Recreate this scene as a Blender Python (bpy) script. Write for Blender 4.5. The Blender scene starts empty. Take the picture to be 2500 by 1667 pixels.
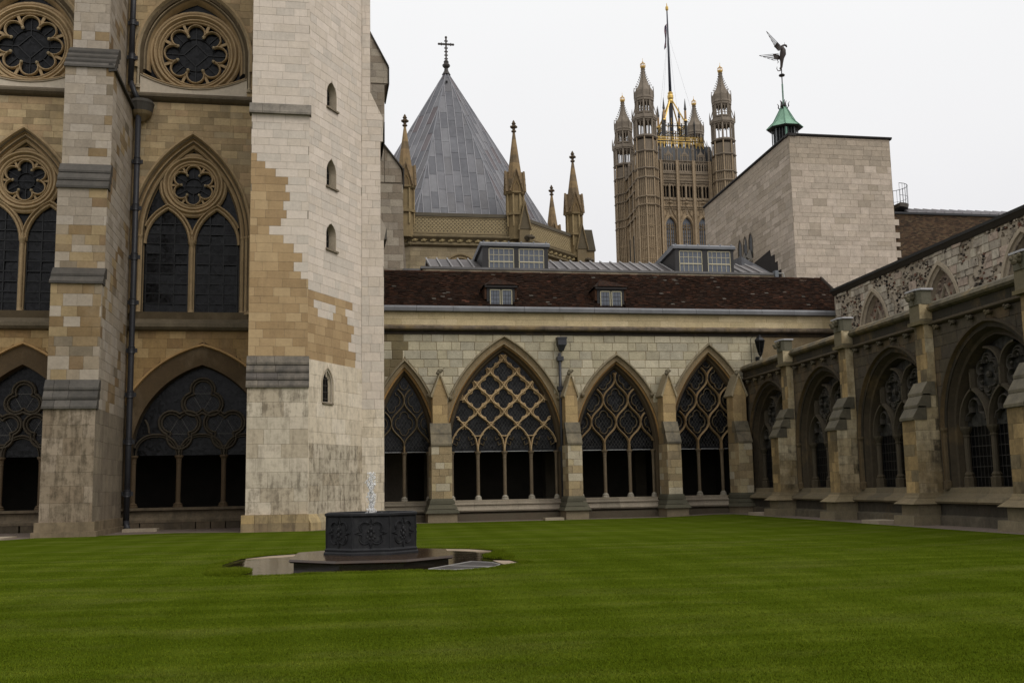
import bpy, math, random
from mathutils import Vector, Matrix
R = random.Random(7)
PI = math.pi
S = bpy.context.scene
COL = S.collection
rad = math.radians

# ------------------------------------------------------------------ camera, sky, sun, exposure
cam_d = bpy.data.cameras.new('camera'); cam = bpy.data.objects.new('camera', cam_d); COL.objects.link(cam)
CH = 1.6
pit, rol, yaw = rad(7.75), rad(1.06), rad(7.2)
f0 = Vector((math.sin(yaw), math.cos(yaw), 0)); r0 = Vector((math.cos(yaw), -math.sin(yaw), 0)); u0 = Vector((0, 0, 1))
fw = f0 * math.cos(pit) + u0 * math.sin(pit); u1 = u0 * math.cos(pit) - f0 * math.sin(pit)
cr = r0 * math.cos(rol) - u1 * math.sin(rol); cu = r0 * math.sin(rol) + u1 * math.cos(rol)
cam.matrix_world = Matrix(((cr.x, cu.x, -fw.x, 0), (cr.y, cu.y, -fw.y, 0), (cr.z, cu.z, -fw.z, CH), (0, 0, 0, 1)))
cam_d.sensor_width = 36; cam_d.lens = 36 * 2600 / 2500; cam_d.clip_start = .1; cam_d.clip_end = 2000
S.camera = cam
S.view_settings.view_transform = 'Standard'; S.view_settings.look = 'None'; S.view_settings.gamma = 1
S.view_settings.use_curve_mapping = False; S.view_settings.exposure = 0

SUN_EL, SUN_AZ = 46, 138      # azimuth clockwise from +Y (the east-range direction)
wd = bpy.data.worlds.new('World'); S.world = wd; wd.use_nodes = True
nt = wd.node_tree; nt.nodes.clear()
def wn(t, **k):
    n = nt.nodes.new(t)
    for a, b in k.items(): setattr(n, a, b)
    return n
wo = wn('ShaderNodeOutputWorld'); bg = wn('ShaderNodeBackground'); bg.inputs[1].default_value = .1
sky = wn('ShaderNodeTexSky', sky_type='NISHITA'); sky.sun_disc = False
sky.sun_elevation = rad(SUN_EL); sky.sun_rotation = rad(SUN_AZ); sky.air_density = 1; sky.dust_density = 4
tc = wn('ShaderNodeTexCoord'); sx = wn('ShaderNodeSeparateXYZ'); nt.links.new(tc.outputs['Generated'], sx.inputs[0])
rp = wn('ShaderNodeValToRGB'); nt.links.new(sx.outputs['Z'], rp.inputs[0])
el = rp.color_ramp.elements
el[0].position = 0; el[0].color = (.63, .622, .64, 1)
el[1].position = 1; el[1].color = (1, 1, 1, 1)
for p, c in ((.12, (.69, .682, .70, 1)), (.3, (.795, .79, .795, 1)), (.45, (.84, .84, .84, 1))):
    e = el.new(p); e.color = c
ns = wn('ShaderNodeTexNoise'); ns.inputs['Scale'].default_value = 2.2; ns.inputs['Detail'].default_value = 4
nt.links.new(tc.outputs['Generated'], ns.inputs['Vector'])
mr = wn('ShaderNodeMapRange'); mr.inputs[3].default_value = 11.2; mr.inputs[4].default_value = 12.4
nt.links.new(ns.outputs[0], mr.inputs[0])
vm = wn('ShaderNodeVectorMath', operation='SCALE'); nt.links.new(rp.outputs[0], vm.inputs[0]); nt.links.new(mr.outputs[0], vm.inputs['Scale'])
mx = wn('ShaderNodeMixRGB'); mx.inputs[0].default_value = .06
nt.links.new(vm.outputs[0], mx.inputs[1]); nt.links.new(sky.outputs[0], mx.inputs[2])
nt.links.new(mx.outputs[0], bg.inputs[0]); nt.links.new(bg.outputs[0], wo.inputs[0])

sl = bpy.data.lights.new('sun', 'SUN'); sl.energy = 1.5; sl.angle = rad(38); sl.color = (1, .97, .93)
so = bpy.data.objects.new('sun', sl); COL.objects.link(so)
sd = Vector((math.sin(rad(SUN_AZ)) * math.cos(rad(SUN_EL)), math.cos(rad(SUN_AZ)) * math.cos(rad(SUN_EL)), math.sin(rad(SUN_EL))))
so.rotation_euler = sd.to_track_quat('Z', 'Y').to_euler(); so.location = (0, 0, 60)

# ------------------------------------------------------------------ materials
def lin(c):
    return tuple((x / 255 / 12.92 if x / 255 <= .04045 else ((x / 255 + .055) / 1.055) ** 2.4) for x in c)
def C(r, g, b, k=1.0, st=0.0):
    l = lin((r, g, b)); y = .25 * l[0] + .6 * l[1] + .15 * l[2]; l = [x * .95 + y * .05 for x in l]; return (min(l[0] * k, .85), min(l[1] * k, .85), min(l[2] * k, .85), st)
MATS = {}
def material(name, rough=.85, mott=.25, fine=14, bump=.35, stain=(.03, .027, .02), sscale=1.1, streak=True, metal=0, spec=.3, patch=None, pscale=.5, plo=.52, phi=.66, pamt=.7, stain_lo=.42, stain_hi=.62):
    m = bpy.data.materials.new(name); m.use_nodes = True; n = m.node_tree; n.nodes.clear(); MATS[name] = m
    def N(t, **k):
        q = n.nodes.new(t)
        for a, b in k.items(): setattr(q, a, b)
        return q
    L = n.links.new
    out = N('ShaderNodeOutputMaterial'); b = N('ShaderNodeBsdfPrincipled'); L(b.outputs[0], out.inputs[0])
    b.inputs['Roughness'].default_value = rough; b.inputs['Metallic'].default_value = metal
    b.inputs['Specular IOR Level'].default_value = spec
    at = N('ShaderNodeAttribute', attribute_name='tint'); ge = N('ShaderNodeNewGeometry')
    n1 = N('ShaderNodeTexNoise'); n1.inputs['Scale'].default_value = fine; n1.inputs['Detail'].default_value = 5; n1.inputs['Roughness'].default_value = .65
    n2 = N('ShaderNodeTexNoise'); n2.inputs['Scale'].default_value = fine * .17; n2.inputs['Detail'].default_value = 6; n2.inputs['Roughness'].default_value = .6
    L(ge.outputs['Position'], n1.inputs['Vector']); L(ge.outputs['Position'], n2.inputs['Vector'])
    ad = N('ShaderNodeMath', operation='ADD'); L(n1.outputs[0], ad.inputs[0]); L(n2.outputs[0], ad.inputs[1])
    mp = N('ShaderNodeMapRange'); mp.inputs[1].default_value = .6; mp.inputs[2].default_value = 1.4
    mp.inputs[3].default_value = 1 - mott; mp.inputs[4].default_value = 1 + mott; L(ad.outputs[0], mp.inputs[0])
    vs = N('ShaderNodeVectorMath', operation='SCALE'); L(at.outputs['Color'], vs.inputs[0]); L(mp.outputs[0], vs.inputs['Scale'])
    # stains: blotches and vertical streaks, strength from the alpha of the tint
    vm2 = N('ShaderNodeVectorMath', operation='MULTIPLY'); vm2.inputs[1].default_value = (3, 3, .45) if streak else (1, 1, 1)
    L(ge.outputs['Position'], vm2.inputs[0])
    n3 = N('ShaderNodeTexNoise'); n3.inputs['Scale'].default_value = sscale; n3.inputs['Detail'].default_value = 9; n3.inputs['Roughness'].default_value = .72
    L(vm2.outputs[0], n3.inputs['Vector'])
    n4 = N('ShaderNodeTexNoise'); n4.inputs['Scale'].default_value = sscale * 1.7; n4.inputs['Detail'].default_value = 10; n4.inputs['Roughness'].default_value = .75
    L(ge.outputs['Position'], n4.inputs['Vector'])
    mxm = N('ShaderNodeMath', operation='MULTIPLY_ADD'); L(n3.outputs[0], mxm.inputs[0]); mxm.inputs[1].default_value = .5
    hm = N('ShaderNodeMath', operation='MULTIPLY'); L(n4.outputs[0], hm.inputs[0]); hm.inputs[1].default_value = .5; L(hm.outputs[0], mxm.inputs[2])
    st = N('ShaderNodeMapRange'); st.inputs[1].default_value = stain_lo; st.inputs[2].default_value = stain_hi; L(mxm.outputs[0], st.inputs[0])
    sm = N('ShaderNodeMath', operation='MULTIPLY'); L(st.outputs[0], sm.inputs[0]); L(at.outputs['Alpha'], sm.inputs[1])
    mix = N('ShaderNodeMixRGB'); L(sm.outputs[0], mix.inputs[0]); L(vs.outputs[0], mix.inputs[1]); mix.inputs[2].default_value = (*stain, 1)
    res = mix
    if patch:      # weathered blotches of another stone colour
        n5 = N('ShaderNodeTexNoise'); n5.inputs['Scale'].default_value = pscale; n5.inputs['Detail'].default_value = 8; n5.inputs['Roughness'].default_value = .7
        vp = N('ShaderNodeVectorMath', operation='MULTIPLY_ADD'); vp.inputs[1].default_value = (1, 1, .7); vp.inputs[2].default_value = (31, 17, 5); L(ge.outputs['Position'], vp.inputs[0]); L(vp.outputs[0], n5.inputs['Vector'])
        pm = N('ShaderNodeMapRange'); pm.inputs[1].default_value = plo; pm.inputs[2].default_value = phi; pm.inputs[4].default_value = pamt; L(n5.outputs[0], pm.inputs[0])
        m2 = N('ShaderNodeMixRGB'); L(pm.outputs[0], m2.inputs[0]); L(mix.outputs[0], m2.inputs[1]); m2.inputs[2].default_value = (*patch, 1); res = m2
    L(res.outputs[0], b.inputs['Base Color'])
    bp = N('ShaderNodeBump'); bp.inputs['Strength'].default_value = bump; bp.inputs['Distance'].default_value = .02
    L(ad.outputs[0], bp.inputs['Height']); L(bp.outputs[0], b.inputs['Normal'])
    return m
material('pale_stone', mott=.12, fine=9, stain=(.075, .056, .034), sscale=1.7, stain_lo=.47, stain_hi=.585)
material('tan_stone', mott=.22, fine=10, stain=(.06, .045, .026), sscale=.8, patch=(.36, .28, .18), pscale=.55, plo=.5, phi=.7, pamt=.3)
material('ashlar_stone', mott=.32, fine=16, bump=.6, stain=(.07, .062, .04), sscale=1.6, streak=False)
material('sooty_stone', mott=.4, fine=7, bump=.5, stain=(.024, .020, .013), sscale=.55, stain_lo=.42, stain_hi=.6, patch=(.13, .085, .035), pscale=.8, plo=.54, phi=.68, pamt=.6)
material('stained_stone', mott=.3, fine=8, bump=.5, stain=(.022, .017, .010), sscale=.95, stain_lo=.46, stain_hi=.57, patch=(.22, .155, .07), pscale=.9, plo=.5, phi=.64, pamt=.65)
material('moulding_stone', mott=.25, fine=12, stain=(.05, .04, .025), sscale=.9)
material('rubble_stone', mott=.3, fine=8, bump=.9, stain=(.05, .04, .033), sscale=1.5, streak=False, stain_lo=.5, stain_hi=.58)
material('slate', rough=.7, mott=.3, fine=12, stain=(.02, .02, .018), sscale=1)
material('roof_tile', rough=.95, spec=.05, mott=.45, fine=22, bump=.6, stain=(.11, .1, .09), sscale=5, streak=False, stain_lo=.56, stain_hi=.64)
material('lead', rough=.6, mott=.16, fine=3, bump=.12, stain=(.26, .26, .27), sscale=.35, spec=.35)
material('tower_stone', mott=.3, fine=1.2, bump=.2, stain=(.02, .016, .011), sscale=.12)
material('gold', rough=.4, mott=.3, fine=3, bump=.1, metal=.6, spec=.5, stain=(.05, .04, .02))
material('black_iron', rough=.5, mott=.3, fine=20, bump=.15, spec=.4, stain=(.05, .03, .02))
material('copper', rough=.7, mott=.25, fine=5, bump=.1, stain=(.02, .03, .025), sscale=1.2)
material('bronze', rough=.5, mott=.3, fine=8, bump=.1)
material('cast_lead', rough=.6, mott=.3, fine=14, bump=.25, spec=.22, stain=(.085, .082, .075), sscale=2.2, stain_lo=.5, stain_hi=.7)
material('brick', rough=.9, mott=.35, fine=9, bump=.4, stain=(.02, .015, .01))
material('wet_stone', rough=.16, mott=.3, fine=6, bump=.08, spec=.5, stain=(.015, .012, .008), sscale=1.5, streak=False)
material('paving_stone', rough=.75, mott=.22, fine=12, bump=.3, stain=(.05, .04, .028), sscale=1.2, streak=False)
material('paint', rough=.5, mott=.08, fine=6, bump=.05)
material('flag_cloth', rough=.9, mott=.1, fine=3, bump=.05)
material('plaster', rough=.95, mott=.4, fine=1.5, bump=.3)
def simple(name, col, rough, spec=.5, metal=0, trans=0, ior=1.45, alpha=1):
    m = bpy.data.materials.new(name); m.use_nodes = True; b = m.node_tree.nodes['Principled BSDF']; MATS[name] = m
    b.inputs['Base Color'].default_value = (*col, 1); b.inputs['Roughness'].default_value = rough
    b.inputs['Specular IOR Level'].default_value = spec; b.inputs['Metallic'].default_value = metal
    b.inputs['Transmission Weight'].default_value = trans; b.inputs['IOR'].default_value = ior
    return m
def glassmat(name, col, rough, spec, bump, bs, var):
    m = simple(name, col, rough, spec); n = m.node_tree; b = n.nodes['Principled BSDF']
    ge = n.nodes.new('ShaderNodeNewGeometry'); nz = n.nodes.new('ShaderNodeTexNoise'); nz.inputs['Scale'].default_value = bs; nz.inputs['Detail'].default_value = 2
    n.links.new(ge.outputs['Position'], nz.inputs['Vector'])
    bp = n.nodes.new('ShaderNodeBump'); bp.inputs['Strength'].default_value = bump; bp.inputs['Distance'].default_value = .03
    n.links.new(nz.outputs[0], bp.inputs['Height']); n.links.new(bp.outputs[0], b.inputs['Normal'])
    vo = n.nodes.new('ShaderNodeTexVoronoi'); vo.inputs['Scale'].default_value = 7; n.links.new(ge.outputs['Position'], vo.inputs['Vector'])
    hs = n.nodes.new('ShaderNodeMapRange'); hs.inputs[3].default_value = 1 - var; hs.inputs[4].default_value = 1 + var
    sp = n.nodes.new('ShaderNodeSeparateXYZ'); n.links.new(vo.outputs['Color'], sp.inputs[0]); n.links.new(sp.outputs[0], hs.inputs[0])
    vs = n.nodes.new('ShaderNodeVectorMath'); vs.operation = 'SCALE'; vs.inputs[0].default_value = col; n.links.new(hs.outputs[0], vs.inputs['Scale'])
    n.links.new(vs.outputs[0], b.inputs['Base Color'])
    return m
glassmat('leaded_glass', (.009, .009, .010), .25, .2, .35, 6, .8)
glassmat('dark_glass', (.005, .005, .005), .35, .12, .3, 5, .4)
glassmat('grimy_glass', (.030, .029, .026), .5, .2, .5, 5, .5)
glassmat('window_glass', (.09, .10, .12), .1, .6, .1, 3, .1)
simple('water_drops', (.95, .94, .92), .15, .5, 0, .45, 1.33)
glassmat('puddle_water', (.020, .013, .007), .1, .22, .3, 2.2, .2)

# ------------------------------------------------------------------ mesh helpers
class Fr:
    def __init__(s, o, u, n): s.o = Vector(o); s.u = Vector(u); s.n = Vector(n)
    def P(s, u, w, z): return s.o + s.u * u + s.n * w + Vector((0, 0, z))
A3 = rad(3.3)
EU = Vector((math.cos(A3), math.sin(A3), 0)); EN = Vector((math.sin(A3), -math.cos(A3), 0))
E_ = Fr((0, 52, 0), EU, EN)
T_ = Fr(Vector((0, 52, 0)) + EN * 1.5, EU, EN)
R_ = Fr((18.7, 0, 0), (0, 1, 0), (-1, 0, 0))
class MB:
    def __init__(s): s.v = []; s.f = []; s.c = []
    def add(s, vs, fs, tint):
        k = len(s.v); s.v += [tuple(x) for x in vs]; s.f += [tuple(i + k for i in q) for q in fs]
        if isinstance(tint, list): s.c += tint
        else: s.c += [tint] * len(vs)
def build(name, mb, mat, parent=None, kind=None, label=None, smooth=False):
    me = bpy.data.meshes.new(name); me.from_pydata(mb.v, [], mb.f)
    a = me.color_attributes.new('tint', 'FLOAT_COLOR', 'POINT')
    fl = []
    for c in mb.c: fl += c
    a.data.foreach_set('color', fl); me.materials.append(MATS[mat])
    if smooth: me.polygons.foreach_set('use_smooth', [True] * len(me.polygons))
    o = bpy.data.objects.new(name, me); COL.objects.link(o)
    if parent is not None:
        o.parent = parent
        if parent.type == 'EMPTY' and parent.parent is None: o.location = -parent.location
    if kind: o['kind'] = kind
    if label: o['label'] = label
    return o
def tag(o, label, cat, group=None):
    o['label'] = label; o['category'] = cat
    if group: o['group'] = group
    return o
def rebase(o):
    """move a single-mesh thing's origin to the middle of its base"""
    me = o.data; xs = [v.co.x for v in me.vertices]; ys = [v.co.y for v in me.vertices]; zs = [v.co.z for v in me.vertices]
    p = Vector(((min(xs) + max(xs)) / 2, (min(ys) + max(ys)) / 2, min(zs)))
    me.transform(Matrix.Translation(-p)); o.location = p; 
    me.materials[0] = me.materials[0]
    return o
def thing(name, label, cat, loc, group=None):
    o = bpy.data.objects.new(name, None); COL.objects.link(o); o.location = loc; o.empty_display_size = .3
    return tag(o, label, cat, group)
CUB = [(0, 1, 3, 2), (4, 6, 7, 5), (0, 4, 5, 1), (2, 3, 7, 6), (0, 2, 6, 4), (1, 5, 7, 3)]
def box(mb, fr, a0, a1, w0, w1, z0, z1, t):
    mb.add([fr.P(a, w, z) for a in (a0, a1) for w in (w0, w1) for z in (z0, z1)], CUB, t)
def prism(mb, pts0, pts1, t, caps=True):
    n = len(pts0); f = [(i, (i + 1) % n, n + (i + 1) % n, n + i) for i in range(n)]
    if caps: f += [tuple(range(n))[::-1], tuple(range(n, 2 * n))]
    mb.add(list(pts0) + list(pts1), f, t)
def face_poly(mb, fr, pts, w0, w1, t):      # (u,z) outline given a thickness
    prism(mb, [fr.P(u, w0, z) for u, z in pts], [fr.P(u, w1, z) for u, z in pts], t)
def run(mb, fr, prof, a0, a1, t):           # (w,z) profile run along u
    prism(mb, [fr.P(a0, w, z) for w, z in prof], [fr.P(a1, w, z) for w, z in prof], t)
def plan(mb, fr, pts, z0, z1, t, pts1=None):
    prism(mb, [fr.P(u, w, z0) for u, w in pts], [fr.P(u, w, z1) for u, w in (pts1 or pts)], t)
def ring(fr, cu, cw, z, r, n, ph=0):
    return [fr.P(cu + r * math.cos(ph + 2 * PI * k / n), cw + r * math.sin(ph + 2 * PI * k / n), z) for k in range(n)]
def lathe(mb, fr, cu, cw, prof, n, t, ph=0, tf=None):
    for i in range(len(prof) - 1):
        (r_, z_), (r2, z2) = prof[i], prof[i + 1]
        prism(mb, ring(fr, cu, cw, z_, max(r_, .001), n, ph), ring(fr, cu, cw, z2, max(r2, .001), n, ph), tf(i) if tf else t, caps=(i in (0, len(prof) - 2)))
def tube(mb, pts, r, n, t, taper=None):
    pts = [Vector(p) for p in pts]; vs = []; fs = []
    for i, p in enumerate(pts):
        d = (pts[min(i + 1, len(pts) - 1)] - pts[max(i - 1, 0)]).normalized()
        a = Vector((0, 0, 1)) if abs(d.z) < .9 else Vector((1, 0, 0))
        x = d.cross(a).normalized(); y = d.cross(x)
        rr = r if taper is None else r + (taper - r) * i / (len(pts) - 1)
        vs += [p + (x * math.cos(2 * PI * k / n) + y * math.sin(2 * PI * k / n)) * rr for k in range(n)]
    for i in range(len(pts) - 1):
        fs += [(i * n + k, i * n + (k + 1) % n, (i + 1) * n + (k + 1) % n, (i + 1) * n + k) for k in range(n)]
    fs += [tuple(range(n))[::-1], tuple(range((len(pts) - 1) * n, len(pts) * n))]
    mb.add(vs, fs, t)
def blob(mb, c, r, t, n=6, m=4, sq=(1, 1, 1)):
    vs = []; fs = []
    for i in range(m + 1):
        th = PI * i / m
        for k in range(n):
            ph = 2 * PI * k / n
            vs.append(Vector(c) + Vector((r * sq[0] * math.sin(th) * math.cos(ph), r * sq[1] * math.sin(th) * math.sin(ph), r * sq[2] * math.cos(th))))
    for i in range(m):
        fs += [(i * n + k, i * n + (k + 1) % n, (i + 1) * n + (k + 1) % n, (i + 1) * n + k) for k in range(n)]
    mb.add(vs, fs, t)

class Arch:
    def __init__(s, uc, hw, zs, zsp, zap):
        s.uc, s.hw, s.zs, s.zsp, s.zap = uc, hw, zs, zsp, zap
        h = zap - zsp; s.R = (hw * hw + h * h) / (2 * hw); s.e = s.R - hw
    def hwat(s, z, d=0):
        if z < s.zs: return 0
        if z <= s.zsp: return s.hw + d
        y = z - s.zsp
        if y >= s.R + d: return 0
        return max(0, math.sqrt((s.R + d) ** 2 - y * y) - s.e)
    def apex(s, d=0): return s.zsp + math.sqrt((s.R + d) ** 2 - s.e ** 2)
    def path(s, d=0, n=14, legs=True, z0=None):
        ta = math.acos(s.e / (s.R + d)); L = []
        if legs: L.append((s.uc - s.hw - d, s.zs if z0 is None else z0))
        for i in range(n + 1):
            a = ta * i / n; L.append((s.uc + s.e - (s.R + d) * math.cos(a), s.zsp + (s.R + d) * math.sin(a)))
        return L + [(2 * s.uc - u, z) for u, z in L[-2::-1]]
def strip_grid(mb, rows, t):
    n = len(rows[0]); k = []; f = []
    for r_ in rows: k += r_
    for i in range(len(rows) - 1):
        for j in range(n - 1): f.append((i * n + j, i * n + j + 1, (i + 1) * n + j + 1, (i + 1) * n + j))
    mb.add(k, f, t)
def mould(mb, fr, ar, prof, t, legs=True, z0=None, n=14, tf=None):
    rows = [[fr.P(u, w, z) for u, z in ar.path(d, n, legs, z0)] for d, w in prof]
    if tf:
        for i in range(len(rows) - 1): strip_grid(mb, rows[i:i + 2], tf(i))
    else: strip_grid(mb, rows, t)
def inside(ar, m=0):
    return lambda u, z: abs(u - ar.uc) < ar.hwat(z, -m) and z > ar.zs
def clip_poly(pts, ok):
    out = []; cur = []
    # subdivide
    P = [pts[0]]
    for a, b in zip(pts, pts[1:]):
        k = max(1, int(math.hypot(b[0] - a[0], b[1] - a[1]) / .12))
        P += [(a[0] + (b[0] - a[0]) * i / k, a[1] + (b[1] - a[1]) * i / k) for i in range(1, k + 1)]
    for p in P:
        if ok(*p): cur.append(p)
        else:
            if len(cur) > 1: out.append(cur)
            cur = []
    if len(cur) > 1: out.append(cur)
    return out
def bar(mb, fr, pts, wid, dep, w0, t, closed=False, back=.06, ridge=.3):
    n = len(pts); nr = []
    for i in range(n):
        a = pts[(i - 1) % n] if (closed or i > 0) else pts[i]; b = pts[(i + 1) % n] if (closed or i < n - 1) else pts[i]
        dx, dz = b[0] - a[0], b[1] - a[1]; l = math.hypot(dx, dz) or 1
        nr.append((-dz / l, dx / l))
    sec = [(-wid / 2, -back), (-wid / 2, dep * .35), (-wid * ridge / 2, dep), (wid * ridge / 2, dep), (wid / 2, dep * .35), (wid / 2, -back)]
    vs = []; m = len(sec)
    for (u, z), (nx, nz) in zip(pts, nr): vs += [fr.P(u + nx * s_, w0 + q, z + nz * s_) for s_, q in sec]
    fs = []; rg = range(n if closed else n - 1)
    for i in rg:
        j = (i + 1) % n
        for k in range(m - 1): fs.append((i * m + k, i * m + k + 1, j * m + k + 1, j * m + k))
    mb.add(vs, fs, t)
def strip(mb, fr, p, q, wid, w, t):
    dx, dz = q[0] - p[0], q[1] - p[1]; l = math.hypot(dx, dz)
    if l < 1e-4: return
    nx, nz = -dz / l * wid / 2, dx / l * wid / 2
    c = [(p[0] + nx, p[1] + nz), (q[0] + nx, q[1] + nz), (q[0] - nx, q[1] - nz), (p[0] - nx, p[1] - nz)]
    mb.add([fr.P(u, w, z) for u, z in c] + [fr.P(u, w + wid * .6, z) for u, z in c], CUBS, t)
CUBS = [(4, 5, 6, 7), (0, 1, 5, 4), (1, 2, 6, 5), (2, 3, 7, 6), (3, 0, 4, 7)]
def lattice(mb, fr, ok, a0, a1, z0, z1, sp, asp, wid, w, t):
    H = (z1 - z0); k0 = int((a1 - a0 + H / asp) / sp) + 2
    for sg in (1, -1):
        for k in range(-k0, k0):
            us = (a0 + k * sp) if sg > 0 else (a1 - k * sp)
            L = [(us + sg * H / asp * i / 40, z0 + H * i / 40) for i in range(41)]
            run_ = []
            for p in L:
                if a0 <= p[0] <= a1 and ok(*p): run_.append(p)
                else:
                    if len(run_) > 1: strip(mb, fr, run_[0], run_[-1], wid, w, t)
                    run_ = []
            if len(run_) > 1: strip(mb, fr, run_[0], run_[-1], wid, w, t)
def foils(cu, cz, n, d, r, ph=PI / 2, m=8):
    """open outline of n lobes; returns list of arcs"""
    h = PI / n; out = []
    # lobes meet on the bisector: distance q from centre where |q - lobe centre| = r
    disc = r * r - (d * math.sin(h)) ** 2
    if disc <= 0: disc = 1e-6
    q = d * math.cos(h) + math.sqrt(disc)
    for k in range(n):
        a = ph + 2 * PI * k / n; lx, lz = d * math.cos(a), d * math.sin(a)
        p1 = (q * math.cos(a - h), q * math.sin(a - h)); p2 = (q * math.cos(a + h), q * math.sin(a + h))
        a1 = math.atan2(p1[1] - lz, p1[0] - lx); a2 = math.atan2(p2[1] - lz, p2[0] - lx)
        while a1 > a: a1 -= 2 * PI
        while a - a1 > PI: a1 += 2 * PI
        while a2 < a: a2 += 2 * PI
        out.append([(cu + lx + r * math.cos(a1 + (a2 - a1) * i / m), cz + lz + r * math.sin(a1 + (a2 - a1) * i / m)) for i in range(m + 1)])
    return out
def circ(cu, cz, r, n=32): return [(cu + r * math.cos(2 * PI * k / n), cz + r * math.sin(2 * PI * k / n)) for k in range(n)]

# ------------------------------------------------------------------ masonry
class Bank:
    """collects the stones of one thing; the 300 that show largest become parts, the rest one stuff part"""
    def __init__(s): s.L = []
    def add(s, fr, poly, w, dep, tint, mat, parent, name='stone', ch=.008): s.L.append((fr, poly, w, dep, tint, mat, parent, name, ch))
    def flush(s, cap=300):
        def size(q):
            fr, poly = q[0], q[1]; c = fr.P(sum(p[0] for p in poly) / len(poly), q[2], sum(p[1] for p in poly) / len(poly)) - Vector((0, 0, CH))
            ar = abs(sum(poly[i][0] * poly[(i + 1) % len(poly)][1] - poly[(i + 1) % len(poly)][0] * poly[i][1] for i in range(len(poly)))) / 2
            vis = abs(fr.n.dot(c.normalized()))
            x = c.dot(cr) / max(c.dot(fw), .1); y = c.dot(cu) / max(c.dot(fw), .1)
            if abs(x) > .49 or abs(y) > .33: return 0
            return ar * vis / c.length_squared
        s.L.sort(key=size, reverse=True)
        rest = {}
        for i, (fr, poly, w, dep, tint, mat, parent, name, ch) in enumerate(s.L):
            if i < cap and size(s.L[i]) > 0: mb = MB()
            else: mb = rest.setdefault((parent.name, name, mat), (MB(), parent))[0]
            n = len(poly); cu_ = sum(p[0] for p in poly) / n; cz_ = sum(p[1] for p in poly) / n
            inn = []
            for u, z in poly:
                du, dz = cu_ - u, cz_ - z
                inn.append((u + max(-ch, min(ch, du)), z + max(-ch, min(ch, dz))))
            vs = [fr.P(u, w - dep, z) for u, z in poly] + [fr.P(u, w - ch * .6, z) for u, z in poly] + [fr.P(u, w, z) for u, z in inn]
            fs = [(k, (k + 1) % n, n + (k + 1) % n, n + k) for k in range(n)] + [(n + k, n + (k + 1) % n, 2 * n + (k + 1) % n, 2 * n + k) for k in range(n)] + [tuple(range(2 * n, 3 * n))]
            mb.add(vs, fs, tint)
            if i < cap and size(s.L[i]) > 0: build(name, mb, mat, parent)
        for (pn, name, mat), (mb, parent) in rest.items(): build(name + 'work', mb, mat, parent, kind='stuff')
def sh_clip(poly, clip):
    for i in range(len(clip)):
        (ax, ay), (bx, by) = clip[i], clip[(i + 1) % len(clip)]
        out = []
        for j in range(len(poly)):
            p, q = poly[j], poly[(j + 1) % len(poly)]
            sp = (bx - ax) * (p[1] - ay) - (by - ay) * (p[0] - ax); sq = (bx - ax) * (q[1] - ay) - (by - ay) * (q[0] - ax)
            if sp >= 0: out.append(p)
            if (sp > 0 > sq) or (sp < 0 < sq):
                t = sp / (sp - sq); out.append((p[0] + (q[0] - p[0]) * t, p[1] + (q[1] - p[1]) * t))
        poly = out
        if len(poly) < 3: return []
    return poly
def courses(z0, z1, h, jit=.15):
    n = max(1, round((z1 - z0) / h)); hs = [1 + R.uniform(-jit, jit) for _ in range(n)]; s = sum(hs); z = z0; L = [z0]
    for q in hs: z += q / s * (z1 - z0); L.append(z)
    return L
def ashlar(bank, fr, parent, mat, a0, a1, z0, z1, h, l0, l1, w, col, ops=(), joint=.007, dep=.05, clip=None, proud=.003, hj=.15, d=0, name='stone', zs=None, ch=.008, mortar=None):
    zz = zs or courses(z0, z1, h, hj)
    for i in range(len(zz) - 1):
        za, zb = zz[i] + joint / 2, zz[i + 1] - joint / 2
        u = a0 - R.uniform(0, l1) * .7
        while u < a1:
            l = R.uniform(l0, l1); p0, p1 = max(u, a0), min(u + l, a1); u += l
            if p1 - p0 < .06: continue
            p0 += joint / 2; p1 -= joint / 2
            pieces = [(p0, p1)]
            polys = [[(p0, za), (p1, za), (p1, zb), (p0, zb)]]
            for o in ops:
                new = []
                for poly in polys:
                    x0 = min(q[0] for q in poly); x1 = max(q[0] for q in poly)
                    if za > o.apex(d) or zb < o.zs or x1 < o.uc - o.hw - d or x0 > o.uc + o.hw + d: new.append(poly); continue
                    if za < o.zs < zb: new.append([(x0, za), (x1, za), (x1, o.zs), (x0, o.zs)]) if o.zs - za > .03 else None
                    zl = max(za, o.zs); zt = [zl + (zb - zl) * k / 3 for k in range(4)]
                    for sg in (-1, 1):
                        e = [o.uc + sg * o.hwat(z + 1e-4, d) for z in zt]
                        if sg < 0:
                            lim = [min(x1, q) for q in e]
                            if x0 >= o.uc or lim[-1] - x0 < .04: continue
                            pts = [(x0, zl)] + [(max(q, x0 + .005), z) for q, z in zip(lim, zt)] + [(x0, zb)]
                        else:
                            lim = [max(x0, q) for q in e]
                            if x1 <= o.uc or x1 - lim[-1] < .04: continue
                            pts = [(x1, zb)] + [(min(q, x1 - .005), z) for q, z in list(zip(lim, zt))[::-1]] + [(x1, zl)]
                        new.append(pts)
                polys = new
            for poly in polys:
                if clip: poly = sh_clip(poly, clip)
                if len(poly) < 3: continue
                cu_ = sum(q[0] for q in poly) / len(poly); cz_ = sum(q[1] for q in poly) / len(poly)
                bank.add(fr, poly, w + R.uniform(-proud, proud), dep, col(cu_, cz_), mat, parent, name, ch)
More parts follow.
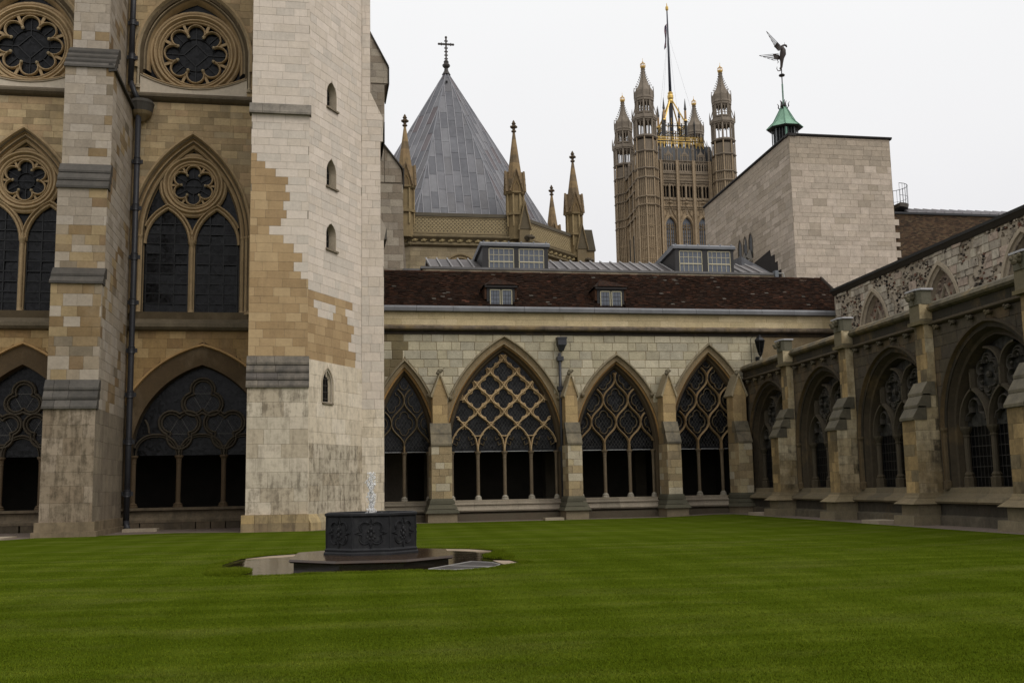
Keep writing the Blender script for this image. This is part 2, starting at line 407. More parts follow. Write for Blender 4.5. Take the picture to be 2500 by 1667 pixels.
def backing(mb, fr, a0, a1, z0, z1, w, thick, ops, t, d=0, step=.12):
    """solid wall core with arched openings"""
    zs = {z0, z1}
    for o in ops:
        zs |= {max(z0, min(z1, o.zs)), max(z0, min(z1, o.zsp + 0.0)), max(z0, min(z1, o.apex(d)))}
        z = o.zsp
        while z < o.apex(d): zs.add(max(z0, min(z1, z))); z += step
    zs = sorted(zs)
    for za, zb in zip(zs, zs[1:]):
        if zb - za < 1e-4: continue
        segs0 = [a0]; segs1 = [a0]
        for o in sorted(ops, key=lambda q: q.uc):
            ha, hb = o.hwat(za + 1e-5, d), o.hwat(zb - 1e-5, d)
            if za + 1e-5 < o.zs or ha <= 0: continue
            segs0 += [o.uc - ha, o.uc + ha]; segs1 += [o.uc - hb, o.uc + hb]
        segs0.append(a1); segs1.append(a1)
        for i in range(0, len(segs0), 2):
            p, q, p1, q1 = segs0[i], segs0[i + 1], segs1[i], segs1[i + 1]
            if q - p < 1e-3 and q1 - p1 < 1e-3: continue
            vs = [fr.P(p, w, za), fr.P(q, w, za), fr.P(q1, w, zb), fr.P(p1, w, zb), fr.P(p, w - thick, za), fr.P(q, w - thick, za), fr.P(q1, w - thick, zb), fr.P(p1, w - thick, zb)]
            mb.add(vs, [(0, 1, 2, 3), (4, 7, 6, 5), (0, 3, 7, 4), (1, 5, 6, 2)], t)
    mb.add([fr.P(a0, w, z1), fr.P(a1, w, z1), fr.P(a1, w - thick, z1), fr.P(a0, w - thick, z1)], [(0, 1, 2, 3)], t)
def pick(*cols, v=.07):
    def f(u=0, z=0):
        c = R.choice(cols); k = R.uniform(1 - v, 1 + v); return (c[0] * k, c[1] * k, c[2] * k, c[3])
    return f
def column(mb, fr, u, w, z0, z1, r, t, tb=None):
    b = tb or t
    lathe(mb, fr, u, w, [(r * 2.1, z0), (r * 2.1, z0 + .07), (r * 1.75, z0 + .1), (r * 1.9, z0 + .15), (r * 1.2, z0 + .2), (r, z0 + .24)], 10, b)
    lathe(mb, fr, u, w, [(r, z0 + .24), (r, z1 - .34)], 10, t)
    lathe(mb, fr, u, w, [(r * 1.15, z1 - .36), (r * 1.15, z1 - .33), (r, z1 - .31), (r * 1.25, z1 - .15), (r * 1.7, z1 - .09), (r * 1.8, z1 - .06), (r * 1.8, z1)], 10, t)

# ------------------------------------------------------------------ ground
def grid_ground(name, poly_fn, x0, x1, y0, y1, nx, ny, mat, tint, zf):
    mb = MB(); vs = []; fs = []
    for j in range(ny + 1):
        for i in range(nx + 1):
            x = x0 + (x1 - x0) * i / nx; y = y0 + (y1 - y0) * j / ny; vs.append((x, y, zf(x, y)))
    for j in range(ny):
        for i in range(nx):
            a = j * (nx + 1) + i; q = (a, a + 1, a + nx + 2, a + nx + 1)
            cx = sum(vs[k][0] for k in q) / 4; cy = sum(vs[k][1] for k in q) / 4
            if poly_fn(cx, cy): fs.append(q)
    mb.add(vs, fs, tint); return build(name, mb, mat, kind='structure')
def pip(poly):
    def f(x, y):
        r_ = False; n = len(poly)
        for i in range(n):
            (xa, ya), (xb, yb) = poly[i], poly[(i + 1) % n]
            if (ya > y) != (yb > y) and x < (xb - xa) * (y - ya) / (yb - ya) + xa: r_ = not r_
        return r_
    return f
def ez(u, w): p = E_.P(u, w, 0); return (p.x, p.y)
def gz(x, y): return .1 * max(0, min(1, (x - 13.5) / 3.5))
LAWN = [(-40, -8), (16.9, -8), (16.9, 24), (16.95, 50.2), (16.4, 50.9), ez(10, 2.15), ez(3.9, 2.2), ez(.3, 2.3), ez(-.2, 4.3), ez(-2.6, 7.7), ez(-3.1, 8.15), ez(-5.9, 8.15), ez(-6.2, 7.6), ez(-8.5, 6.6), ez(-11.2, 7.4), ez(-13.4, 8.3), (-13.6, 41.6), (-17, 40.6), (-40, 37)]
lawn_in = pip(LAWN)
WET = [(-3.35, 26.6), (-3.5, 24.6), (-3.3, 22.6), (-3.0, 21.7), (-2.5, 21.15), (-1.7, 21.2), (-1.0, 21.95), (-.2, 21.35), (.45, 21.85), (.95, 21.4), (1.5, 21.1), (2.3, 21.6), (2.6, 22.2), (3.05, 22.8), (2.95, 23.7), (2.65, 24.6), (2.7, 26.1), (3.0, 27.4), (2.4, 28.6), (1.8, 28.9), (.5, 29.2), (-1, 28.9), (-2.1, 28.3), (-2.8, 27.8)]
wet_in = pip(WET)
gm = MB(); gm.add([(-300, -60, -.08), (300, -60, -.08), (300, 500, -.08), (-300, 500, -.08)], [(0, 1, 2, 3)], C(90, 84, 74, .8)); build('ground', gm, 'plaster', kind='structure')
grid_ground('gravel_path', lambda x, y: not lawn_in(x, y), -40, 19.6, -10, 56, 80, 90, 'gravel', C(120, 108, 96, .62, .5), lambda x, y: -.01 + gz(x, y)) if 'gravel' in MATS else None

# lawn material: mown bands, worn tips, fine blades
def lawn_mat():
    m = bpy.data.materials.new('lawn'); m.use_nodes = True; n = m.node_tree; MATS['lawn'] = m; b = n.nodes['Principled BSDF']
    b.inputs['Roughness'].default_value = 1; b.inputs['Specular IOR Level'].default_value = 0
    ge = n.nodes.new('ShaderNodeNewGeometry'); L = n.links.new
    def noise(sc, scale, det=4, src=None):
        v = n.nodes.new('ShaderNodeVectorMath'); v.operation = 'MULTIPLY'; v.inputs[1].default_value = sc; L(ge.outputs['Position'], v.inputs[0])
        q = n.nodes.new('ShaderNodeTexNoise'); q.inputs['Scale'].default_value = scale; q.inputs['Detail'].default_value = det; q.inputs['Roughness'].default_value = .65; L(v.outputs[0], q.inputs['Vector']); return q
    band = noise((.1, 1.25, 1), .95, 2); patch = noise((1, 1, 1), .35, 4); fine = noise((1, 1, 1), 45, 3)
    wav = n.nodes.new('ShaderNodeTexWave'); wav.bands_direction = 'Y'; wav.inputs['Scale'].default_value = .29; wav.inputs['Distortion'].default_value = 1.2; wav.inputs['Detail'].default_value = 2; wav.inputs['Detail Scale'].default_value = .35
    L(ge.outputs['Position'], wav.inputs['Vector'])
    s1 = n.nodes.new('ShaderNodeMath'); s1.operation = 'MULTIPLY_ADD'; s1.inputs[1].default_value = .05; L(wav.outputs['Fac'], s1.inputs[0]); L(band.outputs[0], s1.inputs[2])
    s2 = n.nodes.new('ShaderNodeMath'); s2.operation = 'MULTIPLY_ADD'; s2.inputs[1].default_value = .5; L(patch.outputs[0], s2.inputs[0]); L(s1.outputs[0], s2.inputs[2])
    s3 = n.nodes.new('ShaderNodeMath'); s3.operation = 'MULTIPLY_ADD'; s3.inputs[1].default_value = .28; L(fine.outputs[0], s3.inputs[0]); L(s2.outputs[0], s3.inputs[2])
    r_ = n.nodes.new('ShaderNodeValToRGB'); e = r_.color_ramp.elements
    e[0].position = .78; e[0].color = (.038, .055, .003, 1); e[1].position = 1.04; e[1].color = (.076, .098, .010, 1)
    q = e.new(.91); q.color = (.052, .073, .005, 1)
    dv = n.nodes.new('ShaderNodeMapRange'); dv.inputs[1].default_value = .62; dv.inputs[2].default_value = 1.34; dv.inputs[3].default_value = .78; dv.inputs[4].default_value = 1.04
    wx = n.nodes.new('ShaderNodeTexWave'); wx.bands_direction = 'X'; wx.inputs['Scale'].default_value = .24; wx.inputs['Distortion'].default_value = 1.5; wx.inputs['Detail'].default_value = 2; wx.inputs['Detail Scale'].default_value = .3
    L(ge.outputs['Position'], wx.inputs['Vector']); s4 = n.nodes.new('ShaderNodeMath'); s4.operation = 'MULTIPLY_ADD'; s4.inputs[1].default_value = .12; L(wx.outputs['Fac'], s4.inputs[0]); L(s3.outputs[0], s4.inputs[2]); L(s4.outputs[0], dv.inputs[0]); L(dv.outputs[0], r_.inputs[0])
    dry = noise((.55, 1.3, 1), .55, 7); dm = n.nodes.new('ShaderNodeMapRange'); dm.inputs[1].default_value = .5; dm.inputs[2].default_value = .72; dm.inputs[4].default_value = .7; L(dry.outputs[0], dm.inputs[0])
    dx = n.nodes.new('ShaderNodeMixRGB'); L(dm.outputs[0], dx.inputs[0]); L(r_.outputs[0], dx.inputs[1]); dx.inputs[2].default_value = (.088, .098, .02, 1); L(dx.outputs[0], b.inputs['Base Color'])
    bp = n.nodes.new('ShaderNodeBump'); bp.inputs['Strength'].default_value = .8; bp.inputs['Distance'].default_value = .03; L(fine.outputs[0], bp.inputs['Height']); L(bp.outputs[0], b.inputs['Normal'])
    g = bpy.data.materials.new('blade'); g.use_nodes = True; MATS['blade'] = g; n2 = g.node_tree; b2 = n2.nodes['Principled BSDF']
    b2.inputs['Roughness'].default_value = .6; b2.inputs['Specular IOR Level'].default_value = .2
    oi = n2.nodes.new('ShaderNodeObjectInfo'); r2 = n2.nodes.new('ShaderNodeValToRGB'); k = r2.color_ramp.elements
    k[0].color = (.03, .048, .004, 1); k[1].color = (.085, .105, .010, 1); n2.links.new(oi.outputs['Random'], r2.inputs[0]); n2.links.new(r2.outputs[0], b2.inputs['Base Color'])
lawn_mat()
m = material('gravel', rough=.95, mott=.45, fine=30, bump=1.0, stain=(.05, .045, .035), sscale=2, streak=False)
grid_ground('gravel_path', lambda x, y: True, -40, 19.2, -10, 56, 70, 80, 'gravel', C(140, 122, 108, .62, .5), lambda x, y: -.35 if (-5.2 < x < 5.2 and 19.5 < y < 30.5) else -.012 + gz(x, y))
# lawn sheet with the wet hollow round the fountain left out
def lawn_sheet():
    mb = MB(); idx = {}
    st = .5; x0, y0 = -40, -8
    pts = []
    nx, ny = int(57 / st) + 1, int(64 / st) + 1
    vs = []; fs = []
    def fine_ok(x, y): return lawn_in(x, y) and not wet_in(x, y)
    def vid(x, y):
        k = (round(x, 3), round(y, 3))
        if k not in idx: idx[k] = len(vs); vs.append((x, y, gz(x, y)))
        return idx[k]
    for j in range(ny):
        for i in range(nx):
            xa, ya = x0 + i * st, y0 + j * st
            cs = [fine_ok(xa + a * st, ya + b * st) for a in (0, .5, 1) for b in (0, .5, 1)]
            if all(cs): fs.append((vid(xa, ya), vid(xa + st, ya), vid(xa + st, ya + st), vid(xa, ya + st)))
            elif any(cs):
                k = 10; h = st / k
                for b in range(k):
                    for a in range(k):
                        if fine_ok(xa + (a + .5) * h, ya + (b + .5) * h):
                            xx, yy = xa + a * h, ya + b * h
                            fs.append((vid(xx, yy), vid(xx + h, yy), vid(xx + h, yy + h), vid(xx, yy + h)))
    mb.add(vs, fs, (0, 0, 0, 0)); return build('lawn', mb, 'lawn', kind='structure')
lawn = lawn_sheet()
# soil edge below the turf, and wet paving in the hollow
mb = MB(); prism(mb, [Vector((x, y, -.075)) for x, y in WET], [Vector((x, y, -.07)) for x, y in WET], C(118, 100, 78, .8, .7)); 
# ------------------------------------------------------------------ transept (left)
def string(mb, fr, a0, a1, z, h, pr, t, ends=True):
    run(mb, fr, [(-.1, z - .02), (.0, z), (pr * .55, z + h * .12), (pr, z + h * .35), (pr, z + h * .55), (pr * .5, z + h * .8), (0, z + h), (-.1, z + h)], a0, a1, t)
tan_c = pick(C(118, 101, 73, 2.45, .3), C(124, 107, 79, 2.45, .25), C(114, 97, 71, 2.4, .3), C(131, 114, 85, 2.45, .2), C(124, 104, 77, 2.4, .25), C(118, 104, 80, 2.4, .3), C(108, 93, 68, 2.3, .35), v=.05)
tan_w = pick(C(120, 96, 60, 1.8, .35), C(126, 102, 65, 1.8, .3), C(116, 92, 59, 1.75, .4), C(138, 115, 78, 1.8, .25), v=.04)
pale_c = pick(C(190, 177, 162, 1.14, .06), C(186, 173, 157, 1.14, .08), C(193, 180, 165, 1.14, .05), C(184, 173, 159, 1.12, .1), v=.03)
MST = C(134, 114, 84, 1.75, .25); MSTd = C(72, 58, 40, .8, .5); MORT = C(150, 138, 116, .8, .1)
abbey = thing('abbey_transept', 'tall church wall of brown and tan stone at far left with round rose windows', 'church', E_.P(-9, 0, 0))
bk = Bank()
lowA = [Arch(-8.15, 2.99, .95, 3.3, 7.35), Arch(-15.9, 2.55, .95, 3.3, 7.35)]
midA = [Arch(-8.78, 2.16, 9.85, 13.45, 17.7), Arch(-16.25, 2.16, 9.85, 13.45, 17.7)]
topA = [Arch(-8.8, 2.05, 20.65, 22.2, 25.05), Arch(-16.3, 2.05, 20.65, 22.2, 25.05)]
ops = lowA + midA + topA
mb = MB()
backing(mb, T_, -22, -3, 0, 8.6, -.014, .7, lowA, C(90, 72, 48, .9, .3), d=.05)
backing(mb, T_, -22, -3, 8.6, 19, -.014, .7, midA, C(90, 76, 54, .9, .3), d=.4)
backing(mb, T_, -22, -3, 19, 29, -.014, .7, topA, C(90, 76, 54, .9, .3), d=.3)
wall = build('wall', mb, 'tan_stone', abbey)
ashlar(bk, T_, wall, 'tan_stone', -21, -3.2, 10.1, 19.85, .33, .45, 1.1, 0, tan_c, midA, d=.6)
ashlar(bk, T_, wall, 'tan_stone', -21, -3.2, 20.3, 27, .33, .45, 1.1, 0, tan_c, topA, d=.45)
ashlar(bk, T_, wall, 'tan_stone', -21, -3.2, 1.0, 9.05, .42, .6, 1.2, 0, tan_w, lowA, d=1.0)
# strings, sills, plinth
mb = MB(); string(mb, T_, -21, -3.2, 19.88, .45, .3, C(104, 92, 74, 1, .5)); build('string_course', mb, 'moulding_stone', abbey)
mb = MB(); run(mb, T_, [(-.7, 8.9), (0, 8.95), (.2, 9.0), (.3, 9.12), (.28, 9.28), (-.5, 9.9), (-.7, 9.9)], -21, -3.2, C(108, 96, 76, 1, .6)); build('string_course', mb, 'moulding_stone', abbey)
mb = MB(); run(mb, T_, [(-.5, .3), (.35, .3), (.35, .42), (.2, .55), (.15, .8), (.32, .84), (.32, .95), (-.5, .95)], -21, -3.2, C(110, 96, 76, .95, .8)); build('sill', mb, 'moulding_stone', abbey)
for k in range(26):
    u = -20 + k * .62 + R.uniform(-.08, .08)
    mb = MB(); box(mb, T_, u, u + .6, -.3, .33, -.05, .3, pick(C(100, 86, 68, .85, .7), C(84, 74, 60, .85, .8))()); build('stone', mb, 'tan_stone', wall)
# curved skirt stone below the rose windows
def rose(ar, cz, n, rf, rr, w, win, glass_ar, cusp, pane=True):
    """ring and foiled tracery round a circle"""
    mb = MB()
    for r_, wd_, dp in ((rr + (.2 if n == 8 else .17), .2, .12), (rr + .02, .2, .24), (rr - .16, .16, .16), (rr - .28, .1, .1)): bar(mb, T_, circ(ar.uc, cz, r_, 40), wd_, dp, w, MST, closed=True)
    build('ring', mb, 'moulding_stone', win)
    d, r_, ha = (rf * .69, rf * .265, 112) if n == 8 else (rf * .63, rf * .33, 108)
    for k in range(n):
        an = PI / 2 + 2 * PI * k / n; lx, lz = ar.uc + d * math.cos(an), cz + d * math.sin(an)
        a = [(lx + r_ * math.cos(an + rad(-ha + 2 * ha * j / 14)), lz + r_ * math.sin(an + rad(-ha + 2 * ha * j / 14))) for j in range(15)]
        mb = MB(); bar(mb, T_, a, .1, .14, w, MST); bb = an + PI / n; tr = d * .86
        blob(mb, T_.P(ar.uc + tr * math.cos(bb), w + .1, cz + tr * math.sin(bb)), .085 if n == 8 else .07, C(150, 134, 104, 1.1, .1), 6, 4)
        strip(mb, T_, (ar.uc + tr * math.cos(bb), cz + tr * math.sin(bb)), (ar.uc + rf * 1.02 * math.cos(bb), cz + rf * 1.02 * math.sin(bb)), .13 if n == 8 else .1, w - .02, MST)
        build('foil', mb, 'moulding_stone', win)
for i, ar in enumerate(midA):
    win = MB(); prof = [(.62, 0), (.6, .14), (.52, .14), (.47, 0), (.4, -.05), (.36, -.2), (.28, -.14), (.22, -.2), (.2, -.34), (.12, -.28), (.06, -.36), (.02, -.5), (0, -.62)]
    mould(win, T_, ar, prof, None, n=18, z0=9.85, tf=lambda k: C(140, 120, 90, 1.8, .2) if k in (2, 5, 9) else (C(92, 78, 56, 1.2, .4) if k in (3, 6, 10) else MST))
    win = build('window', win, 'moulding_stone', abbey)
    tw = -.55; cz = 16.0
    rose(ar, cz, 6, 1.0, 1.3, tw, win, ar, True)
    lan = [Arch(ar.uc - 1.12, .96, 9.85, 13.15, 14.8), Arch(ar.uc + 1.12, .96, 9.85, 13.15, 14.8)]
    for la in lan:
        mb = MB(); bar(mb, T_, la.path(.06, 12, False), .16, .14, tw, MST); [bar(mb, T_, q_, .13, .2, tw, MST) for q_ in clip_poly(la.path(.2, 14, False), inside(ar, -.02))]; build('lancet_head', mb, 'moulding_stone', win)
        gm = MB(); gm.add([T_.P(u, tw - .12, z) for u, z in la.path(.02, 10, True)], [tuple(range(23 if False else len(la.path(.02, 10, True))))], (0, 0, 0, 0))
        # panes between the iron bars
        zr = [9.85 + .476 * k for k in range(11)]
        for c_ in range(3):
            for k in range(10):
                ua = la.uc - .96 + .64 * c_; pts = [(ua + .02, zr[k] + .015), (ua + .62, zr[k] + .015), (ua + .62, zr[k + 1] - .015), (ua + .02, zr[k + 1] - .015)]
                keep = [p for p in pts]
                if zr[k + 1] > la.zsp:
                    keep = sh_clip(pts, [q for q in la.path(0, 8, True)][::-1])
                if len(keep) < 3: continue
                tl = R.uniform(-.05, .05); t2 = R.uniform(-.06, .03)
                mb = MB(); mb.add([T_.P(u, tw - .1 + (u - ua - .3) * tl * 2 + (z - zr[k]) * t2 * 2, z) for u, z in keep], [tuple(range(len(keep)))], (0, 0, 0, 0)); build('pane', mb, 'leaded_glass', win)
        mb = MB(); ok = inside(la, -.02)
        for z in zr[:-1]: strip(mb, T_, (la.uc - la.hwat(z + .01), z + .01), (la.uc + la.hwat(z + .01), z + .01), .045, tw - .08, C(20, 20, 20, 1))
        for u in (la.uc - .94, la.uc - .32, la.uc + .32, la.uc + .94):
            zt = max([z for z in [9.85 + .05 * k for k in range(100)] if la.hwat(z) >= abs(u - la.uc)] + [9.9]); strip(mb, T_, (u, 9.85), (u, zt), .045, tw - .08, C(20, 20, 20, 1))
        build('iron_bars', mb, 'black_iron', win)
    mb = MB(); lathe(mb, T_, ar.uc, tw + .12, [(.17, 9.72), (.17, 9.85), (.12, 9.95), (.085, 10.05), (.085, 13.0)], 10, MST); lathe(mb, T_, ar.uc, tw + .12, [(.09, 13.0), (.16, 13.2), (.17, 13.28)], 10, MST)
    box(mb, T_, ar.uc - .14, ar.uc + .14, tw - .15, tw + .05, 9.8, 13.3, MST); build('mullion', mb, 'moulding_stone', win)
    for sg in (-1, 1):
        for q, (du, w_) in enumerate(((2.33, -.28), (2.52, -.12), (2.7, .02))):
            mb = MB(); column(mb, T_, ar.uc + sg * du, w_, 9.75, 13.5, .065, MST); build('shaft', mb, 'moulding_stone', win)
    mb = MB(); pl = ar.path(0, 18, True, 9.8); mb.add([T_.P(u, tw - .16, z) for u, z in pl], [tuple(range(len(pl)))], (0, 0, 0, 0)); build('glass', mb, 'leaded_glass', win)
    # solid stone between lancets and rose
    mb = MB()
    for s_ in (-1, 1):
        bar(mb, T_, [(ar.uc + s_ * 1.36 * math.cos(a), cz + 1.36 * math.sin(a)) for a in [rad(-40 + 8 * k) for k in range(12)]], .1, .08, tw, MST)
    build('spandrel_bar', mb, 'moulding_stone', win)
    mb = MB(); bar(mb, T_, circ(ar.uc, cz, .38, 20), .03, .02, tw - .08, C(18, 18, 18), closed=True)
    for k in range(6):
        a = PI / 2 + k * PI / 3; strip(mb, T_, (ar.uc + .38 * math.cos(a), cz + .38 * math.sin(a)), (ar.uc + 1 * math.cos(a), cz + 1 * math.sin(a)), .035, tw - .08, C(18, 18, 18))
    strip(mb, T_, (ar.uc - .38, cz), (ar.uc + .38, cz), .03, tw - .08, C(18, 18, 18)); build('iron_bars', mb, 'black_iron', win)
for i, ar in enumerate(topA):
    mb = MB(); prof = [(.64, .0), (.64, .18), (.54, .18), (.46, 0), (.38, -.03), (.32, -.18), (.22, -.1), (.15, -.2), (.08, -.36), (0, -.6)]
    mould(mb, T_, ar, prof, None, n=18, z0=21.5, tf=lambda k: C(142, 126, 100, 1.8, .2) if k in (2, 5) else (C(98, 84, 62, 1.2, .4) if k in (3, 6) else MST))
    win = build('window', mb, 'moulding_stone', abbey)
    cz = 22.5; tw = -.5
    rose(ar, cz, 8, 1.52, 1.86, tw, win, ar, True)
    # curved sill
    pts = [(ar.uc - 2.45 + 4.9 * k / 24, cz - 1.95 + .62 * ((-2.45 + 4.9 * k / 24) / 2.45) ** 2) for k in range(25)]
    mb = MB(); bar(mb, T_, pts, .14, .2, -.12, C(150, 136, 114, 1.1, .1)); bar(mb, T_, [(u, z + .15) for u, z in pts], .1, .1, -.2, MST)
    mb2 = [(u, z - .05) for u, z in pts] + [(ar.uc + 2.45, 20.3), (ar.uc - 2.45, 20.3)]
    prism(mb, [T_.P(u, .03, z) for u, z in mb2], [T_.P(u, -.6, z) for u, z in mb2], C(168, 156, 138, 1.5, .1)); build('sill', mb, 'pale_stone', win)
    mb = MB(); pl = ar.path(0, 18, True, 20.75); mb.add([T_.P(u, tw - .14, z) for u, z in pl], [tuple(range(len(pl)))], (0, 0, 0, 0)); build('glass', mb, 'leaded_glass', win)
    mb = MB(); bl = C(14, 14, 14)
    bar(mb, T_, circ(ar.uc, cz, .82, 28), .045, .03, tw - .1, bl, closed=True)
    dm = [(ar.uc + .56 * math.cos(a), cz + .56 * math.sin(a)) for a in (0, PI / 2, PI, 3 * PI / 2)]
    for k in range(4): strip(mb, T_, dm[k], dm[(k + 1) % 4], .04, tw - .1, bl)
    for k in range(8):
        a = k * PI / 4; r1_ = .56 if k % 2 == 0 else .82; strip(mb, T_, (ar.uc + r1_ * math.cos(a), cz + r1_ * math.sin(a)), (ar.uc + 1.5 * math.cos(a), cz + 1.5 * math.sin(a)), .04, tw - .1, bl)
    build('iron_bars', mb, 'black_iron', win)
    for sg in (-1, 1):
        mb = MB(); column(mb, T_, ar.uc + sg * 2.55, .03, 20.5, 23.1, .06, C(150, 136, 112, 1.1, .1)); blob(mb, T_.P(ar.uc + sg * 2.75, .1, 23.55), .13, MST); build('shaft', mb, 'moulding_stone', win)
# cloister openings under the transept
def trefoil(mb, fr, cu_, cz_, ph, w, t, r_=.42, d=.36):
    for e, wd_, dp in ((.1, .12, .14), (-.02, .09, .08)):
        for a in foils(cu_, cz_, 3, d, r_ + e, ph, 10): bar(mb, fr, a, wd_, dp, w, t)
dk = C(70, 62, 50, 1.1, .3)
for i, ar in enumerate(lowA):
    mb = MB(); prof = [(1.0, 0), (.98, .13), (.9, .13), (.86, -.02), (.72, -.1), (.66, -.04), (.5, -.22), (.36, -.3), (.3, -.24), (.2, -.4), (.1, -.42), (0, -.6)]
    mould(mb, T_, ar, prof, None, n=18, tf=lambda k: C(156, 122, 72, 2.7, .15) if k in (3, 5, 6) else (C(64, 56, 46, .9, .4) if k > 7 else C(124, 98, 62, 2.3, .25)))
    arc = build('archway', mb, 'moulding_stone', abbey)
    W = 2 * ar.hw / 3; tw = -.5; zt = 3.25
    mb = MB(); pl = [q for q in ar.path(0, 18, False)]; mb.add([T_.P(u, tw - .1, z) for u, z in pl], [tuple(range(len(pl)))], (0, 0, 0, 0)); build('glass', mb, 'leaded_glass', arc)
    ok = inside(ar, .03)
    for c_, z_, ph in ((ar.uc, 5.85, PI / 2), (ar.uc - W / 2, 4.55, -PI / 2), (ar.uc + W / 2, 4.55, -PI / 2)):
        mb = MB(); trefoil(mb, T_, c_, z_, ph, tw, dk, .45 * W / 2, .43 * W / 2); build('trefoil', mb, 'moulding_stone', arc)
        mb = MB(); ta = [(c_ + .55 * math.cos(ph + PI / 3 + 2 * PI * k / 3), z_ + .55 * math.sin(ph + PI / 3 + 2 * PI * k / 3)) for k in range(3)]
        for k in range(3): strip(mb, T_, ta[k], ta[(k + 1) % 3], .02, tw - .08, C(95, 92, 88))
        lattice(mb, T_, lambda u, z: math.hypot(u - c_, z - z_) < .75 and (int(u * 13) + int(z * 11)) % 3 != 0, c_ - .8, c_ + .8, z_ - .8, z_ + .8, .12, 1.3, .012, tw - .09, C(60, 58, 56))
        build('leading', mb, 'lead', arc, kind='stuff')
    for k in (-1, 0, 1):
        hd = Arch(ar.uc + k * W, W / 2 - .07, zt, 3.35, 4.18)
        mb = MB()
        for e, wd_ in ((.06, .1), (-.04, .06)):
            for q in clip_poly(hd.path(e, 10, True), ok): bar(mb, T_, q, wd_, .12, tw, dk)
        build('light_head', mb, 'moulding_stone', arc)
    # upper edge trefoil blobs fill the corners
    for s_ in (-1, 1):
        mb = MB()
        for q in clip_poly([(ar.uc + s_ * (W * 1.62 - .9 * math.cos(a)), 4.3 + 1.0 * math.sin(a)) for a in [PI * k / 14 for k in range(15)]], ok): bar(mb, T_, q, .09, .1, tw, dk)
        if mb.v: build('tracery_bar', mb, 'moulding_stone', arc)
    for u in (ar.uc - W / 2, ar.uc + W / 2, ar.uc - ar.hw + .02, ar.uc + ar.hw - .02):
        mb = MB(); column(mb, T_, u, tw, .95, 3.3, .11, C(96, 78, 56, 1, .4)); build('column', mb, 'moulding_stone', arc)
# dark walk behind
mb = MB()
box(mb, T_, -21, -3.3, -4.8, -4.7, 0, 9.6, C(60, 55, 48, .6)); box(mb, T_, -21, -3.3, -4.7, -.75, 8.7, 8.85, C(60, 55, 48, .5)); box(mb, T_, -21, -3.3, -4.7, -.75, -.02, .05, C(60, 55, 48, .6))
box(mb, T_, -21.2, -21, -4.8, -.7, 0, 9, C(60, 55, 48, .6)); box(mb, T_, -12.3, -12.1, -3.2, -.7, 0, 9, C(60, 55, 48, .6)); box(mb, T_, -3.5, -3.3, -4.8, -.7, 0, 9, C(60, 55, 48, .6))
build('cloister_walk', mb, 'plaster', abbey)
mb = MB(); box(mb, T_, -21, -3.3, -9, -8.8, 9, 29, C(40, 38, 34, .5)); box(mb, T_, -21, -3.3, -9, -.7, 28.5, 28.7, C(40, 38, 34, .5)); build('dark_inner_wall', mb, 'plaster', abbey)

# left stepped buttress
def weathering(fr, a0, a1, w_lo, z_lo, w_hi, z_hi, n, parent, name='slab', t=None, over=.09, cols=2):
    for k in range(n):
        za = z_lo + (z_hi - z_lo) * k / n; zb = z_lo + (z_hi - z_lo) * (k + 1) / n
        wa = w_lo + (w_hi - w_lo) * k / n; wb = w_lo + (w_hi - w_lo) * (k + 1) / n
        cuts = sorted([a0 - over * .6] + [a0 + (a1 - a0) * (q + R.uniform(.3, .7)) / cols for q in range(cols - 1 if cols > 1 else 0)] + [a1 + over * .6])
        for p, q in zip(cuts, cuts[1:]):
            mb = MB(); run(mb, fr, [(wb - .25, za - .03), (wa + over, za - .03), (wa + over, za + .06), (wb + .01, zb + .02), (wb - .25, zb + .02)], p + .006, q - .006, t() if t else C(84, 80, 74, .95, .4)); build(name, mb, 'slate', parent)
slt = pick(C(88, 82, 74, 1, .4), C(78, 73, 66, 1, .4), C(70, 65, 58, 1, .5))
mixed = pick(C(136, 122, 102, 1.12, .2), C(128, 108, 78, 1.1, .2), C(118, 96, 64, 1.1, .25), C(142, 122, 88, 1.1, .15), C(112, 100, 82, 1.1, .25), C(150, 138, 122, 1.12, .1), C(120, 98, 70, 1.1, .2))
palL = pick(C(152, 141, 127, 1.12, .08), C(148, 136, 120, 1.12, .08), C(140, 128, 112, 1.1, .1))
drk = pick(C(130, 115, 95, 1.05, .85), C(140, 125, 106, 1.05, .8), C(122, 106, 86, 1.05, .85), v=.04)
def Lfront(u, z):
    if z < 4.9: return drk()
    if z > 12.6 and (abs(math.sin(z * 3.1)) * .9 + .35 < abs(u + 12.4) or R.random() < .12): return mixed()
    if z > 12.6: return palL()
    return mixed() if R.random() < .82 else palL()
def Lside(w, z):
    lim = 3.2 + 2.2 * math.sin(z * 1.7) + .9 * math.sin(z * 4.1)
    if z < 5: return pick(C(128, 116, 98, 1.05, .4), C(118, 106, 90, 1.05, .45))()
    return palL() if (w > 1 and w < 8 and (w + z) % 5 > 1.6) or R.random() < .3 else mixed()
bl_ = MB(); lu0, lu1 = -13.4, -11.47
st = [(8.1, 0, 4.94), (7.7, 4.94, 9.97), (7.2, 9.97, 14.02), (6.7, 14.02, 19.38), (5.75, 19.38, 28)]
for k, (w_, za, zb) in enumerate(st):
    a, b = (lu0, lu1) if k < 4 else (lu0 + .05, lu1 - .4)
    box(bl_, E_, a + .012, b - .012, 0, w_ - .014, za, zb, C(124, 112, 92, .9, .2))
butt = build('buttress', bl_, 'tan_stone', abbey)
RS = Fr((0, 0, 0), (0, 0, 0), (0, 0, 0))
def side_frame(u, sgn=1):   # frame on a face looking along +u (or -u): first coordinate is w
    f = Fr(E_.P(u, 0, 0), EN, EU * sgn); return f
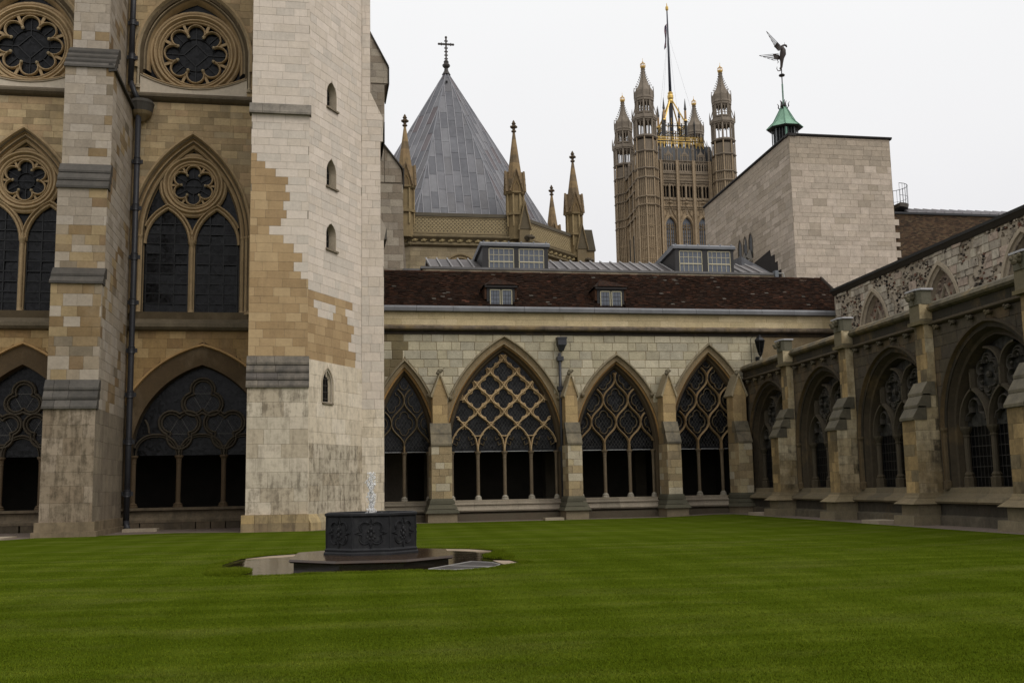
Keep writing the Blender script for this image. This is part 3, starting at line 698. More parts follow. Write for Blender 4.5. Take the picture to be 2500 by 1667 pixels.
for k, (w_, za, zb) in enumerate(st):
    a, b = (lu0, lu1) if k < 4 else (lu0 + .05, lu1 - .4)
    hh = (.62, .42, .38, .4, .4)[k]
    z0_ = za + (0.55 if k == 0 else (1.1, 1.1, .68, 1.12, 1.2)[k])
    zl = courses(z0_, zb, hh, .2)
    ashlar(bk, E_, butt, 'tan_stone' if k else 'pale_stone', a, b, z0_, zb, hh, .45, .95, w_, Lfront, zs=zl)
    if k < 4: zs2 = courses(za + (.55 if k == 0 else 0), zb + .01, hh, .2)
    ashlar(bk, side_frame(b), butt, 'tan_stone', .5, w_ - .01, za + (.55 if k == 0 else 0), zb, hh, .5, 1.0, 0, Lside)
for k, (wl, zl_, wh, zh, n_) in enumerate(((8.1, 4.94, 7.7, 6.07, 3), (7.7, 9.97, 7.2, 10.66, 2), (7.2, 14.02, 6.7, 15.14, 3), (6.7, 19.38, 5.75, 20.57, 4))):
    weathering(E_, lu0, lu1, wl, zl_, wh, zh, n_, butt, t=slt, cols=3 if k == 0 else 1)
mb = MB(); sf = side_frame(lu1 - .1)
run(mb, sf, [(-.1, 19.2), (.22, 19.25), (.22, 19.36), (0, 19.6), (-.1, 19.6)], .3, 6.75, C(60, 56, 50, .9, .3)); build('string_course', mb, 'slate', butt)
for k, (z0_, z1_, e) in enumerate(((-.06, .2, .22), (.2, .56, .13))):
    mb = MB(); plan(mb, E_, [(lu0 - e, 0), (lu0 - e, 8.1 + e), (lu1 + e, 8.1 + e), (lu1 + e, 0)], z0_, z1_, C(122, 106, 82, 1, .8)); build('plinth', mb, 'tan_stone', butt)
# rainwater pipe in the corner of the buttress
pk = C(46, 46, 50, 1)
mb = MB(); pu, pw = -11.2, 2.0
tube(mb, [E_.P(pu, pw, z) for z in (.35, 4, 10, 19.3)], .13, 12, pk); tube(mb, [E_.P(pu, pw, .4), E_.P(pu + .03, pw + .1, .2), E_.P(pu + .12, pw + .35, .06)], .13, 12, pk)
tube(mb, [E_.P(pu - .42, pw - .2, 20.6), E_.P(pu - .4, pw - .2, 28)], .13, 12, pk); tube(mb, [E_.P(pu - .05, pw, 19.8), E_.P(pu - .25, pw - .1, 20.2), E_.P(pu - .42, pw - .2, 20.7)], .12, 12, pk)
pipe = build('drainpipe', mb, 'black_iron', abbey, smooth=True)
for z in (1.6, 3.9, 6.0, 8.0, 10.2, 12.3, 14.6, 16.8, 21.9, 23.6, 25.4):
    mb = MB(); dx = -.4 if z > 20 else 0; dw = -.2 if z > 20 else 0
    lathe(mb, E_, pu + dx, pw + dw, [(.15, z - .16), (.17, z - .14), (.155, z - .1), (.155, z + .1), (.17, z + .14), (.15, z + .16)], 12, pk); box(mb, E_, pu + dx - .24, pu + dx + .24, pw + dw - .16, pw + dw - .06, z - .09, z + .09, pk); build('bracket', mb, 'black_iron', pipe)
mb = MB(); lathe(mb, E_, pu + .1, pw - .2, [(.12, 18.75), (.42, 19.05), (.5, 19.2)], 14, C(130, 112, 80, 1, .4)); lathe(mb, E_, pu + .1, pw - .2, [(.5, 19.2), (.55, 19.5), (.58, 19.6), (.5, 19.75)], 14, C(70, 66, 60, 1, .4)); build('corbel', mb, 'moulding_stone', pipe)
bk.flush(300)

# ------------------------------------------------------------------ pale stair turret
tur = thing('stair_turret', 'tall pale stone stair turret with four small slit windows and a patch of tan stones', 'turret', E_.P(-3, 4, 0))
bk = Bank()
d2 = Vector((math.sin(rad(27.7)), math.cos(rad(27.7)), 0)); F2 = Fr(E_.P(-3.35, 7.3, 0), d2, (d2.y, -d2.x, 0))
L2 = 4.62; pe = F2.P(L2, 0, 0) - Vector((0, 52, 0)); ue, we = pe.dot(EU), pe.dot(EN)
mb = MB(); TZ = 30
def tplan(e=0, wl=0): return [(-5.73 - e, 0), (-5.73 - e, 7.27 + wl), (-3.35 + e * .5, 7.27 + wl), (ue - .02, we), (ue + .0, we - .02), (.05, we - .03), (.05, 0)]
plan(mb, E_, [(-5.738, 0), (-5.738, 7.288), (-3.356, 7.288), (-3.356, 6.7), (ue - .6, we - .1), (ue - .3, 0)], 0, TZ, C(150, 140, 124, .8, .1))
slits = [Arch(1.87, .42, z0_, z0_ + .62, z1_) for z0_, z1_ in ((18.4, 19.6), (14.8, 16.05), (12.0, 13.15))]
low_slit = Arch(1.55, .36, 5.3, 6.05, 6.65)
backing(mb, F2, 0, L2, 0, 7.0, .016, .5, [low_slit], C(170, 158, 140, .9, .1)); backing(mb, F2, 0, L2, 7.0, TZ, -.012, .47, slits, C(170, 158, 140, .9, .1))
core = build('wall', mb, 'pale_stone', tur)
# third face with its stepped gablet outline
f3 = [(ue - .1, 0), (.05, 0), (.05, 13.0), (.17, 13.6), (-.1, 14.1), (-.1, 17.7), (0, 17.8), (.06, 18.8), (-.55, 20.1), (-.6, 30), (ue - .1, 30)]
mb = MB(); face_poly(mb, E_, [(u - .0, z) for u, z in f3], we - .05, we - 3.0, C(170, 158, 142, .8, .15)); build('side_wall', mb, 'pale_stone', tur)
def tan_zone1(u, z):   # front face: ragged tan patch left side
    pts = ((16.0, .0), (15.2, .28), (14.2, .72), (13.5, .7), (12.9, .38), (12.2, .5), (11.4, .68), (10.6, .86), (10.0, 1.0))
    fr_ = 1.1 if z < 10 else 0
    for (za, fa), (zb, fb) in zip(pts, pts[1:]):
        if zb <= z <= za: fr_ = fb + (fa - fb) * (z - zb) / (za - zb)
    return u < -5.75 + 2.4 * (fr_ + R.uniform(-.04, .04))
tanp = pick(C(156, 130, 93, 1.12, .12), C(160, 134, 97, 1.12, .1), C(151, 125, 89, 1.1, .15), C(165, 140, 103, 1.12, .08), C(147, 121, 85, 1.1, .15), v=.02)
stn = pick(C(178, 166, 146, 1.12, .7), C(172, 160, 140, 1.12, .72), C(184, 171, 151, 1.12, .65), C(168, 154, 132, 1.1, .75), v=.03)
stp = pick(C(196, 182, 160, 1.16, .3), C(190, 176, 154, 1.16, .35), C(199, 186, 166, 1.16, .28), v=.03)
def Pfront(u, z):
    if z < 5.9:
        c = stn(); return c[:3] + (.65 if z > 4.4 else (.35 if z > 2.6 else .6),)
    return tanp() if tan_zone1(u, z) else pale_c()
def Pf2(s, z):
    if z < 3.6: return stn()
    if z < 7: return stp()
    top = 10.1 + .0 * s
    e = 4.0 - .0 * s + (.5 * math.sin(z * 4.3))
    if 7.1 < z < 9.95 and s < (3.4 + (9 - z) * .35 + .4 * math.sin(z * 6)) and not (9.0 < z < 9.6 and .5 < s < 2.2): return tanp()
    return pale_c()
zl = courses(17.9, TZ, .36, .12); ashlar(bk, E_, core, 'pale_stone', -5.75, -3.35, 17.9, TZ, .36, .5, 1.05, 7.3, Pfront, zs=zl)
ashlar(bk, E_, core, 'pale_stone', -5.75, -3.35, 7.1, 17.45, .36, .45, 1.0, 7.36, Pfront)
ashlar(bk, E_, core, 'pale_stone', -5.75, -3.3, .66, 5.78, .56, .8, 1.6, 7.72, Pfront)
slits = [Arch(1.87, .42, z0_, z0_ + .62, z1_) for z0_, z1_ in ((18.4, 19.6), (14.8, 16.05), (12.0, 13.15))]
low_slit = Arch(1.55, .36, 5.3, 6.05, 6.65)
zl2 = courses(7, TZ, .37, .1)
ashlar(bk, F2, core, 'pale_stone', 0, L2, 7, TZ, .37, .5, 1.1, 0, Pf2, slits, zs=zl2, d=-.0)
ashlar(bk, F2, core, 'pale_stone', 0, L2, .62, 7, .56, .7, 1.5, .03, Pf2, [low_slit], d=.14)
f3c = lambda u, z: pale_c() if z > 5 else stp()
cl3 = [(ue, 0), (.05, 0), (.05, 13.0), (-.1, 14.1), (-.1, 17.7), (0, 18.6), (-.55, 20.1), (-.6, 30), (ue, 30)]
ashlar(bk, E_, core, 'pale_stone', ue, .05, .62, 13.0, .42, .4, .8, we, f3c, dep=.05)
ashlar(bk, E_, core, 'pale_stone', ue, -.1, 13.0, 17.75, .36, .4, .8, we, f3c, dep=.05)
ashlar(bk, E_, core, 'pale_stone', ue, 0.02, 17.75, 20.1, .36, .4, .8, we, f3c, dep=.05, clip=[(ue - .1, 17), (.06, 17), (.06, 18.8), (-.55, 20.1), (ue - .1, 20.1)])
ashlar(bk, E_, core, 'pale_stone', ue, -.58, 20.1, 30, .36, .4, .8, we, f3c, dep=.05)
mb = MB(); box(mb, E_, -5.738, -3.362, 7.0, 7.348, 5, 17.6, C(150, 140, 124, .7, .1)); box(mb, E_, -5.738, -3.312, 7.0, 7.706, 0, 5.8, C(130, 118, 98, .8, .3)); box(mb, E_, -3.36, -3.28, 7.0, 7.7, .6, 5.9, C(196, 182, 160, 1.1, .25)); build('pier', mb, 'pale_stone', tur)
# right side of the projecting lower stage faces the diagonal: covered by pier block
weathering(E_, -5.75, -3.33, 7.72, 5.8, 7.36, 7.08, 4, core, t=pick(C(98, 90, 80, 1, .7), C(108, 99, 86, 1, .7), C(86, 79, 72, 1, .6)), cols=3)
weathering(E_, -5.75, -3.36, 7.38, 17.45, 7.3, 17.9, 1, core, t=pick(C(118, 110, 98, 1, .5)), cols=3, over=.16)
for k in range(5):
    mb = MB(); a = -5.9 + k * .53; 
    box(mb, E_, a, a + .525, 6.8, 7.95, -.06, .32, pick(C(138, 120, 88, 1.05, .4), C(126, 108, 80, 1, .6))()); box(mb, E_, a + .004, a + .52, 6.8, 7.9, .325, .66, pick(C(160, 136, 92, 1.05, .35), C(148, 128, 92, 1.05, .5))()); build('plinth_stone', mb, 'pale_stone', core)
for k in range(6):
    mb = MB(); a = -.15 + k * .84
    run(mb, F2, [(-.5, -.06), (.3, -.06), (.28, .3), (.18, .5), (.05, .64), (-.5, .64)], a, a + .83, pick(C(150, 136, 106, 1.05, .6), C(162, 142, 102, 1.05, .45))()); build('plinth_stone', mb, 'pale_stone', core)
mb = MB(); run(mb, E_, [(we - 3, -.06), (we + .25, -.06), (we + .2, .45), (we + .02, .63), (we - 3, .63)], ue - .1, .17, C(160, 144, 112, 1.05, .45)); build('plinth_stone', mb, 'pale_stone', core)
for j, o in enumerate(slits + [low_slit]):
    mb = MB(); mould(mb, F2, o, [(0.0, .0), (-.01, -.02), (-.06, -.25), (-.08, -.42)] if j < 3 else [(.14, .035), (.13, .06), (.08, .06), (.05, 0), (0, -.03), (-.05, -.08), (-.09, -.1)], C(166, 152, 130, 1.0, .15), n=8); w_ = build('slit_window', mb, 'moulding_stone', core)
    mb = MB(); pl = o.path(0, 8); mb.add([F2.P(u, -.025, z) for u, z in pl], [tuple(range(len(pl)))], (0, 0, 0, 0)); 
    mb = MB(); pl = o.path(0, 8); mb.add([F2.P(u, -.33 if j < 3 else -.1, z) for u, z in pl], [tuple(range(len(pl)))], (0, 0, 0, 0)); build('glass', mb, 'dark_glass', w_)
    mb = MB()
    for k in range(4): strip(mb, F2, (o.uc - o.hw + .1, o.zs + .15 + k * .28), (o.uc + o.hw - .1, o.zs + .15 + k * .28), .03, -.32 if j < 3 else -.09, C(60, 54, 48))
    strip(mb, F2, (o.uc, o.zs), (o.uc, o.zap - .2), .025, -.32 if j < 3 else -.09, C(60, 54, 48)); build('iron_bars', mb, 'black_iron', w_)
    mb = MB(); box(mb, F2, o.uc - o.hw - .06, o.uc + o.hw + .1, -.1, .09, o.zs - .1, o.zs - .02, C(120, 108, 90, 1, .6)); build('sill', mb, 'pale_stone', w_)
bk.flush(300)
# stepped stone gablets rising behind the turret
fb = thing('flying_buttress_pier', 'weathered stepped stone pier with sloping caps just right of the pale turret', 'buttress', E_.P(0, -5, 0))
PO = [(-1.2, 0), (1.75, 0), (1.75, 13.3), (1.6, 15.3), (1.6, 18.1), (1.5, 18.9), (1.3, 19.2), (.6, 20.2), (.6, 23.6), (.8, 23.7), (.8, 24.7), (.18, 25.9), (-.23, 26.8), (-1.2, 27.5)]
mb = MB(); face_poly(mb, E_, PO, -4.6, -7.5, C(140, 128, 112, .85, .3)); fw_ = build('wall', mb, 'ashlar_stone', fb)
bk = Bank()
fbc = pick(C(168, 156, 138, 1.0, .3), C(156, 144, 128, 1.0, .4), C(146, 132, 114, 1.0, .45))
ashlar(bk, E_, fw_, 'ashlar_stone', -1.1, 1.6, 12.5, 18.0, .42, .45, .9, -4.55, fbc, dep=.06)
ashlar(bk, E_, fw_, 'ashlar_stone', -1.1, .58, 18.1, 23.6, .42, .45, .9, -4.55, fbc, dep=.06)
ashlar(bk, E_, fw_, 'ashlar_stone', .6, 1.5, 18.1, 20.1, .42, .45, .9, -4.55, fbc, dep=.06, clip=[(.5, 18), (1.55, 18), (1.48, 18.9), (.6, 20.15), (.5, 20.2)])
ashlar(bk, E_, fw_, 'ashlar_stone', -1.1, .78, 23.7, 26.9, .42, .45, .9, -4.55, fbc, dep=.06, clip=[(-1.2, 23), (.8, 23), (.8, 24.7), (.18, 25.85), (-.23, 26.7), (-1.2, 27.3)])
bk.flush(60)
def cap_slab(parent, a, b, z_a, z_b, w0, w1, th=.1, t=C(80, 74, 66, 1, .5)):
    mb = MB(); face_poly(mb, E_, [(a, z_a), (b, z_b), (b, z_b - th), (a, z_a - th)], w0, w1, t); build('cap_slab', mb, 'slate', parent)
cap_slab(fw_, -.24, .84, 26.75, 24.68, -4.45, -7.6); cap_slab(fw_, .55, 1.58, 20.28, 18.95, -4.45, -7.6)
for a, b, c_ in ((.75, 24.7, 1.05), (.05 + .02, 0, 0),):
    pass
mb = MB(); box(mb, E_, .8, .86, -4.5, -7.6, 23.65, 24.62, C(60, 55, 50, .8)); box(mb, E_, 1.6, 1.66, -4.5, -7.6, 17.9, 18.9, C(60, 55, 50, .8)); build('drip_edge', mb, 'slate', fw_)
mb = MB(); box(mb, E_, .06, .11, we - .1, we - 3, 17.75, 18.75, C(56, 52, 46, .8)); box(mb, E_, .05, .2, we - .1, we - 3, 13.1, 13.6, C(90, 84, 74, .8)); build('drip_edge', mb, 'slate', tur)

# ------------------------------------------------------------------ east cloister range
rng_ = thing('cloister_range', 'long pale cloister building with four traceried arches, buttresses and a brown tiled roof', 'building', E_.P(10, 0, 0))
bk = Bank()
CA = [Arch(1.25, 1.25, .97, 3.6, 7.05), Arch(6.22, 2.68, .97, 3.4, 8.3), Arch(12.0, 1.95, .97, 3.5, 7.45), Arch(16.95, 1.9, .97, 3.6, 7.9)]
mb = MB(); backing(mb, E_, .0, 25.3, 0, 10.2, -.02, .7, CA, C(136, 118, 88, .95, .2), d=.3); ewall = build('wall', mb, 'ashlar_stone', rng_)
ash_c = pick(C(164, 154, 128, 1.18, .35), C(170, 160, 134, 1.18, .3), C(158, 149, 126, 1.15, .4), C(176, 166, 142, 1.18, .25), C(160, 152, 132, 1.15, .4), v=.05)
def ashE(u, z):
    if u < 1.2 and z > 7 and R.random() < .7: return pick(C(112, 98, 70, 1, .5), C(126, 112, 80, 1, .5))()
    return ash_c()
ashlar(bk, E_, ewall, 'ashlar_stone', .06, 19.9, 3.6, 9.14, .42, .42, .95, 0, ashE, CA, d=.62, joint=.02, proud=.012, ch=.018)
ashlar(bk, E_, ewall, 'ashlar_stone', 0.1, 25.2, 9.55, 10.22, .36, .8, 1.9, .0, pick(C(164, 147, 112, 1.4, .25), C(158, 142, 108, 1.4, .3), C(167, 151, 118, 1.4, .2), v=.03), joint=.006)
mb = MB(); run(mb, E_, [(-.2, 9.1), (.05, 9.12), (.05, 9.16), (.0, 9.18), (.0, 9.3), (-.2, 9.3)], .05, 25.3, C(58, 50, 42, .9, .8)); build('string_course', mb, 'sooty_stone', rng_)  # lower moulding of the string, tinted near black
mb = MB(); run(mb, E_, [(-.2, 9.29), (.16, 9.3), (.27, 9.36), (.28, 9.46), (.05, 9.58), (-.2, 9.6)], .05, 25.3, C(106, 93, 78, 1, .6)); build('string_course', mb, 'stained_stone', rng_)
for k in range(14):
    mb = MB(); a = .05 + k * 1.805; run(mb, E_, [(-.4, 10.2), (.1, 10.22), (.24, 10.26), (.26, 10.42), (.2, 10.52), (-.4, 10.52)], a, a + 1.79, C(104, 104, 106, .95, .4)); build('gutter', mb, 'lead', rng_)
EPL = [(-.6, .0), (.34, 0), (.34, .36), (.22, .4), (.12, .46), (.1, .62), (.3, .68), (.3, .76), (.2, .8), (.2, .9), (.32, .93), (.32, .99), (-.6, .99)]
mb = MB(); run(mb, E_, [(-.6, -.05), (.3, -.05), (.3, .3), (.12, .42), (-.6, .42)], .1, 25, C(92, 80, 64, .85, .7)); build('plinth', mb, 'ashlar_stone', rng_)
for u0_, u1_ in ((.2, 2.3), (3.5, 8.9), (9.85, 13.9), (14.9, 17.6)):
    n_ = max(1, round((u1_ - u0_) / 1.1))
    for k in range(n_):
        a = u0_ + (u1_ - u0_) * k / n_; mb = MB(); run(mb, E_, [(-.4, .42), (.36, .43), (.4, .5), (.36, .58), (.24, .62), (.22, .72), (.28, .76), (.28, .8), (.14, .84), (.14, .95), (-.4, .985)], a + .004, a + (u1_ - u0_) / n_ - .004, pick(C(140, 128, 112, .95, .45), C(152, 140, 122, .95, .4), C(128, 118, 102, .9, .5))()); build('sill_stone', mb, 'ashlar_stone', rng_)
gold_t = C(162, 124, 72, 1.1, .15)
def cusp_cell(mb, cu_, cz_, hx, hz, w, t, ok, wd=.05):
    for a in foils(0, 0, 4, .3, .3, PI / 2, 7):
        q = [(cu_ + x / .6 * hx * .93, cz_ + z / .6 * hz * .93) for x, z in a]
        for c_ in clip_poly(q, ok): bar(mb, E_, c_, wd, .06, w, t)
TRlit = C(148, 126, 92, 1.5, .15); TR = C(124, 102, 70, 1.35, .2); TRd = C(100, 86, 62, 1.15, .3)  # lightest tint paints the wide arch's lower bars as lit, duller above
for i, ar in enumerate(CA):
    hood = (.58, .69, .62, .66)[i]
    prof = [(hood, 0), (hood - .02, .14), (hood - .08, .14), (hood - .12, -.02), (hood * .66, -.06), (hood * .6, -.01), (hood * .5, -.16), (hood * .36, -.2), (hood * .3, -.14), (hood * .2, -.3), (.08, -.32), (0, -.5)]
    mb = MB()
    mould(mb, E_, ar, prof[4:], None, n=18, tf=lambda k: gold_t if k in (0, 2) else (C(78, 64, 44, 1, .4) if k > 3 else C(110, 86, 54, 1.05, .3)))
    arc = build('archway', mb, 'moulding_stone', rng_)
    up = Arch(ar.uc, ar.hw, 3.4, ar.zsp, ar.zap)
    mb = MB(); p_ = []
    for d_, w_ in prof[:5]: p_.append([E_.P(u, w_, z) for u, z in ar.path(d_, 18, False) if z > 5.85])
    k_ = min(len(q) for q in p_); p_ = [q[(len(q) - k_) // 2:(len(q) - k_) // 2 + k_] for q in p_]
    strip_grid(mb, p_, C(132, 120, 96, 1.2, .6))
    for s_ in (0, -1): blob(mb, (p_[0][s_] + p_[4][s_]) / 2 + EN * .08, .12, C(120, 108, 84, 1, .5))
    build('hood_mould', mb, 'moulding_stone', arc)
    tw = -.42; zt = 3.36; ok = inside(Arch(ar.uc, ar.hw, zt - .1, ar.zsp, ar.zap), .02)
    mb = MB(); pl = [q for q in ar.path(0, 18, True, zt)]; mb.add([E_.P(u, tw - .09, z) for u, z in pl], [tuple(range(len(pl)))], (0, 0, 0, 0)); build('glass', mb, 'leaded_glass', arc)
    mb = MB(); lattice(mb, E_, inside(Arch(ar.uc, ar.hw, zt, ar.zsp, ar.zap), .03), ar.uc - ar.hw, ar.uc + ar.hw, zt, ar.zap, .17, 1.55, .007, tw - .085, C(74, 72, 66)); build('leading', mb, 'lead', arc, kind='stuff')
    nl = (2, 4, 3, 3)[i]; W = 2 * ar.hw / nl
    cols_ = [ar.uc - ar.hw + W * k for k in range(nl + 1)]
    if i == 1:
        s = W / 2; z0_ = 4.62    # first node row
        node = [[], []]
        rows = []
        for r_ in range(9):
            zz_ = z0_ + r_ * s * 1.0; cs = [ar.uc + (k + (.5 if r_ % 2 == 0 else 0)) * W for k in range(-3, 4)]
            if r_ % 2 == 0: cs = [ar.uc + (k + .5) * W for k in range(-4, 4)]
            rows.append((zz_, cs))
        def ogee(a, b, bulge=.06):
            out = []
            for k in range(9):
                t_ = k / 8; x = a[0] + (b[0] - a[0]) * t_; z = a[1] + (b[1] - a[1]) * t_
                l = math.hypot(b[0] - a[0], b[1] - a[1]); nx, nz = -(b[1] - a[1]) / l, (b[0] - a[0]) / l
                o_ = bulge * math.sin(2 * PI * t_); out.append((x + nx * o_ * .6, z + nz * o_ * .6))
            return out
        for r_ in range(8):
            za, cs = rows[r_]; zb, cs2 = rows[r_ + 1]
            mb = MB()
            for c_ in cs:
                for sg in (-1, 1):
                    for q in clip_poly(ogee((c_, za), (c_ + sg * s, zb), .05 * sg), ok): bar(mb, E_, q, .085, .15, tw, TRlit if za < 6.8 else TR)
                if ok(c_, za): 
                    for aa in range(8): strip(mb, E_, (c_, za), (c_ + .2 * math.cos(aa * PI / 4 + .39), za + .2 * math.sin(aa * PI / 4 + .39)), .045, tw + .06, TR)
            if mb.v: build('tracery_bar', mb, 'moulding_stone', arc)
            mb = MB()
            for c_ in cs:       # cell above this node
                cusp_cell(mb, c_, za + s, s * .84, s * .84, tw, TRlit if za < 6 else TR, ok, .07)
            if mb.v: build('cusping', mb, 'moulding_stone', arc, kind='stuff')
        mb = MB()
        TR0, TR = TR, TRlit
        for c_ in cols_[1:-1] + [cols_[0], cols_[-1]]:
            for sg in (-1, 1):
                q_ = [(c_ + sg * x, z) for x, z in ((.0, zt - .02), (.02, 3.6), (.09, 3.95), (.22, 4.2), (.4, 4.42), (s, z0_))]
                for q in clip_poly(q_, ok): bar(mb, E_, q, .085, .16, tw, TR)
            for sg in (-1, 1):
                q_ = [(c_ + sg * x, z) for x, z in ((.0, 4.1), (.2, 4.12), (.3, 4.2))]
                for q in clip_poly(q_, ok): bar(mb, E_, q, .06, .14, tw, TR)
            for z in (3.75, 4.0): 
                for sg in (-1, 1):
                    q_ = [(c_ + sg * (.12 + (z - 3.75) * .5), z), (c_ + sg * (.3 + (z - 3.75) * .5), z - .1), (c_ + sg * (.33 + (z - 3.75) * .5), z + .08)]
                    for q in clip_poly(q_, ok): bar(mb, E_, q, .04, .06, tw, TRd)
        build('tracery_bar', mb, 'moulding_stone', arc); TR = TR0
    else:
        H = 1.12; z0_ = 3.62
        span = range(-3, nl + 4)
        for k in span:
            c_ = ar.uc - ar.hw + W * k
            for sg in (-1, 1):
                pts = []
                for q in range(0, 61):
                    t_ = q / 60 * 5; pts.append((c_ + sg * W / 4 * (1 - math.tanh(.75 * math.cos(PI * t_)) / math.tanh(.75)), z0_ + t_ * H))
                if 0 < k < nl or True:
                    mb = MB()
                    for q in clip_poly(pts, ok): bar(mb, E_, q, .085, .15, tw, TR if i == 2 or i == 3 else TRd, ridge=.15)
                    if mb.v: build('tracery_bar', mb, 'moulding_stone', arc)
        for c_ in cols_[1:-1]:
            mb = MB(); bar(mb, E_, [(c_, zt), (c_, z0_ + .03)], .11, .16, tw, TR); build('tracery_bar', mb, 'moulding_stone', arc)
        for r_ in range(0, 5):
            mb = MB()
            for k in span:
                c_ = ar.uc - ar.hw + W * (k + (.0 if r_ % 2 == 0 else .5)); cusp_cell(mb, c_, z0_ + (r_ + 1) * H, W / 2 * .74, H * .56, tw, TRd, ok, .035)
            if mb.v: build('cusping', mb, 'moulding_stone', arc, kind='stuff')
    mb = MB(); strip(mb, E_, (ar.uc - ar.hw, zt - .01), (ar.uc + ar.hw, zt - .01), .03, tw - .08, C(150, 150, 148)); build('transom', mb, 'lead', arc)
    for k, c_ in enumerate(cols_):
        e = .06 if k == 0 else (-.06 if k == nl else 0)
        mb = MB(); column(mb, E_, c_ + e, tw + .02, .97, zt, .085 if 0 < k < nl else .07, C(104, 90, 70, 1.05, .35), C(150, 142, 126, 1, .3)); build('column', mb, 'moulding_stone', arc)
# walk behind the arches
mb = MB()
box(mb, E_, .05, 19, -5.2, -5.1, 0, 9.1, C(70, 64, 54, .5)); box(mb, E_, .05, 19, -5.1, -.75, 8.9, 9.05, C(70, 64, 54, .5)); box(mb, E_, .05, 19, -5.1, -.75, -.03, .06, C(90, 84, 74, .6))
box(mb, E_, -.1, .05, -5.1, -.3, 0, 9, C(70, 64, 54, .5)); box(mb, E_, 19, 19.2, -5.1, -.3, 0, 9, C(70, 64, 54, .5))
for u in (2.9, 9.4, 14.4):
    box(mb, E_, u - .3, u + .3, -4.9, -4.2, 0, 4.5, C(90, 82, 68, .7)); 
    prism(mb, ring(E_, u, -4.5, 4.3, .35, 8), ring(E_, u, -4.0, 8.9, 2.3, 8), C(80, 74, 62, .6))
build('cloister_walk', mb, 'plaster', rng_)
# buttresses
bcol = pick(C(168, 142, 98, 1.1, .12), C(158, 134, 92, 1.1, .18), C(150, 126, 88, 1.1, .25))
blow = pick(C(158, 138, 102, 1.15, .45), C(150, 130, 96, 1.12, .55), C(166, 150, 116, 1.15, .4), C(144, 126, 96, 1.1, .6), C(170, 158, 134, 1.15, .35), v=.03)
for k, (u, hl, hu) in enumerate(((2.88, .49, .36), (9.38, .36, .31), (14.42, .36, .33), (18.15, .36, .35))):
    mb = MB(); box(mb, E_, u - hl + .02, u + hl - .02, 0, 1.37, 0, 3.6, C(110, 94, 68, .9, .4)); box(mb, E_, u - hu + .02, u + hu - .02, 0, .88, 3.5, 6.0, C(140, 118, 82, .9, .3))
    face_poly(mb, E_, [(u - hu + .02, 5.9), (u + hu - .02, 5.9), (u, 6.95)], 0, .88, C(150, 126, 88, .95, .25)); b_ = build('buttress', mb, 'ashlar_stone', rng_)
    ashlar(bk, E_, b_, 'ashlar_stone', u - hl, u + hl, 1.08, 3.56, .36, .4, .8, 1.4, blow, joint=.01)
    for sg in (-1, 1):
        sf = Fr(E_.P(u + sg * hl, 0, 0), EN, EU * sg); ashlar(bk, sf, b_, 'ashlar_stone', .05, 1.39, 1.08, 3.56, .36, .5, .9, 0, blow, joint=.01)
        sf = Fr(E_.P(u + sg * hu, 0, 0), EN, EU * sg); ashlar(bk, sf, b_, 'ashlar_stone', .05, .89, 4.4, 6.0, .4, .5, .9, 0, bcol, joint=.006)
    ashlar(bk, E_, b_, 'ashlar_stone', u - hu, u + hu, 4.66, 6.0, .45, .8, 1.2, .9, bcol, joint=.006)
    ashlar(bk, E_, b_, 'ashlar_stone', u - hu, u + hu, 6.0, 7.0, .5, .8, 1.2, .9, bcol, joint=.006, clip=[(u - hu, 6), (u + hu, 6), (u, 7.0)])
    weathering(E_, u - hl, u + hl, 1.42, 3.6, .92, 4.66, 2, b_, t=pick(C(116, 104, 82, 1.1, .7), C(106, 96, 75, 1.1, .75)), cols=1, over=.03)
    for sg in (-1, 1):
        mb = MB(); a = u + sg * (hu + .1); face_poly(mb, E_, [(a, 5.98), (u, 7.12), (u, 7.0), (a - sg * .07, 5.9)][::sg], -.1, .98, C(150, 136, 108, 1, .45)); build('coping', mb, 'ashlar_stone', b_)
    mb = MB(); q = E_.P(u, .8, 7.2); blob(mb, q, .13, C(120, 110, 88, .9, .6), 7, 5); blob(mb, q + Vector((-.08, -.05, -.1)), .1, C(110, 100, 80, .9, .6)); blob(mb, q + Vector((.1, 0, .04)), .08, C(110, 100, 80, .9, .6)); build('finial', mb, 'ashlar_stone', b_)
    for j, (za, zb, e0, e1) in enumerate(((.99, 1.1, .08, .02), (.84, .99, .12, .09), (.62, .82, .22, .12), (.42, .6, .32, .22), (-.05, .4, .2, .2))):
        mb = MB(); prism(mb, [E_.P(a, w, za) for a, w in ((u - hl - e0, 0), (u - hl - e0, 1.4 + e0), (u + hl + e0, 1.4 + e0), (u + hl + e0, 0))], [E_.P(a, w, zb) for a, w in ((u - hl - e1, 0), (u - hl - e1, 1.4 + e1), (u + hl + e1, 1.4 + e1), (u + hl + e1, 0))], pick(C(72, 69, 54, 1, .6), C(80, 76, 60, 1, .6))() if j < 4 else C(132, 118, 94, 1, .5)); build('plinth_stone', mb, 'ashlar_stone', b_)
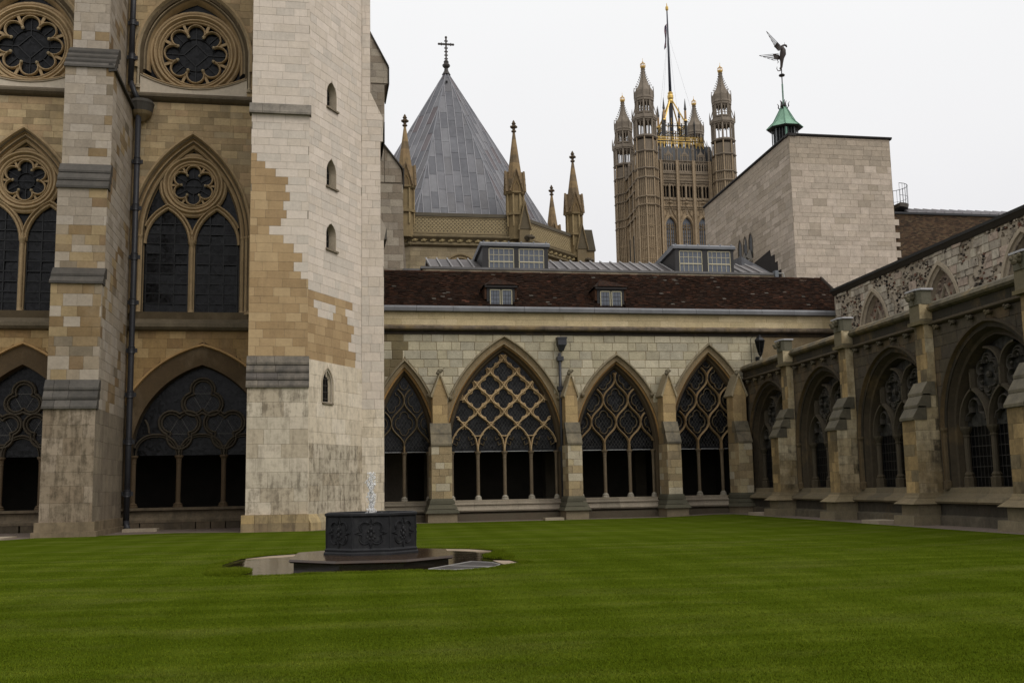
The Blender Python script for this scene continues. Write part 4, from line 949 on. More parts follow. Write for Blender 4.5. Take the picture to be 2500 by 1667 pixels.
# downpipe with hopper
mb = MB(); tube(mb, [E_.P(9.02, .16, z) for z in (1.1, 4, 8.2)], .075, 10, pk); tube(mb, [E_.P(9.02, .16, 1.1), E_.P(8.98, .3, .8), E_.P(8.98, .42, .5)], .075, 10, pk)
dp = build('drainpipe', mb, 'black_iron', rng_, smooth=True)
mb = MB(); prism(mb, [E_.P(9.12 + a, w, 8.3) for a, w in ((-.09, 0), (-.09, .24), (.09, .24), (.09, 0))], [E_.P(9.12 + a, w, 8.58) for a, w in ((-.2, 0), (-.2, .38), (.2, .38), (.2, 0))], pk); box(mb, E_, 8.9, 9.34, .0, .4, 8.58, 8.9, pk); box(mb, E_, 8.87, 9.37, -.0, .43, 8.9, 8.98, pk); build('hopper', mb, 'black_iron', dp)
for z in (7.9, 6.4, 3.4): mb = MB(); box(mb, E_, 8.88, 9.2, .02, .26, z - .1, z + .12, pk); build('bracket', mb, 'black_iron', dp)
mb = MB(); tube(mb, [E_.P(.2, .35, 4.0), E_.P(.2, .35, .6), E_.P(.35, .4, .5), E_.P(.35, .4, .1)], .05, 8, C(24, 24, 26)); build('drainpipe', mb, 'black_iron', rng_, smooth=True)
# tiled roof
def slope(w): return 10.5 + (12.95 - 10.5) * (-w) / 3.6
mb = MB(); run(mb, E_, [(0, 10.4), (0, 10.44), (-3.6, 12.88), (-3.6, 12.7), (-.2, 10.3)], 0, 25.3, C(34, 27, 23, .8)); roof = build('roof', mb, 'roof_tile', rng_)
tl_c = [C(58, 40, 31, .8, .2), C(52, 38, 30, .8, .2), C(66, 45, 34, .8, .2), C(47, 35, 29, .8, .25), C(74, 50, 37, .8, .2), C(55, 42, 34, .8, .3), C(61, 46, 37, .8, .2)]
ts_ = MB(); nrow = 32; ln = math.hypot(3.6, 2.45); dv = Vector((0, 0, 0)); sw = -3.6 / ln; sz = 2.45 / ln
def in_dormer(u, s):
    for du in (6.19, 11.95):
        zz = 10.5 + sz * s
        if zz < 11.75 and abs(u - du) < .68: return True
    return False
tiles = []
for r_ in range(nrow):
    s0 = r_ * ln / nrow; u = .03 - R.uniform(0, .25)
    sag = [.0] 
    while u < 25.25:
        wd_ = .2 + R.uniform(-.015, .015)
        if u > .0 and not in_dormer(u + .1, s0 + .03): tiles.append((u, s0, wd_))
        u += wd_ + .006
def tile_geo(mb, u, s0, wd_, th=.034):
    jt = R.uniform(-.008, .008); tl = R.uniform(-.006, .012); nw, nz = sz, -sw   # outward normal in (w,z)
    wob = .03 * math.sin(u * .9) + .02 * math.sin(u * 2.3 + s0)
    vs = []
    for a in (u, u + wd_):
        for s_, o in ((s0 + jt, .035 + tl), (s0 + jt, .035 + th + tl), (s0 + ln / nrow + .02, .012 + th * .5), (s0 + ln / nrow + .02, .004)):
            vs.append(E_.P(a, s_ * sw + nw * (o + wob * .3), 10.5 + s_ * sz + nz * (o + wob * .3)))
    c_ = R.choice(tl_c); k = R.uniform(.75, 1.25); t_ = (c_[0] * k, c_[1] * k, c_[2] * k, c_[3])
    if R.random() < .006 + .04 * math.exp(-((u - 3.6) ** 2 / 1.2 + (s0 - 1.2) ** 2 / 1.0)): t_ = C(116, 110, 100, .8)
    if R.random() < .002: t_ = C(120, 78, 62, .7)
    mb.add(vs, [(0, 1, 5, 4), (1, 2, 6, 5), (0, 4, 7, 3), (0, 3, 2, 1), (4, 5, 6, 7)], t_)
R.shuffle(tiles)
for k, (u, s0, wd_) in enumerate(tiles): tile_geo(ts_, u, s0, wd_)
build('tiles', ts_, 'roof_tile', roof, kind='stuff')
for k in range(60):
    mb = MB(); u = .1 + k * .42; tube(mb, [E_.P(u, -3.62, 12.98 + R.uniform(-.01, .015)), E_.P(u + .41, -3.62, 12.98 + R.uniform(-.01, .015))], .085, 7, R.choice(tl_c)); build('ridge_tile', mb, 'roof_tile', roof)
for k in range(12):
    mb = MB(); w_ = -.1 - k * .3; tube(mb, [E_.P(25.32, w_, slope(w_) + .05), E_.P(25.32, w_ - .3, slope(w_ - .3) + .05)], .09, 6, C(60, 54, 48, .9, .4)); build('verge_tile', mb, 'roof_tile', roof)
# small tiled dormers
for du in (6.19, 11.95):
    mb = MB(); wf = -.45
    box(mb, E_, du - .72, du + .72, wf - .4, wf - .04, 10.5, 11.62, C(26, 22, 20, .9)); box(mb, E_, du - .84, du + .84, wf - .3, wf + .1, 11.6, 11.72, C(36, 26, 20, .9))
    dm = build('dormer', mb, 'black_iron', rng_)
    mb = MB(); n_ = 9
    for j in range(n_):
        f0, f1_ = j / n_, (j + 1) / n_
        ha, hb = .9 * (1 - f0) + .0, .9 * (1 - f1_)
        wa, wb = wf + .15 - f0 * 2.3, wf + .15 - f1_ * 2.3; za, zb = 11.72 + f0 * .8, 11.72 + f1_ * .8
        k = -1.0
        while k < 1.0:
            u_ = du + k * ha
            if abs(k) <= .98: mb.add([E_.P(du + k * ha, wa + .02, za + .03), E_.P(du + (k + .19) * ha, wa + .02, za + .03), E_.P(du + (k + .19) * hb, wb, zb + .02), E_.P(du + k * hb, wb, zb + .02), E_.P(du + k * ha, wa + .02, za), E_.P(du + (k + .19) * ha, wa + .02, za)], [(0, 1, 2, 3), (0, 4, 5, 1)], R.choice(tl_c))
            k += .2
    mb.add([E_.P(du - .92, wf + .14, 11.7), E_.P(du + .92, wf + .14, 11.7), E_.P(du, wf - 2.2, 12.5), E_.P(du + .92, -1.7, 11.6), E_.P(du - .92, -1.7, 11.6)], [(0, 1, 2), (1, 3, 2), (0, 2, 4)], C(44, 34, 28, .9))
    build('dormer_roof', mb, 'roof_tile', dm)
    for sg in (-1, 1):
        mb = MB(); box(mb, E_, du + sg * .78 - .06, du + sg * .78 + .04, wf - 1, wf - .02, 11.0, 11.6, C(84, 60, 46, .6, .4)); build('side_post', mb, 'roof_tile', dm)
        mb = MB(); c_ = du + sg * .3; 
        for a, b, z0_, z1_ in ((c_ - .27, c_ - .23, 10.56, 11.5), (c_ + .23, c_ + .27, 10.56, 11.5), (c_ - .27, c_ + .27, 11.46, 11.5), (c_ - .27, c_ + .27, 10.56, 10.6)): box(mb, E_, a, b, wf - .03, wf + .02, z0_, z1_, C(176, 168, 140, .9, .1))
        wn_ = build('casement', mb, 'paint', dm)
        mb = MB(); mb.add([E_.P(a, wf - .01, z) for a, z in ((c_ - .23, 10.6), (c_ + .23, 10.6), (c_ + .23, 11.46), (c_ - .23, 11.46))], [(0, 1, 2, 3)], (0, 0, 0, 0)); build('pane', mb, 'window_glass', wn_)
        mb = MB()
        for z in (10.8, 11.0, 11.2): strip(mb, E_, (c_ - .23, z), (c_ + .23, z), .012, wf - .006, C(30, 30, 32))
        for a in (-.08, .08): strip(mb, E_, (c_ + a, 10.6), (c_ + a, 11.46), .012, wf - .006, C(30, 30, 32))
        build('leading', mb, 'lead', wn_)
bk.flush(300)

# ------------------------------------------------------------------ hall with the lead roof behind
hall = thing('library_hall', 'low hall behind the tiled roof with pale parapet and ribbed grey lead roof', 'building', E_.P(12, -7, 0))
mb = MB(); box(mb, E_, 2.6, 22.9, -4.3, -12, 9.5, 13.36, C(140, 126, 104, .9, .3)); box(mb, E_, 1.6, 2.6, -4.4, -12, 9.5, 13.25, C(140, 126, 104, .9, .3)); hw_ = build('wall', mb, 'ashlar_stone', hall)
bk = Bank()
ashlar(bk, E_, hw_, 'ashlar_stone', 2.6, 22.9, 12.95, 13.3, .35, .7, 1.5, -4.26, pick(C(158, 144, 120, 1.05, .3), C(148, 134, 112, 1.05, .35), C(136, 122, 102, 1, .45)), joint=.008, dep=.05)
bk.flush(60)
mb = MB(); box(mb, E_, 2.5, 22.9, -4.2, -4.9, 13.3, 13.42, C(92, 88, 84, .9, .3)); box(mb, E_, 1.55, 2.5, -4.3, -4.9, 13.2, 13.3, C(92, 88, 84, .9, .3)); build('coping', mb, 'lead', hall)
k = 0; u = 3.1
while u < 22.6:
    mb = MB(); run(mb, E_, [(-4.7, 13.3), (-4.7, 13.42), (-7.3, 14.5), (-7.3, 14.3)], u + .03, u + .57, pick(C(98, 90, 88, .75, .1), C(104, 97, 94, .75, .1), C(92, 86, 85, .75, .1))()); build('lead_panel', mb, 'lead', hall)
    mb = MB(); tube(mb, [E_.P(u, -4.68, 13.47), E_.P(u, -7.3, 14.55)], .05, 6, C(140, 136, 134, .95)); build('lead_roll', mb, 'lead', hall)
    u += .6
mb = MB(); run(mb, E_, [(-7.3, 14.5), (-10, 13.4), (-10, 13.2), (-7.3, 14.3)], 3.1, 22.6, C(110, 106, 106, .9)); build('lead_roof', mb, 'lead', hall)
for j, (a0, a1, wins) in enumerate(((5.9, 9.62, ((6.27, 7.69), (7.95, 9.38))), (16.95, 20.5, ((17.22, 18.6), (18.92, 20.3))))):
    dz = .1 * j; mb = MB(); wf = -4.62
    pts = [(wf, 13.3), (wf, 14.72 + dz), (wf - 3.6, 14.25 + dz), (wf - 3.6, 13.3)]
    dcol = C(44, 42, 42, .95)
    mb.add([E_.P(a, w, z) for a in (a0 + .03, a0 + .08) for w, z in pts], [(0, 1, 2, 3), (4, 7, 6, 5), (0, 4, 5, 1), (1, 5, 6, 2)], dcol)
    mb.add([E_.P(a, w, z) for a in (a1 - .08, a1 - .03) for w, z in pts], [(0, 1, 2, 3), (4, 7, 6, 5), (0, 4, 5, 1), (1, 5, 6, 2)], dcol)
    edges = [a0 + .02, wins[0][0], wins[0][1], wins[1][0], wins[1][1], a1 - .02]
    for q in (0, 2, 4): box(mb, E_, edges[q], edges[q + 1], wf - .12, wf + .02, 13.35, 14.7 + dz, dcol)
    box(mb, E_, a0 + .02, a1 - .02, wf - .12, wf + .0, 14.62 + dz, 14.72 + dz, dcol)
    dm = build('dormer', mb, 'paint', hall)
    mb = MB(); run(mb, E_, [(wf + .12, 14.7 + dz), (wf + .14, 14.84 + dz), (wf - .1, 14.96 + dz), (wf - 3.7, 14.5 + dz), (wf - 3.7, 14.25 + dz)], a0 - .1, a1 + .08, C(106, 108, 112, .95, .5)); dr = build('dormer_roof', mb, 'lead', dm)
    for q in range(6): mb = MB(); u = a0 + .1 + q * (a1 - a0 - .2) / 5; tube(mb, [E_.P(u, wf + .0, 14.97 + dz), E_.P(u, wf - .35, 14.96 + dz)], .04, 6, C(120, 122, 126)); build('lead_roll', mb, 'lead', dm)
    for (p, q) in wins:
        mb = MB(); cf = C(190, 180, 150, .95); zb, zt_ = 13.35, 14.6 + dz; zm = 13.86 + dz
        for x0, x1, z0_, z1_ in ((p, p + .045, zb, zt_), (q - .045, q, zb, zt_), (p, q, zt_ - .045, zt_), (p, q, zm - .04, zm + .02), (p, q, zb, zb + .06)): box(mb, E_, x0, x1, wf - .05, wf + .0, z0_, z1_, cf)
        for r_ in range(1, 5): x = p + (q - p) * r_ / 5; box(mb, E_, x - .012, x + .012, wf - .045, wf - .015, zb, zt_, cf)
        z = (zm + zt_) / 2; box(mb, E_, p, q, wf - .045, wf - .015, z - .012, z + .012, cf)
        sw_ = build('sash_window', mb, 'paint', dm)
        for r_ in range(5):
            for z0_, z1_ in ((zb, zm), (zm, (zm + zt_) / 2), ((zm + zt_) / 2, zt_)):
                mb = MB(); e = R.uniform(-.006, .006); mb.add([E_.P(p + (q - p) * r_ / 5, wf - .035 + e, z0_), E_.P(p + (q - p) * (r_ + 1) / 5, wf - .035 - e, z0_), E_.P(p + (q - p) * (r_ + 1) / 5, wf - .035 - e, z1_), E_.P(p + (q - p) * r_ / 5, wf - .035, z1_)], [(0, 1, 2, 3)], (0, 0, 0, 0)); build('pane', mb, 'window_glass', dm)
mb = MB(); box(mb, E_, 22.75, 22.95, -4.1, -4.45, 12.9, 13.55, C(100, 104, 108)); tube(mb, [E_.P(22.95, -4.2, 13.4), E_.P(23.3, -4.2, 13.4), E_.P(23.35, -4.2, 12.9)], .03, 6, C(170, 168, 160)); build('drainpipe', mb, 'lead', hall)

# ------------------------------------------------------------------ south cloister range (right)
sr = thing('cloister_range', 'dark sooty cloister wall on the right with pale ribbed buttresses and deep traceried windows', 'building', R_.P(38, 0, 0))
bk = Bank()
SA = [Arch(c_, 2.5, 1.3, 3.25, 5.95) for c_ in (24.3, 30.6, 36.85, 43.1, 49.3)]
mb = MB(); backing(mb, R_, 18, 53.0, 0, 7.5, -.03, .8, SA, C(60, 52, 38, .7, .6), d=.3); swall = build('wall', mb, 'sooty_stone', sr)
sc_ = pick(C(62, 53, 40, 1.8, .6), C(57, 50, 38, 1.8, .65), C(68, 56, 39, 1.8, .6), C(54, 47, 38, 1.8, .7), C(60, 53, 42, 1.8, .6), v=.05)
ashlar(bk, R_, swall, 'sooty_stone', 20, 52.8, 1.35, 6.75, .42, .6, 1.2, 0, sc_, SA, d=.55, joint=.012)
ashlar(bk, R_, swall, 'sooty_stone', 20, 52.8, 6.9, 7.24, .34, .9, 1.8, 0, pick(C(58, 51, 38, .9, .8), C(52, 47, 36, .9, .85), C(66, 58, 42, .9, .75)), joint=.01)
mb = MB(); run(mb, R_, [(-.4, 7.2), (.05, 7.22), (.16, 7.28), (.2, 7.36), (.1, 7.5), (-.1, 7.6), (-.4, 7.6)], 18, 52.9, C(88, 80, 62, 1.1, .6)); build('coping', mb, 'stained_stone', sr)
mb = MB(); string(mb, R_, 18, 52.9, 6.72, .2, .16, C(74, 62, 42, .9, .75)); build('string_course', mb, 'moulding_stone', sr)
y = 21
while y < 52.5:
    if min(abs(y - q) for q in (27.9, 34.1, 40.3, 46.5)) > .55:
        mb = MB(); c_ = pick(C(84, 72, 48, .95, .5), C(68, 60, 44, .95, .5))(); q = R_.P(y, .1, 6.64)
        blob(mb, q, .1, c_, 6, 4, (1, 1.2, .8)); blob(mb, q + Vector((-.05, .1, .04)), .06, c_); blob(mb, q + Vector((-.05, -.1, .0)), .07, c_); blob(mb, q + Vector((-.08, 0, -.06)), .05, c_); build('boss', mb, 'ashlar_stone', sr)
    y += 1.03
for a0, a1 in ((18, 27.6), (28.4, 33.8), (34.6, 40), (40.8, 46.25), (47.1, 53)):
    n_ = max(1, round((a1 - a0) / 1.4))
    for k in range(n_):
        p, q = a0 + (a1 - a0) * k / n_ + .004, a0 + (a1 - a0) * (k + 1) / n_ - .004
        mb = MB(); run(mb, R_, [(-.5, .78), (.42, .8), (.46, .86), (.4, .96), (.2, 1.02), (.05, 1.12), (0, 1.3), (-.5, 1.32)], p, q, pick(C(92, 81, 60, 1.4, .65), C(84, 74, 56, 1.4, .7), C(100, 88, 66, 1.4, .6))()); build('sill_stone', mb, 'ashlar_stone', sr)
        mb = MB(); run(mb, R_, [(-.5, .4), (.22, .4), (.22, .8), (-.5, .8)], p, q, pick(C(56, 51, 42, 1.3, .7), C(52, 48, 40, 1.3, .7))()); build('plinth_stone', mb, 'sooty_stone', sr)
        mb = MB(); run(mb, R_, [(-.5, -.02), (.36, -.02), (.34, .36), (.22, .42), (-.5, .42)], p, q, pick(C(82, 75, 60, 1.3, .6), C(76, 69, 56, 1.3, .65))()); build('plinth_stone', mb, 'sooty_stone', sr)
TS = C(56, 52, 45, 1.1, .3); TS2 = C(70, 62, 48, 1.0, .4)
for i, ar in enumerate(SA[1:]):
    prof = [(.55, 0), (.53, .1), (.47, .1), (.44, -.03), (.34, -.1), (.28, -.06), (.2, -.24), (.12, -.3), (.06, -.24), (0, -.55)]
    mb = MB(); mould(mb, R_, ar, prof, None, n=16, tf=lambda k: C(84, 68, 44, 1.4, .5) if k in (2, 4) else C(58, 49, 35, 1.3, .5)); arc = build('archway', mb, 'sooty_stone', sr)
    tw = -.5; W = 2 * ar.hw / 3; zt = 3.25; ok = inside(Arch(ar.uc, ar.hw, zt - .1, ar.zsp, ar.zap), .02)
    mb = MB(); pl = ar.path(0, 16, True, zt); mb.add([R_.P(u, tw - .06, z) for u, z in pl], [tuple(range(len(pl)))], (0, 0, 0, 0)); build('tracery_glass', mb, 'grimy_glass', arc)
    mb = MB(); pl = ar.path(0, 16, True); mb.add([R_.P(u, tw - .12, z) for u, z in pl], [tuple(range(len(pl)))], (0, 0, 0, 0)); build('glass', mb, 'dark_glass', arc)
    for k in (-1, 0, 1):
        hd = Arch(ar.uc + k * W, W / 2 - .06, zt, 3.3, 4.42); mb = MB()
        for q in clip_poly(hd.path(.03, 10, True), ok): bar(mb, R_, q, .13, .2, tw, TS2, ridge=.5)
        build('light_head', mb, 'moulding_stone', arc)
        mb = MB()
        for a in foils(ar.uc + k * W, 3.55, 3, .3, .3, PI / 2, 6):
            for q in clip_poly(a, inside(hd, -.02)): bar(mb, R_, q, .08, .14, tw, TS)
        if mb.v: build('cusping', mb, 'moulding_stone', arc, kind='stuff')
        mb = MB(); c_ = ar.uc + k * W
        up = [(c_, 4.4), (c_, 5.0)]
        for q in clip_poly(up, ok): bar(mb, R_, q, .14, .2, tw, TS2, ridge=.5)
        for sg in (-1, 1):
            q_ = [(c_ + sg * W * .5 * (1 - math.cos(PI * .5 * t_ / 8)), 4.95 + .75 * math.sin(PI * .5 * t_ / 8)) for t_ in range(9)]
            for q in clip_poly(q_, ok): bar(mb, R_, q, .12, .18, tw, TS2, ridge=.5)
        if mb.v: build('tracery_bar', mb, 'moulding_stone', arc)
    for c_ in (ar.uc - W / 2, ar.uc + W / 2):
        for e in (0, .09):
            mb = MB()
            for a in foils(c_, 4.85, 6, .36 + e * .6, .21 + e * .5, PI / 2, 7):
                for q in clip_poly(a, ok): bar(mb, R_, q, .07, .12 - e * .4, tw, TS)
            build('foil', mb, 'moulding_stone', arc)
        mb = MB(); blob(mb, R_.P(c_, tw + .02, 4.85), .12, TS); 
        for a in range(6): blob(mb, R_.P(c_ + .42 * math.cos(a * PI / 3 + PI / 6), tw + .05, 4.85 + .42 * math.sin(a * PI / 3 + PI / 6)), .06, TS)
        build('boss', mb, 'moulding_stone', arc, kind='stuff')
    for k in (-1.5, -.5, .5, 1.5):
        mb = MB(); c_ = ar.uc + k * W - (.1 if k > 1 else -.1 if k < -1 else 0)
        lathe(mb, R_, c_, tw + .02, [(.2, 1.3), (.2, 1.62), (.15, 1.66), (.17, 1.72), (.11, 1.8)], 8, C(76, 66, 48, .9, .5)); lathe(mb, R_, c_, tw + .02, [(.1, 1.8), (.1, 2.95)], 10, TS2)
        lathe(mb, R_, c_, tw + .02, [(.13, 2.94), (.13, 2.97), (.1, 3.0), (.18, 3.15), (.2, 3.2), (.2, 3.27)], 10, C(70, 62, 46, .9, .5)); build('column', mb, 'moulding_stone', arc)
    mb = MB()
    for k in range(1, 6): strip(mb, R_, (ar.uc - ar.hw, 1.3 + k * .33), (ar.uc + ar.hw, 1.3 + k * .33), .025, tw - .08, C(44, 42, 40))
    for k in range(1, 24): strip(mb, R_, (ar.uc - ar.hw + k * 2 * ar.hw / 24, 1.3), (ar.uc - ar.hw + k * 2 * ar.hw / 24, 3.25), .02, tw - .08, C(40, 38, 36))
    build('window_grille', mb, 'black_iron', arc)
    for sg in (-1, 1):
        mb = MB(); lathe(mb, R_, ar.uc + sg * (ar.hw + .42), -.02, [(.16, 1.25), (.16, 1.5), (.09, 1.56), (.09, 3.1), (.15, 3.2), (.15, 3.28)], 8, C(96, 80, 54, .9, .6)); build('shaft', mb, 'sooty_stone', arc)
# buttresses
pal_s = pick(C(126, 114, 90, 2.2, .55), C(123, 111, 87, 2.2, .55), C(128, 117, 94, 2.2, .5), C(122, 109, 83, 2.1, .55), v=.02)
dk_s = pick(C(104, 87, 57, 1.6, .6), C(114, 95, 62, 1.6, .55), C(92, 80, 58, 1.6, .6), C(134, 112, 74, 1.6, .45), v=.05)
for k, y0 in enumerate((27.6, 33.8, 40.0, 46.25)):
    t0, t1 = .66, .9
    mb = MB(); t_ = C(112, 100, 74, 1.2, .6)
    box(mb, R_, y0 + .007, y0 + t1 - .02, 0, .862, 0, 3.7, t_)
    box(mb, R_, y0 + .007, y0 + t0 - .02, 0, .312, 3.6, 6.85, t_); box(mb, R_, y0 - .03, y0 + t0 + .06, 0, .42, 6.84, 7.5, C(112, 102, 78, 1, .5))
    run(mb, R_, [(0, 3.6), (.83, 3.6), (.3, 4.83), (0, 4.83)], y0 + .02, y0 + t1 - .03, t_)
    b_ = build('buttress', mb, 'ashlar_stone', sr)
    SF = Fr((18.7, y0, 0), (-1, 0, 0), (0, -1, 0)); NF = Fr((18.7, y0 + t1, 0), (-1, 0, 0), (0, 1, 0))
    def washed2(u, z):  # washed pale outward, darker towards the wall, ochre towards the foot
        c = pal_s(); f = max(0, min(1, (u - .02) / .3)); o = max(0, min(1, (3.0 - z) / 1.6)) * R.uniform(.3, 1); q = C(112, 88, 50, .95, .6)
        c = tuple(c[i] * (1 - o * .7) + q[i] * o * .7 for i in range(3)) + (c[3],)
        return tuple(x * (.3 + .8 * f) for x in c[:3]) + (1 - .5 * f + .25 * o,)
    washed = washed2
    ashlar(bk, SF, b_, 'stained_stone', 0.0, .87, 1.12, 3.6, .38, .5, .9, 0, washed2, joint=.008)
    ashlar(bk, SF, b_, 'stained_stone', 0.0, .87, 3.6, 4.84, .4, .5, .9, 0, washed2, joint=.008, clip=[(-.1, 3.5), (.88, 3.5), (.88, 3.62), (.33, 4.84), (-.1, 4.84)])
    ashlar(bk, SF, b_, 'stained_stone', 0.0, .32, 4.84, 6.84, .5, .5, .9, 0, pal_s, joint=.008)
    ashlar(bk, SF, b_, 'stained_stone', -.0, .45, 6.98, 7.5, .5, .6, .9, .04, pal_s, joint=.008)
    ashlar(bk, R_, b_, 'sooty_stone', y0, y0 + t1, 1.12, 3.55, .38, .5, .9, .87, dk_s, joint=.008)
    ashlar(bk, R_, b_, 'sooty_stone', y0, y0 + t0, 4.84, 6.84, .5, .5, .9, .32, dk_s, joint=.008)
    weathering(R_, y0, y0 + t1, .88, 3.6, .33, 4.84, 3, b_, t=pick(C(100, 92, 74, 1.05, .5), C(92, 85, 68, 1.05, .5)), cols=1, over=.06)
    mb = MB(); box(mb, R_, y0 - .08, y0 + t0 + .1, -.05, .5, 6.8, 6.92, C(110, 98, 68, 1, .5)); build('string_course', mb, 'moulding_stone', b_)
    mb = MB(); plan(mb, R_, [(y0 - .06, -.0), (y0 - .06, .36), (y0 + .06, .46), (y0 + t0, .46), (y0 + t0 + .06, .36), (y0 + t0 + .06, 0)], 7.5, 7.98, C(98, 94, 78, 1, .6)); build('cap', mb, 'ashlar_stone', b_)
    mb = MB(); q = R_.P(y0 + .3, .5, 7.8); cc = C(92, 84, 64, 1, .6)
    blob(mb, q, .17, cc, 8, 6, (1.1, .8, .8)); blob(mb, q + Vector((-.16, 0, -.1)), .1, cc); blob(mb, q + Vector((-.06, -.13, .08)), .07, cc); blob(mb, q + Vector((-.06, .13, .08)), .07, cc); blob(mb, q + Vector((-.24, 0, -.02)), .06, cc); blob(mb, q + Vector((.1, 0, -.2)), .1, cc); build('carved_head', mb, 'ashlar_stone', b_)
    mb = MB(); plan(mb, R_, [(y0 - .12, -.05), (y0 - .12, .4), (y0 + .1, .52), (y0 + t0 + .1, .52), (y0 + t0 + .1, -.05)], 7.98, 8.04, C(176, 174, 176, .9)); build('lead_cap', mb, 'lead', b_)
    for za, zb, e0, e1 in ((1.06, 1.14, .03, .02), (.98, 1.06, .07, .04), (.78, .97, .24, .08), (.4, .78, .1, .1), (-.05, .4, .26, .24)):
        mb = MB(); prism(mb, [R_.P(a, w, za) for a, w in ((y0 - e0, 0), (y0 - e0, .87 + e0 * 1.6), (y0 + t1 + e0, .87 + e0 * 1.6), (y0 + t1 + e0, 0))], [R_.P(a, w, zb) for a, w in ((y0 - e1, 0), (y0 - e1, .87 + e1 * 1.6), (y0 + t1 + e1, .87 + e1 * 1.6), (y0 + t1 + e1, 0))], pick(C(120, 106, 78, 1.3, .55), C(112, 98, 72, 1.3, .55))() if za > .4 else C(108, 97, 75, 1.3, .6)); build('plinth_stone', mb, 'ashlar_stone', b_)
mb = MB()
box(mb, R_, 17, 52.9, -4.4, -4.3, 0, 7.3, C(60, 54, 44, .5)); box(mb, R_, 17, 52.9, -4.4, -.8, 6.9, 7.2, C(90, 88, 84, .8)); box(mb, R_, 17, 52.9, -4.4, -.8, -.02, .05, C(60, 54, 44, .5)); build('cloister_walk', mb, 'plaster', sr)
bk.flush(300)

# ------------------------------------------------------------------ rubble wall above
rw = thing('rubble_wall', 'patched pale stone and flint wall with blocked pointed arches above the right cloister', 'wall', (24.4, 38, 0))
RW = Fr((24.0, 0, 0), (0, 1, 0), (-1, 0, 0))
RA = [Arch(c_, 1.3, 7.0, 8.5, 10.55) for c_ in (23.9, 30.1, 36.4, 42.45, 48.7)]
mb = MB(); backing(mb, RW, 16, 53.2, 6.5, 11.62, -.02, .5, RA, C(150, 138, 120, 1.15, .8)); wl_ = build('wall', mb, 'rubble_stone', rw)
mb = MB(); box(mb, RW, 16, 53.2, -.6, -.5, 6.5, 11.5, C(110, 100, 84, .7, .5)); 
for ar in RA:
    pl = ar.path(0, 10); mb.add([RW.P(u, -.26, z) for u, z in pl], [tuple(range(len(pl)))], C(142, 124, 108, .85, .8))
build('infill', mb, 'rubble_stone', rw)
rc = pick(C(152, 143, 126, 1.45, .45), C(144, 136, 121, 1.45, .5), C(158, 149, 133, 1.45, .4), C(136, 127, 113, 1.4, .55), C(148, 132, 117, 1.4, .5), v=.05)
bk = Bank(); zl = courses(7.4, 11.5, .33, .25)
class FB(Bank):
    pass
def rub(u, z): return rc()
b2_ = Bank(); ashlar(b2_, RW, wl_, 'rubble_stone', 18, 53.1, 7.4, 11.5, .33, .3, .8, .03, rub, RA, d=.28, zs=zl, joint=.02, proud=.02, ch=.02)
def patchy(u, z): return math.sin(u * 1.7 + 2 * math.sin(z * 2.1)) + math.sin(u * 3.9 + z * 2.7) * .7 + math.sin(u * .7 - z * 1.9)
b3_ = Bank()
for q in b2_.L:
    c_ = (sum(p[0] for p in q[1]) / len(q[1]), sum(p[1] for p in q[1]) / len(q[1]))
    if patchy(*c_) > .05 and R.random() < .86: b3_.L.append(q)
b3_.flush(300)
mb = MB()
for k in range(5200):
    u, z = R.uniform(18, 53), R.uniform(7.4, 11.5)
    if patchy(u, z) < .25 + R.uniform(-.6, .25) and all(abs(u - a.uc) > a.hwat(z, .25) for a in RA):
        s_ = R.uniform(.03, .11); c_ = R.choice([C(62, 54, 47, 1), C(78, 70, 60, 1), C(92, 82, 70, 1), C(150, 140, 122, 1.2), C(160, 150, 134, 1.3), C(118, 84, 66, .8), C(110, 98, 82, 1), C(34, 31, 28, .8)])
        n_ = 6; po = [(u + s_ * R.uniform(.7, 1.3) * math.cos(a * PI / 3), z + s_ * R.uniform(.5, 1) * math.sin(a * PI / 3)) for a in range(6)]
        dp_ = R.uniform(.01, .05); mb.add([RW.P(a, -.02, b) for a, b in po] + [RW.P(u + (a - u) * .7, dp_, z + (b - z) * .7) for a, b in po], [(k2, (k2 + 1) % 6, 6 + (k2 + 1) % 6, 6 + k2) for k2 in range(6)] + [tuple(range(6, 12))], c_)
build('flints', mb, 'rubble_stone', wl_, kind='stuff')
mb = MB(); box(mb, RW, 16, 53.2, -.55, .22, 11.5, 11.62, C(40, 38, 34, .9)); run(mb, RW, [(0, 11.3), (.06, 11.3), (.2, 11.5), (0, 11.5)], 16, 53.2, C(58, 52, 44, .9)); build('coping', mb, 'slate', rw)
